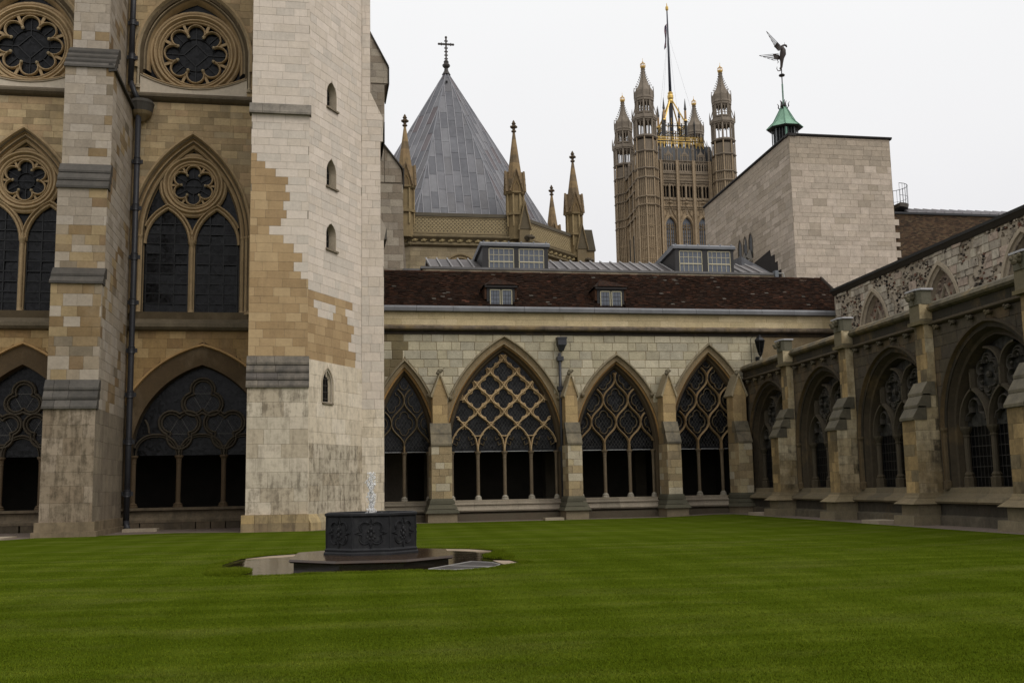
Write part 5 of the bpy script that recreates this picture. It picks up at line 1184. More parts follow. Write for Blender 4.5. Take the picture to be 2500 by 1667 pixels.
for i, ar in enumerate(RA):
    mb = MB(); mould(mb, RW, ar, [(.34, .05), (.32, .1), (.16, .1), (.14, .02), (.02, -.05), (-.06, -.28)], C(164, 150, 128, 1.05, .25), n=12); a_ = build('blocked_arch', mb, 'moulding_stone', rw)
    ok = inside(ar, .04)
    for sg in (-1, 1):
        mb = MB()
        q_ = [(ar.uc + sg * (.12 + .62 * (1 - math.cos(PI * t_ / 20))), 7.0 + 3.2 * t_ / 10 * .8) for t_ in range(11)]
        for q in clip_poly(q_, ok): bar(mb, RW, q, .12, .12, -.25, C(150, 138, 118, 1, .3))
        q_ = [(ar.uc + sg * (.0 + .5 * math.sin(PI * t_ / 10)), 9.9 - 2.6 * t_ / 10) for t_ in range(11)]
        for q in clip_poly(q_, ok): bar(mb, RW, q, .1, .1, -.25, C(150, 138, 118, 1, .3))
        if mb.v: build('tracery_bar', mb, 'moulding_stone', a_)
    mb = MB()
    for k in range(130):
        u, z = ar.uc + R.uniform(-1.2, 1.2), R.uniform(7.2, 10.5)
        if ok(u, z):
            s_ = R.uniform(.04, .11); po = [(u + s_ * R.uniform(.7, 1.3) * math.cos(a * PI / 3), z + s_ * R.uniform(.5, 1) * math.sin(a * PI / 3)) for a in range(6)]
            mb.add([RW.P(a, -.27, b) for a, b in po] + [RW.P(u + (a - u) * .7, -.21, z + (b - z) * .7) for a, b in po], [(k2, (k2 + 1) % 6, 6 + (k2 + 1) % 6, 6 + k2) for k2 in range(6)] + [tuple(range(6, 12))], R.choice([C(158, 140, 122, .95), C(128, 110, 96, .9), C(70, 60, 52, .9), C(140, 100, 80, .8)]))
    build('flints', mb, 'rubble_stone', a_, kind='stuff')
mb = MB(); box(mb, RW, 16, 53, -9, -.6, 6, 11.3, C(70, 66, 60, .7)); build('roof', mb, 'slate', rw)

# ------------------------------------------------------------------ wall lantern
lt = thing('wall_lantern', 'black iron lantern hanging on the pale cloister wall near the right corner', 'lantern', E_.P(19.65, .1, 8.0), None)
lu = 18.45 + 1.15; lw = .45
mb = MB(); bkk = C(22, 22, 24)
lathe(mb, E_, lu, lw, [(.02, 8.0), (.1, 8.12), (.13, 8.2), (.1, 8.22)], 6, bkk); lathe(mb, E_, lu, lw, [(.27, 8.8), (.29, 8.86), (.16, 9.0), (.06, 9.06), (.05, 9.14)], 6, bkk); build('cap', mb, 'black_iron', lt)
mb = MB(); lathe(mb, E_, lu, lw, [(.12, 8.22), (.25, 8.8)], 6, (0, 0, 0, 0)); build('glass', mb, 'dark_glass', lt)
mb = MB()
for a, b in zip(ring(E_, lu, lw, 8.22, .125, 6), ring(E_, lu, lw, 8.8, .26, 6)): tube(mb, [a, b], .015, 5, bkk)
build('frame', mb, 'black_iron', lt)
mb = MB(); tube(mb, [E_.P(lu, .0, 9.0), E_.P(lu, .2, 9.12), E_.P(lu, lw, 9.13)], .022, 6, bkk); tube(mb, [E_.P(lu, .02, 8.05), E_.P(lu, .25, 7.95), E_.P(lu, lw, 8.02)], .022, 6, bkk); box(mb, E_, lu - .09, lu + .09, 0.01, .12, 7.8, 8.05, bkk); tube(mb, [E_.P(lu - .32, .03, 7.5), E_.P(lu - .32, .03, 9.0), E_.P(lu - .2, .05, 9.12)], .014, 5, bkk); build('bracket', mb, 'black_iron', lt)

# ------------------------------------------------------------------ chapter house
class SFr:
    def __init__(s, o, u, up, n): s.o = Vector(o); s.u = Vector(u).normalized(); s.up = Vector(up).normalized(); s.n = Vector(n).normalized()
    def P(s, a, w, z): return s.o + s.u * a + s.up * z + s.n * w
chh = thing('chapter_house', 'octagonal stone hall with pointed grey lead roof, carved parapet and slender corner pinnacles', 'church', E_.P(8.2, -38, 0))
CU, CW = 8.2, -38.1; AP = 10.1
def octv(ap, k): a = -PI / 8 + k * PI / 4; r_ = ap / math.cos(PI / 8); return (CU + r_ * math.cos(a), CW + r_ * math.sin(a))
def octring(ap, z): return [E_.P(*octv(ap, k)[:1], octv(ap, k)[1], z) for k in range(8)]
CHS = C(134, 118, 86, 1.08, .25)
mb = MB(); prism(mb, octring(AP - .04, 0), octring(AP - .04, 22.3), C(120, 104, 74, .9, .3)); cw_ = build('wall', mb, 'ashlar_stone', chh)
bk = Bank(); chc = pick(C(142, 127, 98, 1.08, .2), C(137, 122, 95, 1.08, .25), C(146, 131, 104, 1.08, .18), C(132, 117, 90, 1.05, .3), v=.04)
for k in range(8):
    p, q = E_.P(*octv(AP, k), 0) if False else E_.P(octv(AP, k)[0], octv(AP, k)[1], 0), E_.P(octv(AP, (k + 1) % 8)[0], octv(AP, (k + 1) % 8)[1], 0)
    d_ = (q - p).normalized(); nn = Vector((d_.y, -d_.x, 0)); 
    if nn.dot(p - E_.P(CU, CW, 0)) < 0: nn = -nn
    f = Fr(p, d_, nn); ln_ = (q - p).length
    vis = nn.dot(Vector((-.1, -1, 0))) > .2
    if vis:
        ashlar(bk, f, cw_, 'ashlar_stone', 0, ln_, 14.5, 20, .4, .7, 1.5, 0, chc, joint=.01)
    mb = MB(); run(mb, f, [(-.2, 19.95), (.1, 19.98), (.25, 20.1), (.2, 20.25), (.12, 20.35), (.3, 20.55), (.42, 20.68), (.42, 20.78), (.1, 20.95), (-.2, 20.95)], -.15, ln_ + .15, C(112, 98, 70, 1, .6)); build('cornice', mb, 'moulding_stone', cw_)
    if vis:
        nb = 12
        for j in range(nb):
            mb = MB(); c_ = (j + .5) / nb * ln_; t_ = C(150, 132, 92, 1.05, .3)
            blob(mb, f.P(c_, .22, 20.42), .17, t_, 7, 4, (1, .7, .8)); blob(mb, f.P(c_ - .17, .2, 20.45), .09, t_, 5, 3); blob(mb, f.P(c_ + .17, .2, 20.38), .1, t_, 5, 3); build('carved_leaf', mb, 'ashlar_stone', cw_)
    mb = MB(); box(mb, f, -.05, ln_ + .05, -.3, .02, 20.9, 22.4, C(126, 112, 86, .8, .2)); box(mb, f, -.08, ln_ + .08, -.35, .14, 22.36, 22.62, C(92, 84, 70, .95, .6)); box(mb, f, 0, ln_, .02, .08, 21.0, 21.12, C(130, 114, 84, 1, .3)); box(mb, f, 0, ln_, .02, .08, 22.24, 22.36, C(130, 114, 84, 1, .3)); pp = build('parapet', mb, 'ashlar_stone', chh)
    if vis:
        mb = MB(); lattice(mb, f, lambda a, z: 21.1 < z < 22.26 and .2 < a < ln_ - .2, 0, ln_, 21.1, 22.26, .29, 1.0, .05, .02, C(166, 148, 110, 1.05, .15))
        for a in [x * .29 + .1 for x in range(int(ln_ / .29))]: strip(mb, f, (a, 21.1), (a, 22.26), .025, .02, C(150, 132, 96, 1, .2))
        build('diaper_carving', mb, 'ashlar_stone', pp, kind='stuff')
bk.flush(160)
# hooded window head
har = Arch(7.9, .95, 17.3, 18.0, 19.0); mb = MB(); mould(mb, Fr(E_.P(0, CW + AP, 0), EU, EN), har, [(.5, .02), (.48, .12), (.36, .12), (.3, .02), (.2, 0), (.12, .1), (.05, .02), (0, -.15)], C(132, 114, 84, 1.05, .3)); w_ = build('window', mb, 'moulding_stone', chh)
mb = MB(); pl = har.path(0, 10); f_ = Fr(E_.P(0, CW + AP, 0), EU, EN); mb.add([f_.P(u, .015, z) for u, z in pl], [tuple(range(len(pl)))], (0, 0, 0, 0)); build('glass', mb, 'dark_glass', w_)
# spire of lead sheets
ZB, ZA, APR = 22.5, 38.3, 8.75; bk = Bank()
apex = E_.P(CU, CW, ZA)
mb = MB(); prism(mb, octring(APR - .08, ZB), [apex + Vector((math.cos(a) * .1, math.sin(a) * .1, -.1)) for a in [k * PI / 4 for k in range(8)]], C(100, 100, 104, .95)); rf_ = build('roof', mb, 'lead', chh)
ldc = pick(C(112, 111, 115, .72, .3), C(104, 104, 108, .72, .25), C(122, 121, 124, .72, .35), C(92, 92, 97, .72, .25), C(108, 106, 108, .72, .25), C(98, 98, 103, .72, .25), v=.04); ldp = pick(C(104, 93, 94, .72, .1), C(112, 103, 104, .72, .1), C(94, 84, 86, .72, .1))
for k in range(8):
    p, q = E_.P(octv(APR, k)[0], octv(APR, k)[1], ZB), E_.P(octv(APR, (k + 1) % 8)[0], octv(APR, (k + 1) % 8)[1], ZB)
    m_ = (p + q) / 2; up = apex - m_; d_ = (q - p).normalized(); nn = d_.cross(up).normalized()
    if nn.z < 0: nn = -nn
    if nn.dot(m_ - E_.P(CU, CW, ZB)) < 0: nn = -nn
    h_ = up.length; hw_l = (q - p).length / 2; f = SFr(m_, d_, up, nn)
    ns_ = 11; wd_ = 2 * hw_l / ns_
    for j in range(ns_):
        a = -hw_l + j * wd_; z = -R.uniform(0, 1.8)
        while z < h_:
            L_ = R.uniform(1.7, 2.2); z1_ = min(z + L_, h_); z0_ = max(z, 0)
            po = sh_clip([(a + .015, z0_ + .01), (a + wd_ - .015, z0_ + .01), (a + wd_ - .015, z1_ - .01), (a + .015, z1_ - .01)], [(-hw_l, 0), (hw_l, 0), (0, h_)]) if z1_ - z0_ > .05 else []
            if len(po) >= 3: bk.add(f, po, R.uniform(-.004, .006), .03, (ldp if (d_.dot(EU) < .9 and d_.dot(EU) > -.9 and R.random() < .22) else ldc)(), 'lead', rf_, 'lead_sheet', .012)
            z += L_
        if 0 < j:
            zt_ = h_ * (1 - abs(a) / hw_l); mb = MB(); tube(mb, [f.P(a, .02, 0), f.P(a, .02, zt_)], .035, 5, C(146, 144, 147, .9)); build('lead_roll', mb, 'lead', rf_)
    mb = MB(); tube(mb, [p, apex], .06, 6, C(120, 120, 124, .95)); build('hip_roll', mb, 'lead', rf_)
bk.flush(300)
mb = MB(); blob(mb, E_.P(CU - .1, CW + .95, ZA - 1.4), .12, C(14, 14, 14), 8, 5); build('vent_hole', mb, 'black_iron', rf_)
mb = MB(); ic = C(66, 60, 56, .95, .3); zf = ZA - .3
lathe(mb, E_, CU, CW, [(.4, zf - .1), (.2, zf + .25), (.16, zf + .5), (.32, zf + .65), (.36, zf + .8), (.2, zf + .98), (.24, zf + 1.1), (.14, zf + 1.25)], 8, ic); fin = build('finial', mb, 'bronze', chh)
mb = MB(); zc = zf + 2.75
box(mb, E_, CU - .07, CU + .07, CW - .07, CW + .07, zf + 1.2, zf + 3.35, ic); box(mb, E_, CU - .6, CU + .6, CW - .07, CW + .07, zc - .07, zc + .07, ic)
for k in range(6):
    z = zf + 1.4 + k * .33
    if abs(z - zc) > .2: box(mb, E_, CU - .16, CU + .16, CW - .05, CW + .05, z - .045, z + .045, ic)
for a, z in ((-.64, zc), (.64, zc)): blob(mb, E_.P(CU + a, CW, z), .11, ic, 6, 4)
for a in (-.42, .42): box(mb, E_, CU + a - .035, CU + a + .035, CW - .05, CW + .05, zc - .13, zc + .13, ic)
blob(mb, E_.P(CU, CW, zf + 3.4), .12, ic, 6, 4)
build('cross', mb, 'bronze', fin)
pst = pick(C(134, 110, 76, 1.05, .6), C(122, 102, 74, 1.0, .7), C(140, 116, 80, 1.05, .5))
def pinnacle(u, w, z0, zs, z1, r_, parent):
    H_ = z1 - zs
    mb = MB(); t_ = C(128, 110, 76, 1.05, .4)
    lathe(mb, E_, u, w, [(r_ * .85, z0 - 2), (r_ * .85, zs - .9)], 8, t_, PI / 8)
    for k in range(8): a = PI / 8 + k * PI / 4; tube(mb, [E_.P(u + r_ * .95 * math.cos(a), w + r_ * .95 * math.sin(a), z0 - 1), E_.P(u + r_ * .95 * math.cos(a), w + r_ * .95 * math.sin(a), zs - .95)], .07, 6, C(150, 130, 92, 1.05, .3))
    lathe(mb, E_, u, w, [(r_ * 1.1, z0 - .1), (r_ * 1.1, z0 + .1)], 8, t_, PI / 8); lathe(mb, E_, u, w, [(r_, zs - .95), (r_ * 1.15, zs - .85), (r_ * 1.15, zs - .75), (r_ * .8, zs - .7)], 8, t_, PI / 8)
    pn = build('pinnacle', mb, 'moulding_stone', parent)
    for k in range(4):     # gablets
        a = -PI / 2 + k * PI / 2; c_, s_ = math.cos(a), math.sin(a); f = Fr(E_.P(u + c_ * r_, w + s_ * r_, 0), EU * (-s_) + EN * c_, EU * c_ + EN * s_)
        mb = MB(); g = r_ * .72
        face_poly(mb, f, [(-g, zs - .75), (g, zs - .75), (0, zs + 1.0)], -.25, .0, C(110, 90, 60, 1, .5))
        for sg in (-1, 1): bar(mb, f, [(sg * g, zs - .75), (0, zs + 1.05)], .1, .1, 0, C(122, 102, 74, 1.0, .5))
        bar(mb, f, [(-g * .5, zs - .75), (-g * .42, zs - .3), (0, zs + .1), (g * .42, zs - .3), (g * .5, zs - .75)], .06, .06, 0, C(150, 126, 84, 1, .3))
        for q in (.3, .6): 
            for sg in (-1, 1): blob(mb, f.P(sg * g * (1 - q), .05, zs - .75 + 1.75 * q + .06), .07, C(96, 78, 52, 1, .5), 5, 3)
        build('gablet', mb, 'moulding_stone', pn)
    mb = MB(); zt = z1 - .95; n_ = 7
    for j in range(n_):
        f0, f1_ = j / n_, (j + 1) / n_; ra, rb = r_ * .95 * (1 - f0) + .09 * f0, r_ * .95 * (1 - f1_) + .09 * f1_
        lathe(mb, E_, u, w, [(ra, zs - .3 + (zt - zs + .3) * f0), (rb, zs - .3 + (zt - zs + .3) * f1_)], 8, pst(), PI / 8)
    build('spirelet', mb, 'moulding_stone', pn)
    mb = MB(); t_ = C(92, 76, 56, 1, .5); lathe(mb, E_, u, w, [(.1, zt - .05), (.2, zt + .02), (.2, zt + .1), (.11, zt + .14), (.13, zt + .3)], 8, t_)
    for k in range(6): a = k * PI / 3; blob(mb, E_.P(u + .2 * math.cos(a), w + .2 * math.sin(a), zt + .42), .11, t_, 5, 4); blob(mb, E_.P(u + .1 * math.cos(a), w + .1 * math.sin(a), zt + .68), .08, t_, 5, 4)
    lathe(mb, E_, u, w, [(.1, zt + .3), (.1, zt + .6), (.12, zt + .8), (.03, zt + .97)], 6, t_); build('finial', mb, 'moulding_stone', pn)
pinnacle(3.65, -27.9, 22.6, 25.3, 30.4, .74, chh); pinnacle(12.25, -27.9, 22.6, 25.1, 30.3, .72, chh); pinnacle(18.5, -34.0, 22.6, 25.2, 30.0, .72, chh); pinnacle(18.5, -42.4, 22.6, 24.6, 29.4, .7, chh)
for (u, w) in ((12.75, -27.3), (18.9, -33.6)):
    mb = MB(); box(mb, E_, u - .35, u + .45, w - 1.2, w + .3, 12, 21.6, C(120, 104, 76, 1, .4)); f_ = Fr(E_.P(u + .05, w + .3, 0), EU, EN)
    face_poly(mb, f_, [(-.45, 21.3), (.5, 21.3), (.02, 23.4)], -1.4, .05, C(96, 84, 64, .95, .6)); b_ = build('buttress', mb, 'ashlar_stone', chh)
    mb = MB(); 
    for sg in (-1, 1): bar(mb, f_, [(sg * .5 + .02, 21.2), (.02, 23.5)], .12, .12, .05, C(130, 112, 80, 1, .4))
    build('coping', mb, 'moulding_stone', b_)
mb = MB(); box(mb, E_, 19.0, 20.1, -35, -33.6, 12, 21.2, C(126, 108, 78, 1, .4)); prism(mb, [E_.P(a, w, 21.2) for a, w in ((18.9, -35), (18.9, -33.5), (20.2, -33.5), (20.2, -35))], [E_.P(a, w, 23.0) for a, w in ((18.9, -35), (18.9, -33.5), (19.9, -33.5), (19.9, -35))], C(86, 78, 64, .95, .6)); build('buttress', mb, 'ashlar_stone', chh)
def garg(u, w, z, du, dw, L_):
    mb = MB(); t_ = C(84, 74, 58, .95, .5); q = [E_.P(u + du * L_ * k / 5, w + dw * L_ * k / 5, z + .08 * math.sin(k * .8)) for k in range(6)]
    tube(mb, q, .2, 8, t_, .13); h_ = q[-1]; blob(mb, h_, .2, t_, 7, 5, (1.2, .9, .8)); dd = (EU * du + EN * dw)
    blob(mb, h_ + dd * .22 + Vector((0, 0, -.04)), .12, t_, 6, 4); blob(mb, h_ + Vector((0, 0, .16)), .07, t_); blob(mb, q[1] + Vector((0, 0, -.2)), .14, t_); blob(mb, q[2] + Vector((0, 0, -.24)), .1, t_); build('gargoyle', mb, 'moulding_stone', chh)
garg(19.7, -33.6, 19.9, .9, .4, 1.1); garg(12.9, -27.1, 20.6, .5, .85, .7); garg(19.3, -33.4, 20.3, .5, .8, .6)

# ------------------------------------------------------------------ far gothic tower
tw_ = thing('gothic_tower', 'huge distant gothic tower with four octagonal corner turrets and gilded roof cresting', 'tower', E_.P(86, -200, 0))
def tcol(z, k=1.0, st=.35):
    f = max(0, min(1, (z - 55) / 30)); a, b = (164, 140, 106), (132, 120, 105); return C(*[a[i] + (b[i] - a[i]) * f for i in range(3)], 1.02 * k, st)  # greyed, lightened tint: distance haze is mixed into the stone colour
def turret(u, w, parent, r_=2.75, low=45):
    mb = MB(); n = 8; ph = PI / 8
    for za in range(int(low), 84, 3): lathe(mb, E_, u, w, [(r_ * .93, za), (r_ * .93, min(za + 3, 84))], n, tcol(za, .72), ph)  # core tinted darker than the ribs, recess shade put in the colour
    t = build('turret', mb, 'tower_stone', parent)
    mb = MB()
    for k in range(8):
        a = ph + k * PI / 4; an = ph + (k + 1) * PI / 4
        tube(mb, [E_.P(u + r_ * math.cos(a), w + r_ * math.sin(a), z) for z in (low, 60, 72, 84.6)], .17, 5, tcol(66, 1.1))
        for j in (.27, .5, .73):
            x, y = math.cos(a) + (math.cos(an) - math.cos(a)) * j, math.sin(a) + (math.sin(an) - math.sin(a)) * j
            tube(mb, [E_.P(u + r_ * .97 * x, w + r_ * .97 * y, z) for z in (low, 62, 74, 80.6)], .09, 4, tcol(66, 1.15))
        for z in (54.2, 57, 59.6, 62.4, 65):     # traceried panel heads
            for j in (.385, .615):
                x, y = math.cos(a) + (math.cos(an) - math.cos(a)) * j, math.sin(a) + (math.sin(an) - math.sin(a)) * j
                blob(mb, E_.P(u + r_ * .95 * x, w + r_ * .95 * y, z), .22, tcol(z, .75, .6), 5, 3)
            p0_, p1_ = E_.P(u + r_ * .96 * math.cos(a), w + r_ * .96 * math.sin(a), z + .35), E_.P(u + r_ * .96 * math.cos(an), w + r_ * .96 * math.sin(an), z + .35); tube(mb, [p0_, p1_], .1, 4, tcol(z, .95))
    build('rib_panelling', mb, 'tower_stone', t, kind='stuff')
    for z in (52.2, 67.7, 69.7, 74.4, 76.7, 81.0, 84.7):
        mb = MB(); lathe(mb, E_, u, w, [(r_ * 1.0, z - .25), (r_ * 1.12, z), (r_ * 1.12, z + .15), (r_, z + .35)], n, tcol(z, .85, .6), ph); build('string_course', mb, 'tower_stone', t)
    for z0_, z1_, rr in ((84.8, 89.3, r_ * .96), (90.8, 94.3, r_ * .76)):   # open stages
        mb = MB()
        for k in range(16):
            a = ph + k * PI / 8; q = 1.0 if k % 2 == 0 else .93
            tube(mb, [E_.P(u + rr * q * math.cos(a), w + rr * q * math.sin(a), z0_ - .3), E_.P(u + rr * q * math.cos(a), w + rr * q * math.sin(a), z1_ + .3)], .26 if k % 2 == 0 else .15, 5, tcol(86, 1.0, .4))
            if k % 2 == 1: 
                for sg in (-.1, .1): tube(mb, [E_.P(u + rr * .95 * math.cos(a + sg * 1.9), w + rr * .95 * math.sin(a + sg * 1.9), z1_ - .8), E_.P(u + rr * .95 * math.cos(a), w + rr * .95 * math.sin(a), z1_ + .1)], .12, 4, tcol(86))
        lathe(mb, E_, u, w, [(rr, z1_ - .4), (rr, z1_ + .4)], n, tcol(88, .9), ph) if False else None
        for k in range(8):
            a, an = ph + k * PI / 4, ph + (k + 1) * PI / 4
            for z, th in ((z0_ + .15, .35), (z1_ - .05, .4), (z0_ + 1.0, .1) if z0_ > 88 else (z0_ + .3, .1)): tube(mb, [E_.P(u + rr * math.cos(a), w + rr * math.sin(a), z), E_.P(u + rr * math.cos(an), w + rr * math.sin(an), z)], th, 5, tcol(88, .9))
        build('belfry', mb, 'tower_stone', t)
    mb = MB(); lathe(mb, E_, u, w, [(r_ * .98, 89.1), (r_ * 1.14, 89.4), (r_ * 1.1, 90.3), (r_ * .9, 90.5), (r_ * .8, 90.4), (r_ * .8, 89.3)], n, tcol(90, .95, .5), ph)
    for k in range(8):
        a = ph + k * PI / 4; lathe(mb, E_, u + r_ * 1.1 * math.cos(a), w + r_ * 1.1 * math.sin(a), [(.16, 89.4), (.14, 91.3), (.02, 92.5)], 4, tcol(90, .85, .5))
        tube(mb, [E_.P(u + r_ * 1.05 * math.cos(a), w + r_ * 1.05 * math.sin(a), 90.5), E_.P(u + r_ * .8 * math.cos(a), w + r_ * .8 * math.sin(a), 93)], .1, 4, tcol(90, .9))
    build('gallery', mb, 'tower_stone', t)
    mb = MB(); lathe(mb, E_, u, w, [(r_ * .78, 94.3), (r_ * .9, 94.7), (r_ * .84, 95.3), (r_ * .84, 96.6), (r_ * .66, 97.4), (r_ * .42, 98.6), (r_ * .3, 99.7), (r_ * .19, 101), (r_ * .15, 102.3), (r_ * .2, 102.5)], n, tcol(95, .95, .5), ph)
    for k in range(8):
        a = ph + k * PI / 4; c_, s_ = math.cos(a), math.sin(a)
        lathe(mb, E_, u + r_ * .86 * c_, w + r_ * .86 * s_, [(.13, 95), (.12, 97), (.02, 97.9)], 4, tcol(95, .85, .5))
        for q in range(9):
            f = q / 8; rr = (r_ * .62 * (1 - f) ** 1.4 + r_ * .17); z = 97.6 + 4.6 * f; blob(mb, E_.P(u + rr * c_, w + rr * s_, z), .15, tcol(95, .8, .5), 4, 3)
    build('cap', mb, 'tower_stone', t)
    mb = MB(); g = C(206, 168, 92, .95, .15)
    lathe(mb, E_, u, w, [(.35, 102.4), (.62, 102.8), (.68, 103.0), (.6, 103.2)], 10, g)
    for k in range(8): a = k * PI / 4; tube(mb, [E_.P(u + .64 * math.cos(a), w + .64 * math.sin(a), 103.1), E_.P(u + .6 * math.cos(a), w + .6 * math.sin(a), 103.7), E_.P(u, w, 104.2)], .08, 4, g)
    lathe(mb, E_, u, w, [(.05, 104.1), (.18, 104.3), (.05, 104.5), (.04, 105.2)], 6, g); build('gilded_crown', mb, 'gold', t)
    return t
for q in ((75.4, -188), (95.4, -188), (76.9, -211), (96.9, -211)): turret(*q, tw_)
TF = Fr(E_.P(0, -190, 0), EU, EN); BC = (81.75, 85.95, 90.15)
bigA = [Arch(c_, 1.4, 44, 63.4, 66.0) for c_ in BC]
lanA = [Arch(c_ + o, .32, 70.9, 73.4, 74.0) for c_ in BC for o in (-1.4, -.55, .55, 1.4)]
parA = [Arch(c_ + o, .2, 77.7, 79.1, 79.5) for c_ in BC for o in (-1.55, -1.0, -.35, .35, 1.0, 1.55)]
mb = MB()
backing(mb, TF, 77.5, 93.6, 44, 70.2, 0, .5, bigA, tcol(62), step=.5)
mb2 = MB(); backing(mb2, TF, 77.5, 93.6, 70.2, 77.2, 0, .4, lanA, tcol(72), step=.3)
mb3 = MB(); backing(mb3, TF, 77.5, 93.6, 77.2, 80.3, 0, .4, parA, tcol(78), step=.3)
fwl = build('wall', mb, 'tower_stone', tw_); build('wall', mb2, 'tower_stone', tw_); build('parapet', mb3, 'tower_stone', tw_)
mb = MB(); box(mb, TF, 77.5, 93.6, -1.6, -1.3, 40, 80, C(24, 22, 20)); build('dark_inner_wall', mb, 'plaster', tw_)  # near-black backing sheet, paints the darkness inside the window openings
for ar in bigA:
    mb = MB(); mould(mb, TF, ar, [(.35, 0), (.33, .2), (.2, .2), (.15, 0), (0, -.8)], tcol(62, 1.1, .25), n=8)
    bar(mb, TF, [(ar.uc - 2.0, 63), (ar.uc - 1.5, 65.6), (ar.uc - .4, 67.6), (ar.uc, 70)], .2, .3, 0, tcol(64, 1.05)); bar(mb, TF, [(ar.uc + 2.0, 63), (ar.uc + 1.5, 65.6), (ar.uc + .4, 67.6), (ar.uc, 70)], .2, .3, 0, tcol(64, 1.05))
    for z in (68.6, 69.6, 70.4): blob(mb, TF.P(ar.uc, .3, z), .35 if z < 70 else .28, tcol(66, 1.0, .4), 6, 4, (1.6 if z == 69.6 else 1, 1, .8))
    for sg in (-1, 1):
        for q in ((1.75, 64.4), (1.2, 66.3), (.6, 67.4)): blob(mb, TF.P(ar.uc + sg * q[0], .25, q[1]), .2, tcol(66, .95, .5), 5, 3)
    wn_ = build('window', mb, 'tower_stone', tw_)
    mb = MB(); mb.add([TF.P(u, -.7, z) for u, z in ar.path(0, 8)], [tuple(range(len(ar.path(0, 8))))], (0, 0, 0, 0)); build('glass', mb, 'window_glass', wn_)
    mb = MB()
    for k in range(-2, 3): box(mb, TF, ar.uc + k * .55 - (.12 if k % 2 == 0 else .05), ar.uc + k * .55 + (.12 if k % 2 == 0 else .05), -.68, -.5, 44, 64.6, tcol(60, .7, .5))
    for z in range(45, 64): box(mb, TF, ar.uc - 1.3, ar.uc + 1.3, -.68, -.6, z - .05, z + .05, C(50, 48, 44))
    for k in (-1, 1):
        for a in foils(ar.uc + k * .6, 63.6, 4, .3, .25): bar(mb, TF, a, .12, .1, -.6, tcol(60, .7, .5))
    build('mullions', mb, 'tower_stone', wn_, kind='stuff')
mb = MB()
for z, th in ((70.3, .25), (68.6, .2), (74.6, .2), (75.2, .25), (76.9, .25), (80.1, .2), (68.0, .1)): box(mb, TF, 77.6, 93.5, 0, .3, z - th / 2, z + th / 2, tcol(z, .8, .6))
build('string_course', mb, 'tower_stone', tw_)
mb = MB()
for c_ in [79.65 + 4.2 * k for k in range(4)]:
    box(mb, TF, c_ - .4, c_ + .4, 0, .45, 44, 80.2, tcol(68, 1.08, .25)); 
    for sg in (-.3, .3): tube(mb, [TF.P(c_ + sg, .5, 44), TF.P(c_ + sg, .5, 80)], .09, 4, tcol(64, 1.15))
    lathe(mb, TF, c_, .2, [(.35, 80.1), (.32, 82.6), (.4, 82.8), (.02, 84.4)], 4, tcol(82, .95, .4))
build('pier', mb, 'tower_stone', tw_)
mb = MB()
for c_ in BC:
    for o in (-1.4, -.975, -.55, 0, .55, .975, 1.4):
        box(mb, TF, c_ + o - .05 + (0 if abs(o) in (0, .975) else .42 * (1 if o < 0 else -1)), c_ + o + .05 + (0 if abs(o) in (0, .975) else .42 * (1 if o < 0 else -1)), 0, .15, 66.6, 74.4, tcol(70, 1.1))
    for k in range(8):
        x = c_ - 1.55 + k * .443; 
        for z in (75.9, 69.4): 
            for a in foils(x, z, 4, .1, .09, 0, 3): strip(mb, TF, a[0], a[-1], .06, .0, tcol(z, .7, .7))
            blob(mb, TF.P(x, .02, z), .14, tcol(z, .6, .8), 5, 3)
        blob(mb, TF.P(x, .02, 77.35), .1, tcol(77, .6, .8), 5, 3); blob(mb, TF.P(x, .02, 74.35), .1, tcol(74, .6, .8), 5, 3)
        box(mb, TF, x + .2, x + .25, 0, .1, 75.3, 76.8, tcol(76, 1.05))
    # gabled central lights standing above the parapet
    box(mb, TF, c_ - .7, c_ - .5, -.2, .15, 79.6, 82.0, tcol(80, 1)); box(mb, TF, c_ + .5, c_ + .7, -.2, .15, 79.6, 82.0, tcol(80, 1)); box(mb, TF, c_ - .07, c_ + .07, -.2, .1, 79.6, 82, tcol(80, 1)); box(mb, TF, c_ - 1.1, c_ + 1.1, -.2, .1, 81.4, 81.6, tcol(80, 1))
    face_poly(mb, TF, [(c_ - .75, 81.7), (c_ + .75, 81.7), (c_ + .15, 82.6), (c_, 84.2), (c_ - .15, 82.6)], -.2, .12, tcol(82, .95, .4))
    for sg in (-1, 1): lathe(mb, TF, c_ + sg * 1.05, 0, [(.14, 80), (.12, 82.2), (.02, 83.1)], 4, tcol(82, .9, .4))
build('tracery_panelling', mb, 'tower_stone', tw_, kind='stuff')
# side face between the left turrets, its shadow put in as darker tints
p0_, p1_ = E_.P(75.2, -190, 0), E_.P(76.6, -209, 0); d_ = (p1_ - p0_).normalized(); SFc = Fr(p0_, d_, (d_.y * -1, d_.x, 0)); 
if SFc.n.x > 0: SFc.n = -SFc.n
mb = MB(); box(mb, SFc, 0, 19, -.4, 0, 40, 80.2, tcol(60, .85, .5)); sw_ = build('wall', mb, 'tower_stone', tw_)
mb = MB()
for k in range(5):
    box(mb, SFc, .8 + k * 4.3, 1.5 + k * 4.3, 0, .45, 40, 80.5, tcol(62, .95, .45)); lathe(mb, SFc, 1.15 + k * 4.3, .2, [(.35, 80.1), (.32, 82.6), (.4, 82.8), (.02, 84.4)], 4, tcol(82, .95, .4))
for z in (56, 67.9, 69.8, 74.5, 76.8, 80.1): box(mb, SFc, 0, 19, 0, .5, z - .15, z + .15, tcol(z, .7, .6))
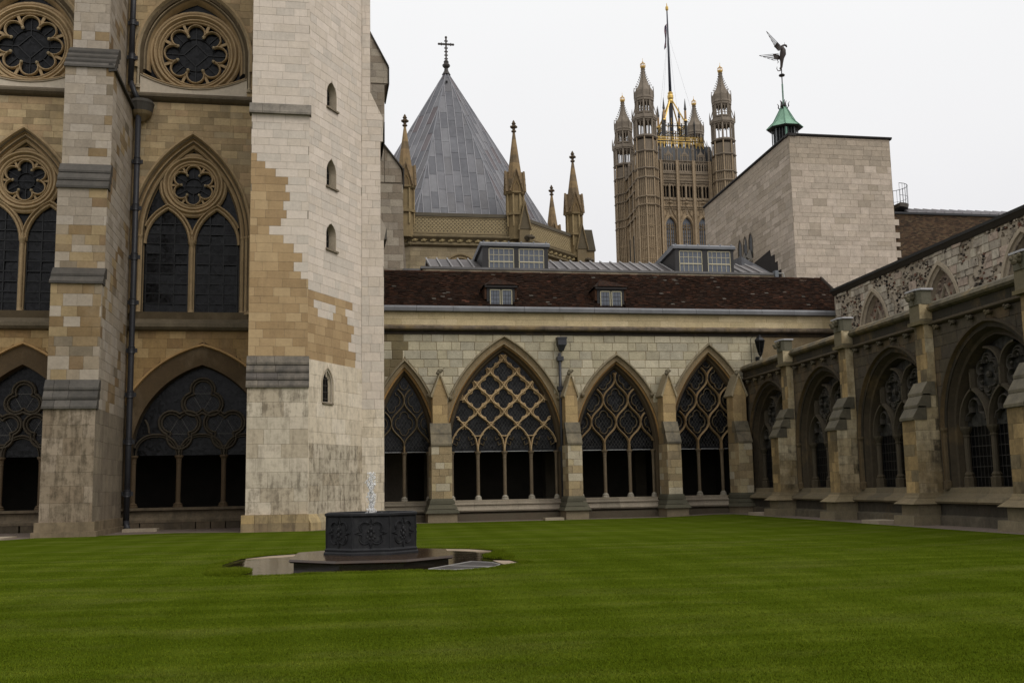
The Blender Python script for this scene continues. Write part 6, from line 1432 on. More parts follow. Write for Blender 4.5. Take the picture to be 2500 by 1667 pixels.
for k in range(4):
    c_ = 3.3 + k * 4.3
    mould(mb, SFc, Arch(c_, 1.3, 44, 63.4, 66), [(.4, .3), (.2, .35), (0, .05)], tcol(62, .9), n=6)
    for o in (-1.2, -.4, .4, 1.2): box(mb, SFc, c_ + o - .18, c_ + o + .18, .0, .02, 71, 74, C(20, 18, 16)); box(mb, SFc, c_ + o - .12, c_ + o + .12, .0, .02, 77.6, 79.6, C(20, 18, 16))  # near-black panels paint the dark inside of the openings
    box(mb, SFc, c_ - 1.2, c_ + 1.2, .0, .03, 44, 64, C(30, 27, 22))
build('tracery_panelling', mb, 'tower_stone', sw_, kind='stuff')
mb = MB(); box(mb, E_, 77, 96, -212, -211.5, 40, 80, tcol(60, .7)); box(mb, E_, 95, 95.6, -211, -190, 40, 80, tcol(60, .8)); build('wall', mb, 'tower_stone', tw_)
# iron roof with gilded cresting
mb = MB(); ir = C(40, 42, 47, .5)
prism(mb, [E_.P(a, w, 79) for a, w in ((77.5, -190.8), (94.5, -190.8), (95.6, -209.5), (78.6, -209.5))], [E_.P(a, w, 84.8) for a, w in ((80.0, -193), (92.0, -193), (92.9, -207), (81, -207))], ir); prism(mb, [E_.P(a, w, 79) for a, w in ((90, -191.4), (94.5, -191.4), (95.4, -208), (90, -208))], [E_.P(a, w, 85.4) for a, w in ((91, -194), (94.4, -194), (95.2, -206), (91, -206))], ir); rf_ = build('roof', mb, 'black_iron', tw_)
mb = MB(); g = C(206, 170, 86, 1.0, .3); bi = C(36, 32, 28)
for (pa, pb) in (((80.0, -193), (92.0, -193)), ((80.0, -193), (81, -207)), ((92, -193), (92.9, -207))):
    A_, B_ = E_.P(pa[0], pa[1], 0), E_.P(pb[0], pb[1], 0); d_ = (B_ - A_).normalized(); f = Fr(A_, d_, (d_.y, -d_.x, 0)); L_ = (B_ - A_).length
    box(mb, f, 0, L_, -.05, .05, 86.05, 86.25, bi); box(mb, f, 0, L_, -.04, .08, 85.75, 85.9, g); box(mb, f, 0, L_, -.04, .1, 86.3, 86.42, g)
    n_ = int(L_ / .86)
    for k in range(n_ + 1):
        x = k * L_ / n_; big = k % 4 == 0
        box(mb, f, x - .08, x + .08, 0, .16, 84.3 if not big else 83.6, 86, g); 
        if big: box(mb, f, x - .1, x + .1, 0, .15, 86, 88.2, bi)
        if k < n_:
            for j in range(3):
                xx = x + (j + .5) * L_ / n_ / 3; blob(mb, f.P(xx, .08, 85.5), .13, g, 5, 3); blob(mb, f.P(xx, .05, 86.7), .14, g, 4, 3); strip(mb, f, (xx - .12, 86.4), (xx + .1, 87.2), .07, .03, g); strip(mb, f, (xx + .12, 86.4), (xx - .1, 87.2), .07, .03, g); blob(mb, f.P(xx, .05, 87.35 + .25 * (j == 1)), .1, g, 4, 3)
    box(mb, f, 0, L_, -.02, .05, 87.15, 87.25, g)
build('gilded_cresting', mb, 'gold', rf_, kind='stuff')
mb = MB(); cc = [(83.2, -196.2), (88.9, -196.2), (89.3, -202), (83.6, -202)]
for i, (u, w) in enumerate(cc):
    lathe(mb, E_, u, w, [(.4, 85), (.36, 92.2), (.5, 92.5), (.3, 92.8), (.25, 95.6), (.4, 95.8), (.3, 96.2), (.04, 98.6)], 6, bi)
    u2, w2 = cc[(i + 1) % 4]
    for z in (91.4, 88.6): tube(mb, [E_.P(u, w, z), E_.P(u2, w2, z)], .12, 4, bi)
    for k in range(1, 5): a, b = u + (u2 - u) * k / 5, w + (w2 - w) * k / 5; tube(mb, [E_.P(a, b, 85), E_.P(a, b, 92)], .13, 4, bi)
lathe(mb, E_, 86.1, -199, [(.5, 85), (.55, 98)], 8, C(40, 40, 46)); 
for u, w in ((82.2, -194.6), (90.6, -194.8)): lathe(mb, E_, u, w, [(.25, 85), (.22, 91), (.3, 91.2), (.03, 94.5 if u < 85 else 92.5)], 6, bi)
ln_ = build('roof_lantern', mb, 'black_iron', tw_)
mb = MB()
for i, (u, w) in enumerate(cc):
    tube(mb, [E_.P(u, w, 92.2), E_.P(86.1 + (u - 86.1) * .1, -199 + (w + 199) * .1, 99)], .2, 5, g); lathe(mb, E_, u, w, [(.34, 93), (.3, 95.4)], 6, C(150, 118, 80, .9)); lathe(mb, E_, u, w, [(.42, 92.6), (.5, 92.8), (.42, 93)], 6, g)
    for q in range(9): f = q / 9; blob(mb, E_.P(u + (86.1 - u) * .9 * f, w + (-199 - w) * .9 * f, 92.5 + 6.6 * f), .17, g, 4, 3)
    u2, w2 = cc[(i + 1) % 4]
    for k in range(13):
        a, b = u + (u2 - u) * k / 12, w + (w2 - w) * k / 12
        for z in (88.9, 89.6, 91.0, 91.9): blob(mb, E_.P(a, b, z + .15 * (k % 2)), .15, g, 4, 3)
        if k % 3 == 1: tube(mb, [E_.P(a, b, 91.5), E_.P(a, b, 93.4)], .06, 4, g)
lathe(mb, E_, 86.1, -199, [(.55, 98.2), (.75, 98.8), (.6, 99.2), (.8, 99.6), (.8, 100.2), (.6, 100.6), (.7, 101), (.3, 101.4)], 10, g); build('gilding', mb, 'gold', ln_, kind='stuff')
fp = thing('flagpole', 'very tall dark flagpole with gilded crown finial rising from the gothic tower roof', 'flagpole', E_.P(86.1, -199, 98))
mb = MB(); tube(mb, [E_.P(86.1, -199, 98), E_.P(86.1, -199, 123.4)], .42, 10, C(40, 42, 52), .16); build('pole', mb, 'black_iron', fp, smooth=True)
mb = MB(); lathe(mb, E_, 86.1, -199, [(.1, 123.2), (.4, 123.6), (.42, 123.9), (.4, 124.3), (.12, 124.7), (.1, 125.1), (.02, 125.5)], 8, g); build('gilded_crown', mb, 'gold', fp)
for k, (u, w) in enumerate(((82.2, -194.6), (90.6, -194.8), (83.6, -202), (89.3, -202))): mb = MB(); tube(mb, [E_.P(86.1, -199, 117), E_.P(u, w, 93)], .018, 4, C(120, 120, 124)); build('stay_wire', mb, 'lead', fp)
mb = MB(); vs = []; fs = []; tc_ = []
for j in range(25):
    z = 119.8 - j * .27
    for i in range(7):
        a = -.25 - i * .09 - .1 * math.sin(j * .35) * i / 6 - j * .012; w = .16 * math.sin(i * 1.9 + j * .2)
        vs.append(E_.P(86.1 + a, -199 + w, z - .12 * i)); s_ = (i + j // 3) % 5
        tc_.append(C(150, 30, 40, .9) if (j + i * 2) % 11 in (3, 4) else (C(210, 208, 210, .9) if (j + i * 2) % 11 in (2, 5) else C(30, 34, 70, .9)))
for j in range(24):
    for i in range(6): k = j * 7 + i; fs.append((k, k + 1, k + 8, k + 7))
mb.add(vs, fs, tc_); fl = rebase(build('flag', mb, 'flag_cloth')); tag(fl, 'limp blue, red and white flag hanging against the tall tower flagpole', 'flag')

# ------------------------------------------------------------------ pale stone block
blk = thing('stone_block_building', 'plain windowless pale stone block with flat top behind the right end of the tiled roof', 'building', E_.P(32, -20, 0))
BX = 27.944; BL = Fr((BX, 0, 0), (0, 1, 0), (-1, 0, 0)); BF = Fr(E_.P(0, -14, 0), EU, EN)
pc = E_.P(28.8, -14, 0); pd = E_.P(36.32, -14, 0)
mb = MB(); prism(mb, [Vector((BX + .012, pc.y + .0, 8)), Vector((pd.x, pd.y, 8)), Vector((pd.x, 87, 8)), Vector((BX + .05, 86.9, 8))], [Vector((BX + .012, pc.y + .0, 25.1)), Vector((pd.x, pd.y, 25.1)), Vector((pd.x, 87, 25.1)), Vector((BX + .05, 86.9, 25.1))], C(150, 136, 116, .75, .1)); bw_ = build('wall', mb, 'ashlar_stone', blk)
bk = Bank(); blc = pick(C(168, 154, 137, 1.22, .1), C(163, 149, 133, 1.22, .12), C(172, 158, 142, 1.22, .08), C(160, 147, 131, 1.2, .12), v=.025); blt = pick(C(156, 142, 124, 1.14, .15), C(160, 146, 128, 1.14, .15), C(151, 138, 121, 1.12, .2), v=.02)
zl = [12.0]
while zl[-1] < 25: zl.append(min(zl[-1] + R.choice((.28, .3, .42, .5)), 25.1))
ashlar(bk, BF, bw_, 'ashlar_stone', 28.8, 36.3, 12, 25.1, .4, .55, 1.15, 0.02, lambda u, z: (blt if z > 23.3 or R.random() < .06 else blc)(), zs=zl, joint=.012, dep=.04, proud=.002)
bwin = [Arch(c_, .4, 18.3, 19.5, 20.25) for c_ in (76.0, 77.2, 78.4)]
ashlar(bk, BL, bw_, 'ashlar_stone', pc.y, 86.9, 12, 25.1, .4, .7, 1.4, 0.0, lambda u, z: (blt if z > 24 or (abs(u - 77) < 4 and z < 20.5) or R.random() < .25 else blc)(), zs=zl, joint=.012, dep=.04, proud=.002, ops=bwin)
bk.flush(300)
mb = MB(); run(mb, BF, [(-.5, 25.08), (.06, 25.1), (.14, 25.18), (.14, 25.26), (-.5, 25.26)], 28.7, 36.45, C(44, 40, 38, .9)); run(mb, BL, [(-.5, 25.08), (.04, 25.1), (.12, 25.18), (.12, 25.26), (-.5, 25.26)], pc.y - .12, 87, C(44, 40, 38, .9)); build('coping', mb, 'slate', blk)
for ar in bwin:
    mb = MB(); mould(mb, BL, ar, [(.08, .01), (.04, .04), (.0, .03), (-.03, -.003)], C(92, 82, 68, 1, .3), n=6); w_ = build('lancet_window', mb, 'moulding_stone', blk)
    mb = MB(); pl = ar.path(0, 6); mb.add([BL.P(u, -.004, z) for u, z in pl], [tuple(range(len(pl)))], (0, 0, 0, 0)); build('glass', mb, 'dark_glass', w_)
    mb = MB(); box(mb, BL, ar.uc - .3, ar.uc + .22, -.1, .28, 18.05, 18.2, C(130, 124, 112)); mb.add([BL.P(ar.uc - .25, .0, 18.1), BL.P(ar.uc + .2, .0, 18.1), BL.P(ar.uc + .25, .35, 18.5), BL.P(ar.uc + .2, .0, 19.1)], [(0, 1, 2, 3)], C(110, 104, 94)); build('opening_casement', mb, 'lead', w_)
BPO = [(76, 15), (76, 17.5), (75.3, 17.85), (72.14, 18.1), (72.0, 17.6), (71.3, 17.6), (71.3, 17.0), (70.8, 17.0), (70.8, 16.3), (70.2, 16.3), (70.2, 15)]
mb = MB(); prism(mb, [BL.P(u, 0.0, z) for u, z in BPO], [BL.P(u, .03, z) for u, z in BPO], C(40, 34, 30, .9)); build('brick_patch', mb, 'brick', blk)
mb = MB(); prism(mb, [E_.P(a, w, z) for a, w, z in ((22.4, -8, 14.3), (27.5, -10, 13.0), (27.5, -16, 13.2), (22.4, -12, 14.3))], [E_.P(a, w, z) for a, w, z in ((22.4, -8, 15.2), (27.5, -10, 13.4), (27.5, -20, 16.5), (22.4, -16, 15.6))], C(70, 70, 74, .95, .3)); tube(mb, [E_.P(22.2, -12, 16.0), E_.P(27.6, -12, 13.7)], .12, 6, C(84, 76, 70)); build('lead_roof', mb, 'lead', blk)
# lantern turret with the bird vane
cup = thing('roof_cupola', 'small dark octagonal roof lantern with green copper cap on the pale stone block', 'cupola', E_.P(33.33, -24, 25.2))
mb = MB(); lathe(mb, E_, 33.33, -24, [(.9, 25.2), (.9, 29.1)], 8, C(26, 28, 32), PI / 8); dr = build('drum', mb, 'dark_glass', cup)
for k in range(8):
    a = PI / 8 + k * PI / 4; mb = MB(); tube(mb, [E_.P(33.33 + .98 * math.cos(a), -24 + .98 * math.sin(a), z) for z in (25.2, 29.1)], .05, 5, C(110, 112, 112)); build('glazing_bar', mb, 'lead', cup)
    for q in (.33, .66):
        an = a + PI / 4 ; x, y = math.cos(a) + (math.cos(an) - math.cos(a)) * q, math.sin(a) + (math.sin(an) - math.sin(a)) * q; mb = MB(); tube(mb, [E_.P(33.33 + .95 * x, -24 + .95 * y, z) for z in (25.2, 29.1)], .025, 4, C(90, 92, 92)); build('glazing_bar', mb, 'lead', cup)
mb = MB(); tube(mb, [E_.P(32.95, -22.95, z) for z in (25.2, 29)], .09, 5, C(96, 134, 116)); build('copper_post', mb, 'copper', cup)
mb = MB(); lathe(mb, E_, 33.33, -24, [(1.3, 29.12), (1.42, 29.2)], 8, C(34, 40, 38), PI / 8); lathe(mb, E_, 33.33, -24, [(1.42, 29.2), (1.1, 29.5), (.86, 29.75), (.16, 31.05)], 8, C(126, 166, 140, .95, .3), PI / 8)
for k in range(8): a = PI / 8 + k * PI / 4; tube(mb, [E_.P(33.33 + r_ * math.cos(a), -24 + r_ * math.sin(a), z + .03) for r_, z in ((1.42, 29.2), (.86, 29.75), (.16, 31.05))], .035, 4, C(110, 150, 126, .9, .3))
build('copper_cap', mb, 'copper', cup)
mb = MB()
for k in range(8):
    a = k * PI / 4; q = [(.1, 30.95), (.3, 30.85), (.42, 31.0), (.4, 31.2), (.5, 31.35)] if k % 2 else [(.08, 30.95), (.2, 31.1), (.18, 31.35), (.26, 31.55)]
    tube(mb, [E_.P(33.33 + r_ * math.cos(a), -24 + r_ * math.sin(a), z) for r_, z in q], .09, 5, C(34, 28, 24), .02)
lathe(mb, E_, 33.33, -24, [(.15, 30.9), (.28, 31.05), (.1, 31.2)], 8, C(34, 28, 24)); build('leaf_crown', mb, 'bronze', cup)
vn = thing('weathervane', 'bronze bird weathervane with raised wire wings on tall thin pole above green cupola', 'weathervane', E_.P(33.33, -24, 31.2))
mb = MB(); tube(mb, [E_.P(33.33, -24, 31.1), E_.P(33.33, -24, 32.9)], .07, 8, C(120, 148, 132, .95, .3)); tube(mb, [E_.P(33.33, -24, 32.9), E_.P(33.33, -24, 34.4)], .045, 8, C(34, 28, 28)); build('pole', mb, 'copper', vn)
mb = MB(); lathe(mb, E_, 33.33, -24, [(.05, 33.5), (.22, 33.56), (.25, 33.63), (.2, 33.7), (.04, 33.74)], 12, C(34, 28, 28)); build('disc', mb, 'bronze', vn)
bz = C(46, 34, 28, .95)
def BP(x, z, w=0): return E_.P(33.33 + x, -24 + w, z)
mb = MB(); path = [(-.12, 34.15, .07), (.0, 34.3, .1), (.05, 34.7, .13), (.08, 35.1, .2), (.2, 35.45, .27), (.22, 35.75, .24), (.12, 36.0, .16), (.2, 36.1, .09), (.38, 36.18, .08), (.5, 36.14, .1), (.56, 36.0, .05)]
vs = []; fs = []; n_ = 8
for i, (x, z, r_) in enumerate(path):
    a = path[max(i - 1, 0)]; b = path[min(i + 1, len(path) - 1)]; d_ = Vector((b[0] - a[0], 0, b[1] - a[1])).normalized(); nx = Vector((-d_.z, 0, d_.x))
    for k in range(n_): t_ = 2 * PI * k / n_; vs.append(BP(x + nx.x * r_ * math.cos(t_), z + nx.z * r_ * math.cos(t_), .75 * r_ * math.sin(t_)))
for i in range(len(path) - 1): fs += [(i * n_ + k, i * n_ + (k + 1) % n_, (i + 1) * n_ + (k + 1) % n_, (i + 1) * n_ + k) for k in range(n_)]
fs += [tuple(range(n_)), tuple(range(len(vs) - n_, len(vs)))]
mb.add(vs, fs, bz); bird = build('bird', mb, 'bronze', vn, smooth=True)
mb = MB(); tube(mb, [BP(-.02, 34.15), BP(-.12, 34.0), BP(-.3, 33.98), BP(-.4, 34.15), BP(-.36, 34.32)], .05, 6, bz, .02); tube(mb, [BP(-.05, 34.9), BP(-.25, 35.05), BP(-.3, 34.85), BP(-.22, 34.7), BP(-.32, 34.62)], .03, 5, bz); build('tail', mb, 'bronze', vn)
for j, (rt, tip, w_) in enumerate((((.05, 35.95), (-1.25, 37.1), .15), ((-.1, 35.5), (-1.7, 35.3), -.15))):
    mb = MB(); 
    rx, rz = rt; tx, tz = tip; pr = (-(tz - rz), tx - rx); l = math.hypot(*pr); pr = (pr[0] / l, pr[1] / l)
    if j == 1: pr = (-.02, -1) if False else (pr[0], pr[1])
    sg = 1
    for k in range(4):
        f = 1 - k * .2; off = .0 + k * .13
        a = (rx + pr[0] * off, rz + pr[1] * off); b = (rx + (tx - rx) * f + pr[0] * off, rz + (tz - rz) * f + pr[1] * off)
        off2 = off + .1; c_ = (rx + (tx - rx) * (f - .14) + pr[0] * off2, rz + (tz - rz) * (f - .14) + pr[1] * off2)
        tube(mb, [BP(*a, w_), BP(*b, w_ * 2), BP(*c_, w_ * 2)], .022, 5, bz); tube(mb, [BP(*c_, w_ * 2), BP(rx + pr[0] * off2, rz + pr[1] * off2, w_)], .016, 5, bz)
    f = .3; po = [(rx, rz - .1), (rx + (tx - rx) * f, rz + (tz - rz) * f), (rx + (tx - rx) * f * .9 + pr[0] * .45, rz + (tz - rz) * f * .9 + pr[1] * .45), (rx + pr[0] * .5 + .1, rz + pr[1] * .5)]
    prism(mb, [BP(x, z, w_ - .02) for x, z in po], [BP(x, z, w_ + .03) for x, z in po], bz); build('wing', mb, 'bronze', vn)
mb = MB(); tube(mb, [BP(.4, 36.22), BP(.38, 36.4)], .012, 4, bz); build('crest', mb, 'bronze', vn)

# ------------------------------------------------------------------ brick building and balcony
brk = thing('brick_building', 'dark brown brick building with ribbed lead roof edge beside the pale stone block', 'building', E_.P(43, -18, 0))
BKF = Fr(E_.P(0, -14.15, 0), EU, EN)
mb = MB(); box(mb, BKF, 36.25, 52, -10, -.02, 8, 19.85, C(96, 84, 66, .8, .2)); kw = build('wall', mb, 'brick', brk)
mb = MB(); bcs = [C(84, 64, 46, 1.0, .3), C(74, 58, 42, 1, .35), C(92, 70, 50, 1, .3), C(64, 50, 38, 1, .4), C(98, 80, 58, 1, .3)]
z = 14.2; r_ = 0
while z < 19.8:
    u = 36.3 - (r_ % 2) * .12
    while u < 51:
        c_ = R.choice(bcs); k_ = R.uniform(.8, 1.2); l = .225 if r_ % 2 else .225
        mb.add([BKF.P(u, .012, z), BKF.P(u + .215, .012, z), BKF.P(u + .215, .012, z + .065), BKF.P(u, .012, z + .065), BKF.P(u, -.02, z + .065), BKF.P(u + .215, -.02, z + .065)], [(0, 1, 2, 3), (3, 2, 5, 4)], (c_[0] * k_, c_[1] * k_, c_[2] * k_, c_[3])); u += .227
    z += .077; r_ += 1
build('bricks', mb, 'brick', kw, kind='stuff')
for k, z in enumerate([zl[q] for q in range(len(zl) - 1) if zl[q] < 19.6 and q % 2 == 0]):
    q = zl.index(z); mb = MB(); box(mb, BKF, 36.2, 36.3 + .32, -.02, .17, z + .01, zl[q + 1] - .01, blc()); build('quoin', mb, 'ashlar_stone', brk)
mb = MB(); run(mb, BKF, [(-.4, 19.82), (.12, 19.85), (.14, 19.98), (-.4, 20.0)], 36.2, 52, C(60, 60, 62, .9)); build('gutter', mb, 'lead', brk)
u = 37.4
while u < 51.5:
    mb = MB(); run(mb, BKF, [(.1, 19.98), (.1, 20.05), (-2.5, 20.9), (-2.5, 20.6)], u + .03, u + .66, C(122, 118, 120, .95, .2)); build('lead_panel', mb, 'lead', brk); mb = MB(); tube(mb, [BKF.P(u, .1, 20.06), BKF.P(u, -2.5, 20.95)], .06, 6, C(140, 136, 138, .95)); build('lead_roll', mb, 'lead', brk); u += .7
bal = thing('balcony', 'small round iron balcony with thin railing on the right side of the pale block', 'balcony', E_.P(36.7, -14.8, 20))
mb = MB(); bu, bw2 = 36.75, -15.0; hf = lambda r_, z, n=14: [E_.P(bu + r_ * math.sin(PI * k / n), bw2 + r_ * math.cos(PI * k / n), z) for k in range(n + 1)]
prism(mb, hf(.7, 20.1), hf(1.08, 20.35), C(26, 24, 24)); prism(mb, hf(1.08, 20.35), hf(1.14, 20.62), C(90, 84, 76, .9, .4)); build('platform', mb, 'slate', bal)
mb = MB(); tube(mb, hf(1.12, 22.0), .022, 5, C(24, 22, 24)); tube(mb, hf(1.12, 21.15), .014, 4, C(24, 22, 24)); build('rail', mb, 'black_iron', bal)
for k in range(15): 
    a = PI * k / 14; mb = MB(); tube(mb, [E_.P(bu + 1.12 * math.sin(a), bw2 + 1.12 * math.cos(a), z) for z in (20.6, 22.0)], .013, 4, C(24, 22, 24)); build('baluster', mb, 'black_iron', bal)

# ------------------------------------------------------------------ fountain
fo = thing('fountain', 'dark octagonal lead fountain basin with raised quatrefoil panels on a wet stone step', 'fountain', (-.17, 24.4, 0))
GF = Fr((0, 0, 0), (1, 0, 0), (0, 1, 0))
def oct8(cx, cy, ax, ay, cut, z): return [Vector((cx + x, cy + y, z)) for x, y in ((-ax + cut, -ay), (ax - cut, -ay), (ax, -ay + cut), (ax, ay - cut), (ax - cut, ay), (-ax + cut, ay), (-ax, ay - cut), (-ax, -ay + cut))]
mb = MB(); wc = C(70, 50, 32, .8, .5)
prism(mb, oct8(-.15, 23.95, 1.6, 2.12, .96, -.1), oct8(-.15, 23.95, 1.6, 2.12, .96, .13), C(40, 34, 24, .9, .7)); prism(mb, oct8(-.15, 23.95, 1.66, 2.18, .98, .125), oct8(-.15, 23.95, 1.7, 2.22, .99, .155), wc); prism(mb, oct8(-.15, 23.95, 1.7, 2.22, .99, .155), oct8(-.15, 23.95, 1.68, 2.2, .98, .2), wc); build('step', mb, 'wet_stone', fo)
cl = C(36, 36, 38, .8, .35); FC = (-.17, 24.38)
def o8(ap, z, ph=0): 
    r_ = ap / math.cos(PI / 8); return [Vector((FC[0] + r_ * math.cos(PI / 8 + k * PI / 4 + ph), FC[1] + r_ * math.sin(PI / 8 + k * PI / 4 + ph), z)) for k in range(8)]
mb = MB(); prof = [(1.03, .2), (1.03, .24), (1.0, .27), (1.01, .31), (.975, .35), (.97, 1.0), (.985, 1.02), (1.01, 1.04), (1.01, 1.085), (.97, 1.1), (.93, 1.09), (.92, 1.0), (.92, .6)]
for (a, za), (b, zb) in zip(prof, prof[1:]):
    p_, q_ = o8(a, za), o8(b, zb); mb.add(p_ + q_, [(k, (k + 1) % 8, 8 + (k + 1) % 8, 8 + k) for k in range(8)], cl)
mb.add(o8(.93, .62), [tuple(range(8))], cl); ba = build('basin', mb, 'cast_lead', fo)
mb = MB(); mb.add(o8(.925, 1.02), [tuple(range(8))], (0, 0, 0, 0)); build('water', mb, 'puddle_water', ba)
for k in range(8):
    v = o8(.972, 0); p, q = v[k], v[(k + 1) % 8]; d_ = (q - p).normalized(); m_ = (p + q) / 2; nn = Vector((m_.x - FC[0], m_.y - FC[1], 0)).normalized(); f = Fr(m_, d_, nn)
    mb = MB(); cz = .67; s_ = .6
    for e, wd_, dp in ((0, .032, .026), (-.04, .014, .012)):
        pts = []
        for q4 in range(4):
            an = PI / 4 + q4 * PI / 2; lx, lz = .185 * math.cos(an), .185 * math.sin(an)
            pts += [(lx + (.115 + e) * math.cos(an + rad(-98 + 196 * j / 10)), lz + (.115 + e) * math.sin(an + rad(-98 + 196 * j / 10))) for j in range(11)]
            pts.append(((.33 + e * 1.3) * math.cos(an + PI / 4), (.33 + e * 1.3) * math.sin(an + PI / 4)))
        bar(mb, f, [(x * (1.0 if k % 2 else 1.0), cz + z * .95) for x, z in pts], wd_, dp, .0, cl, closed=True, back=.01)
    build('quatrefoil', mb, 'cast_lead', ba)
    mb = MB(); 
    for (x, z, r_) in ((0, .08, .05), (-.06, .02, .035), (.06, .02, .035), (0, -.04, .05), (-.08, -.09, .03), (.08, -.09, .03), (0, .15, .025), (-.03, -.13, .03), (.04, -.13, .03)): blob(mb, f.P(x, .004, cz + z), r_, cl, 7, 5, (.8, .8, 1.1))
    for x in (-.06, 0, .06): strip(mb, f, (x, cz - .16), (x * .6, cz + .12), .014, .004, cl)
    build('emblem', mb, 'cast_lead', ba)
    mb = MB(); tube(mb, [p + Vector((0, 0, .33)), p + Vector((0, 0, 1.02))], .018, 6, cl); build('corner_bead', mb, 'cast_lead', ba)
# water jet
mb = MB(); jx, jy = -.17, 24.38; wt = (1, 1, 1, 0)
for s_ in range(5):
    pts = []; top = 1.98 - R.uniform(0, .25)
    for k in range(16): z = 1.0 + (top - 1.0) * k / 15; pts.append((jx + .03 * math.sin(k * 1.3 + s_ * 2) + R.uniform(-.012, .012) + .02 * (s_ - 2) * (.4 + k / 15), jy + R.uniform(-.02, .02), z))
    tube(mb, pts, .016, 6, wt, .02)
for k in range(520):
    f = R.random(); z = 1.03 + .95 * f; sp = .045 + .02 * math.sin(z * 19) + (.05 if z < 1.15 else 0) + (.012 if z > 1.8 else 0)
    x = jx + R.gauss(0, sp); y = jy + R.gauss(0, sp); blob(mb, (x, y, z), R.uniform(.004, .013), wt, 5, 3, (1, 1, R.uniform(1, 2.6)))
for k in range(60): a = R.uniform(0, 2 * PI); r_ = R.uniform(.03, .24); blob(mb, (jx + r_ * math.cos(a), jy + r_ * math.sin(a), 1.03 + R.uniform(0, .05)), R.uniform(.005, .014), wt, 5, 3)
wj = rebase(build('water_jet', mb, 'water_drops', smooth=True)); tag(wj, 'short bubbling white water jet rising from the middle of the fountain basin', 'water jet'); wj['kind'] = 'stuff'
# wet hollow and paving
mb = MB(); prism(mb, [Vector((x, y, -.06)) for x, y in WET], [Vector((x, y, -.028)) for x, y in WET], C(92, 78, 60, .85, .5)); o = build('paving_bed', mb, 'wet_stone', kind='structure')
def slab(pts, z, mat, t, name='paving_slab'):
    mb = MB(); prism(mb, [Vector((x, y, z - .05)) for x, y in pts], [Vector((x, y, z)) for x, y in pts], t); return build(name, mb, mat, o if False else None)
pv = thing('fountain_paving', 'irregular pale stone paving, half covered by rain water, around the fountain step', 'paving', (0, 25, 0))
SL = [[(-3.2, 26.7), (-2.75, 27.6), (-2.1, 28.1), (-1.5, 28.3), (-1.7, 27.5), (-2.5, 26.9)], [(-1.45, 28.3), (.4, 28.9), (.4, 28.3), (-1.6, 27.6)], [(.45, 28.9), (1.8, 28.75), (2.35, 28.4), (2.85, 27.4), (2.45, 27.3), (1.9, 28.0), (.45, 28.3)], [(2.62, 22.45), (2.95, 22.85), (2.85, 23.65), (2.5, 23.9), (2.55, 23.1)], [(-3.2, 25.2), (-3.2, 23.2), (-2.0, 22.2), (-1.9, 24.5)], [(1.7, 25.6), (1.7, 23.2), (2.4, 23.7), (2.6, 25.6)]]
for s_ in SL:
    cx = sum(p[0] for p in s_) / len(s_); cy = sum(p[1] for p in s_) / len(s_); mb = MB(); s2 = [(cx + (x - cx) * .985, cy + (y - cy) * .985) for x, y in s_]
    prism(mb, [Vector((x, y, -.05)) for x, y in s2], [Vector((x, y, -.006 if cy > 26.8 or (cx > 2.3 and cy < 24) else -.018)) for x, y in s2], C(156, 138, 114, .95, .35)); build('paving_slab', mb, 'paving_stone' if (cy > 26.8 or (cx > 2.3 and cy < 24)) else 'wet_stone', pv)
mb = MB(); W2 = [(x * .985, 24.9 + (y - 24.9) * .99) for x, y in WET if y < 27.3]; W2 = W2 + [(2.3, 27.5), (1.8, 28.1), (.4, 28.25), (-1.6, 27.6), (-2.6, 26.9)]; W2[0] = (-3.1, 26.5)
mb.add([Vector((x, y, -.014)) for x, y in W2], [tuple(range(len(W2)))], (0, 0, 0, 0)); pd_ = rebase(build('puddle', mb, 'puddle_water')); tag(pd_, 'dark shallow puddle of rain water lying round the fountain step', 'puddle')
gr = thing('drain_grate', 'flat curved metal drain grate lying in the puddle right of the fountain', 'grate', (1.9, 22.3, 0))
GR = [(.98, 21.75), (1.45, 21.4), (2.0, 21.55), (2.35, 21.95), (2.5, 22.5), (2.4, 23.1), (2.0, 23.6)]
mb = MB()
for a, b in zip(GR, GR[1:] + GR[:1]): tube(mb, [Vector((*a, .0)), Vector((*b, .0))], .013, 5, C(150, 146, 140, .8))
tube(mb, [Vector((1.45, 22.5, .0)), Vector((2.3, 21.95, .0))], .012, 5, C(150, 146, 140, .8)); build('frame', mb, 'lead', gr)
gi = pip(GR); mb = MB()
for sg in (1, -1):
    for k in range(-60, 60):
        L_ = [(1.6 + k * .05 + sg * t_ * .02, 21.2 + t_ * .03) for t_ in range(90)]; L_ = [p for p in L_ if gi(*p)]
        if len(L_) > 1: tube(mb, [Vector((*L_[0], -.006)), Vector((*L_[-1], -.006))], .0045, 3, C(84, 78, 72, .8))
build('mesh', mb, 'black_iron', gr, kind='stuff')
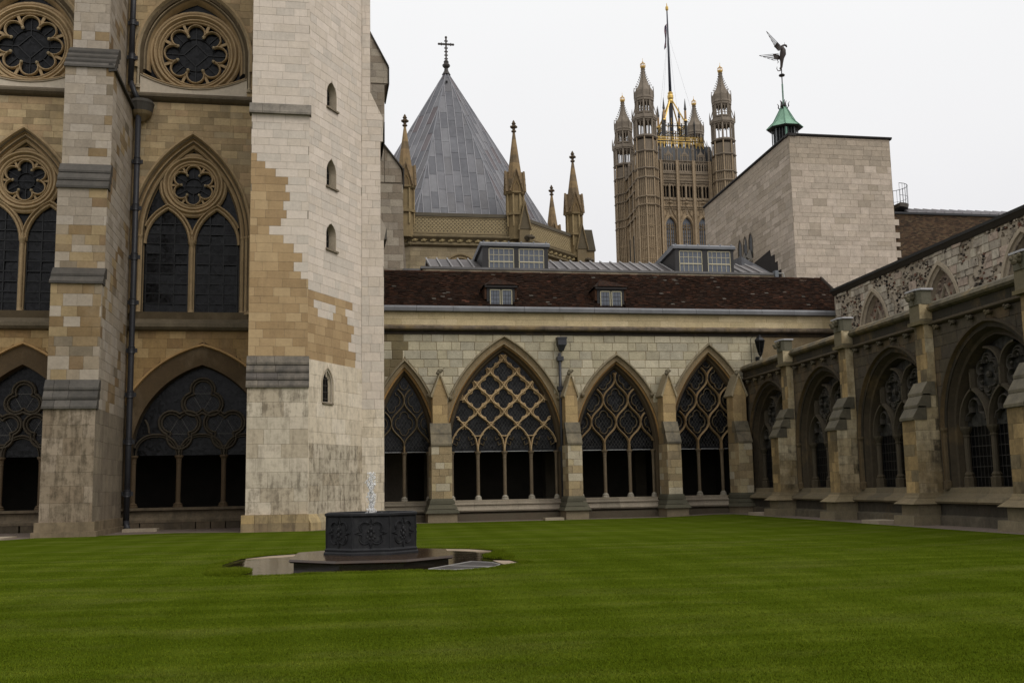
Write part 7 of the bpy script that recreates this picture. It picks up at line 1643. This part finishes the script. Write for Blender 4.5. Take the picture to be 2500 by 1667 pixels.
# ground slabs
for k, (p, lab) in enumerate((([ez(4.4 + 3.2, 1.9), ez(8.5, 1.9), ez(8.5, 2.5), ez(7.6, 2.5)], 'small pale ground slab at the foot of the second cloister buttress from the left'), ([ez(-11.0, 3.3), ez(-9.6, 3.3), ez(-9.6, 4.2), ez(-11.0, 4.2)], 'pale stone slab on the gravel below the long drainpipe at far left'), ([(17.1, 47.6), (17.9, 47.6), (17.9, 48.6), (17.1, 48.6)], 'small pale ground slab beside the farthest right-hand buttress'), ([(16.9, 35.0), (17.7, 35.0), (17.7, 36.3), (16.9, 36.3)], 'small pale ground slab between the two nearest right-hand buttresses'))):
    zz = .1 if k >= 2 else 0
    mb = MB(); prism(mb, [Vector((x, y, zz - .05)) for x, y in p], [Vector((x, y, zz + .12)) for x, y in p], C(160, 146, 124, .95, .3)); s_ = rebase(build('stone_slab', mb, 'paving_stone')); tag(s_, lab, 'slab', 'small stone slabs on the ground')
mb = MB(); q = [(-30, 42.5), (-30, 38.6), (-17, 41.0), (-13.9, 42.0), (-13.9, 43.9), (-17, 43.5)]; prism(mb, [Vector((x, y, -.05)) for x, y in q], [Vector((x, y, .05)) for x, y in q], C(170, 156, 134, .95, .3)); build('paving', mb, 'paving_stone', kind='structure')

# ------------------------------------------------------------------ grass blades
import numpy as np
rng = np.random.default_rng(5)
def pipn(poly, x, y):
    r_ = np.zeros(len(x), bool); n = len(poly)
    for i in range(n):
        (xa, ya), (xb, yb) = poly[i], poly[(i + 1) % n]
        if ya == yb: continue
        r_ ^= ((ya > y) != (yb > y)) & (x < (xb - xa) * (y - ya) / (yb - ya) + xa)
    return r_
def blades():
    xs = []; ys = []; hs = []
    N = 190000; d = 8.2 * (34 / 8.2) ** rng.random(N); d = 8.2 + (d - 8.2) * rng.random(N) ** .3; ang = rng.uniform(-.52, .52, N) + yaw
    xs.append(d * np.sin(ang)); ys.append(d * np.cos(ang)); hs.append(rng.uniform(.008, .018, N))
    for i in range(len(WET)):
        (xa, ya), (xb, yb) = WET[i], WET[(i + 1) % len(WET)]; L_ = math.hypot(xb - xa, yb - ya); n = int(L_ * 900); t = rng.random(n)
        nx, ny = (yb - ya) / L_, -(xb - xa) / L_; o_ = rng.uniform(-.06, .22, n) * -1
        xs.append(xa + (xb - xa) * t + nx * o_ * -1); ys.append(ya + (yb - ya) * t + ny * o_ * -1); hs.append(rng.uniform(.01, .035, n))
    n = 6000; a = rng.uniform(0, 2 * np.pi, n); r_ = rng.random(n) ** .7; xs.append(-3.0 + .45 * r_ * np.cos(a)); ys.append(22.3 + .9 * r_ * np.sin(a)); hs.append(rng.uniform(.03, .07, n))
    a = rng.uniform(0, 2 * np.pi, n); r_ = rng.random(n) ** .7; xs.append(2.75 + .35 * r_ * np.cos(a)); ys.append(25.0 + .8 * r_ * np.sin(a)); hs.append(rng.uniform(.03, .07, n))
    x = np.concatenate(xs); y = np.concatenate(ys); h = np.concatenate(hs)
    keep = pipn(LAWN, x, y) & ~(pipn([(-1.9, 21.6), (1.6, 21.6), (1.6, 26.3), (-1.9, 26.3)], x, y)); inner = pipn(WET, x, y); far = np.arange(len(x)) < 190000; keep &= ~(inner & far)
    x, y, h = x[keep], y[keep], h[keep]; n = len(x); nb = 3
    x = np.repeat(x, nb) + rng.normal(0, .012, n * nb); y = np.repeat(y, nb) + rng.normal(0, .012, n * nb); h = np.repeat(h, nb) * rng.uniform(.7, 1.3, n * nb)
    a = rng.uniform(0, 2 * np.pi, n * nb); w = .0032 * (1 + np.hypot(x, y) * .03); ln = rng.uniform(0, .9, n * nb) * h; b = rng.uniform(0, 2 * np.pi, n * nb)
    g = .1 * np.clip((x - 13.5) / 3.5, 0, 1)
    v = np.zeros((n * nb, 3, 3), np.float32)
    v[:, 0, 0] = x + w * np.cos(a); v[:, 0, 1] = y + w * np.sin(a); v[:, 1, 0] = x - w * np.cos(a); v[:, 1, 1] = y - w * np.sin(a)
    v[:, 2, 0] = x + ln * np.cos(b); v[:, 2, 1] = y + ln * np.sin(b); v[:, 0, 2] = g; v[:, 1, 2] = g; v[:, 2, 2] = g + h
    me = bpy.data.meshes.new('grass'); M_ = n * nb; me.vertices.add(M_ * 3); me.vertices.foreach_set('co', v.ravel())
    me.loops.add(M_ * 3); me.loops.foreach_set('vertex_index', np.arange(M_ * 3, dtype=np.int32)); me.polygons.add(M_); me.polygons.foreach_set('loop_start', np.arange(M_, dtype=np.int32) * 3)
    me.update(calc_edges=True)
    ca = me.color_attributes.new('tint', 'FLOAT_COLOR', 'POINT'); k = np.repeat(rng.uniform(.75, 1.3, M_), 3); yl = np.repeat(rng.random(M_), 3)
    # broad patches follow the mown bands
    c = np.ones((M_ * 3, 4), np.float32); c[:, 0] = (1.35 + .4 * yl) * k; c[:, 1] = (1.4 + .15 * yl) * k; c[:, 2] = 1.3 * k; c[:, 3] = 0
    ca.data.foreach_set('color', c.ravel()); me.materials.append(MATS['grass_blade']); ob = bpy.data.objects.new('grass', me); COL.objects.link(ob)
    ob['kind'] = 'stuff'; tag(ob, 'short mown green grass blades standing over the cloister lawn', 'grass')
material('grass_blade', rough=.8, mott=.2, fine=.9, bump=0, spec=.05)
gm_ = MATS['lawn'].copy(); n = gm_.node_tree; b = n.nodes['Principled BSDF']; lk = b.inputs['Base Color'].links[0].from_socket
at = n.nodes.new('ShaderNodeAttribute'); at.attribute_name = 'tint'; ml = n.nodes.new('ShaderNodeMixRGB'); ml.blend_type = 'MULTIPLY'; ml.inputs[0].default_value = 1
n.links.new(lk, ml.inputs[1]); n.links.new(at.outputs['Color'], ml.inputs[2]); n.links.new(ml.outputs[0], b.inputs['Base Color'])
for l_ in list(b.inputs['Normal'].links): n.links.remove(l_)
MATS['grass_blade'] = gm_
blades()
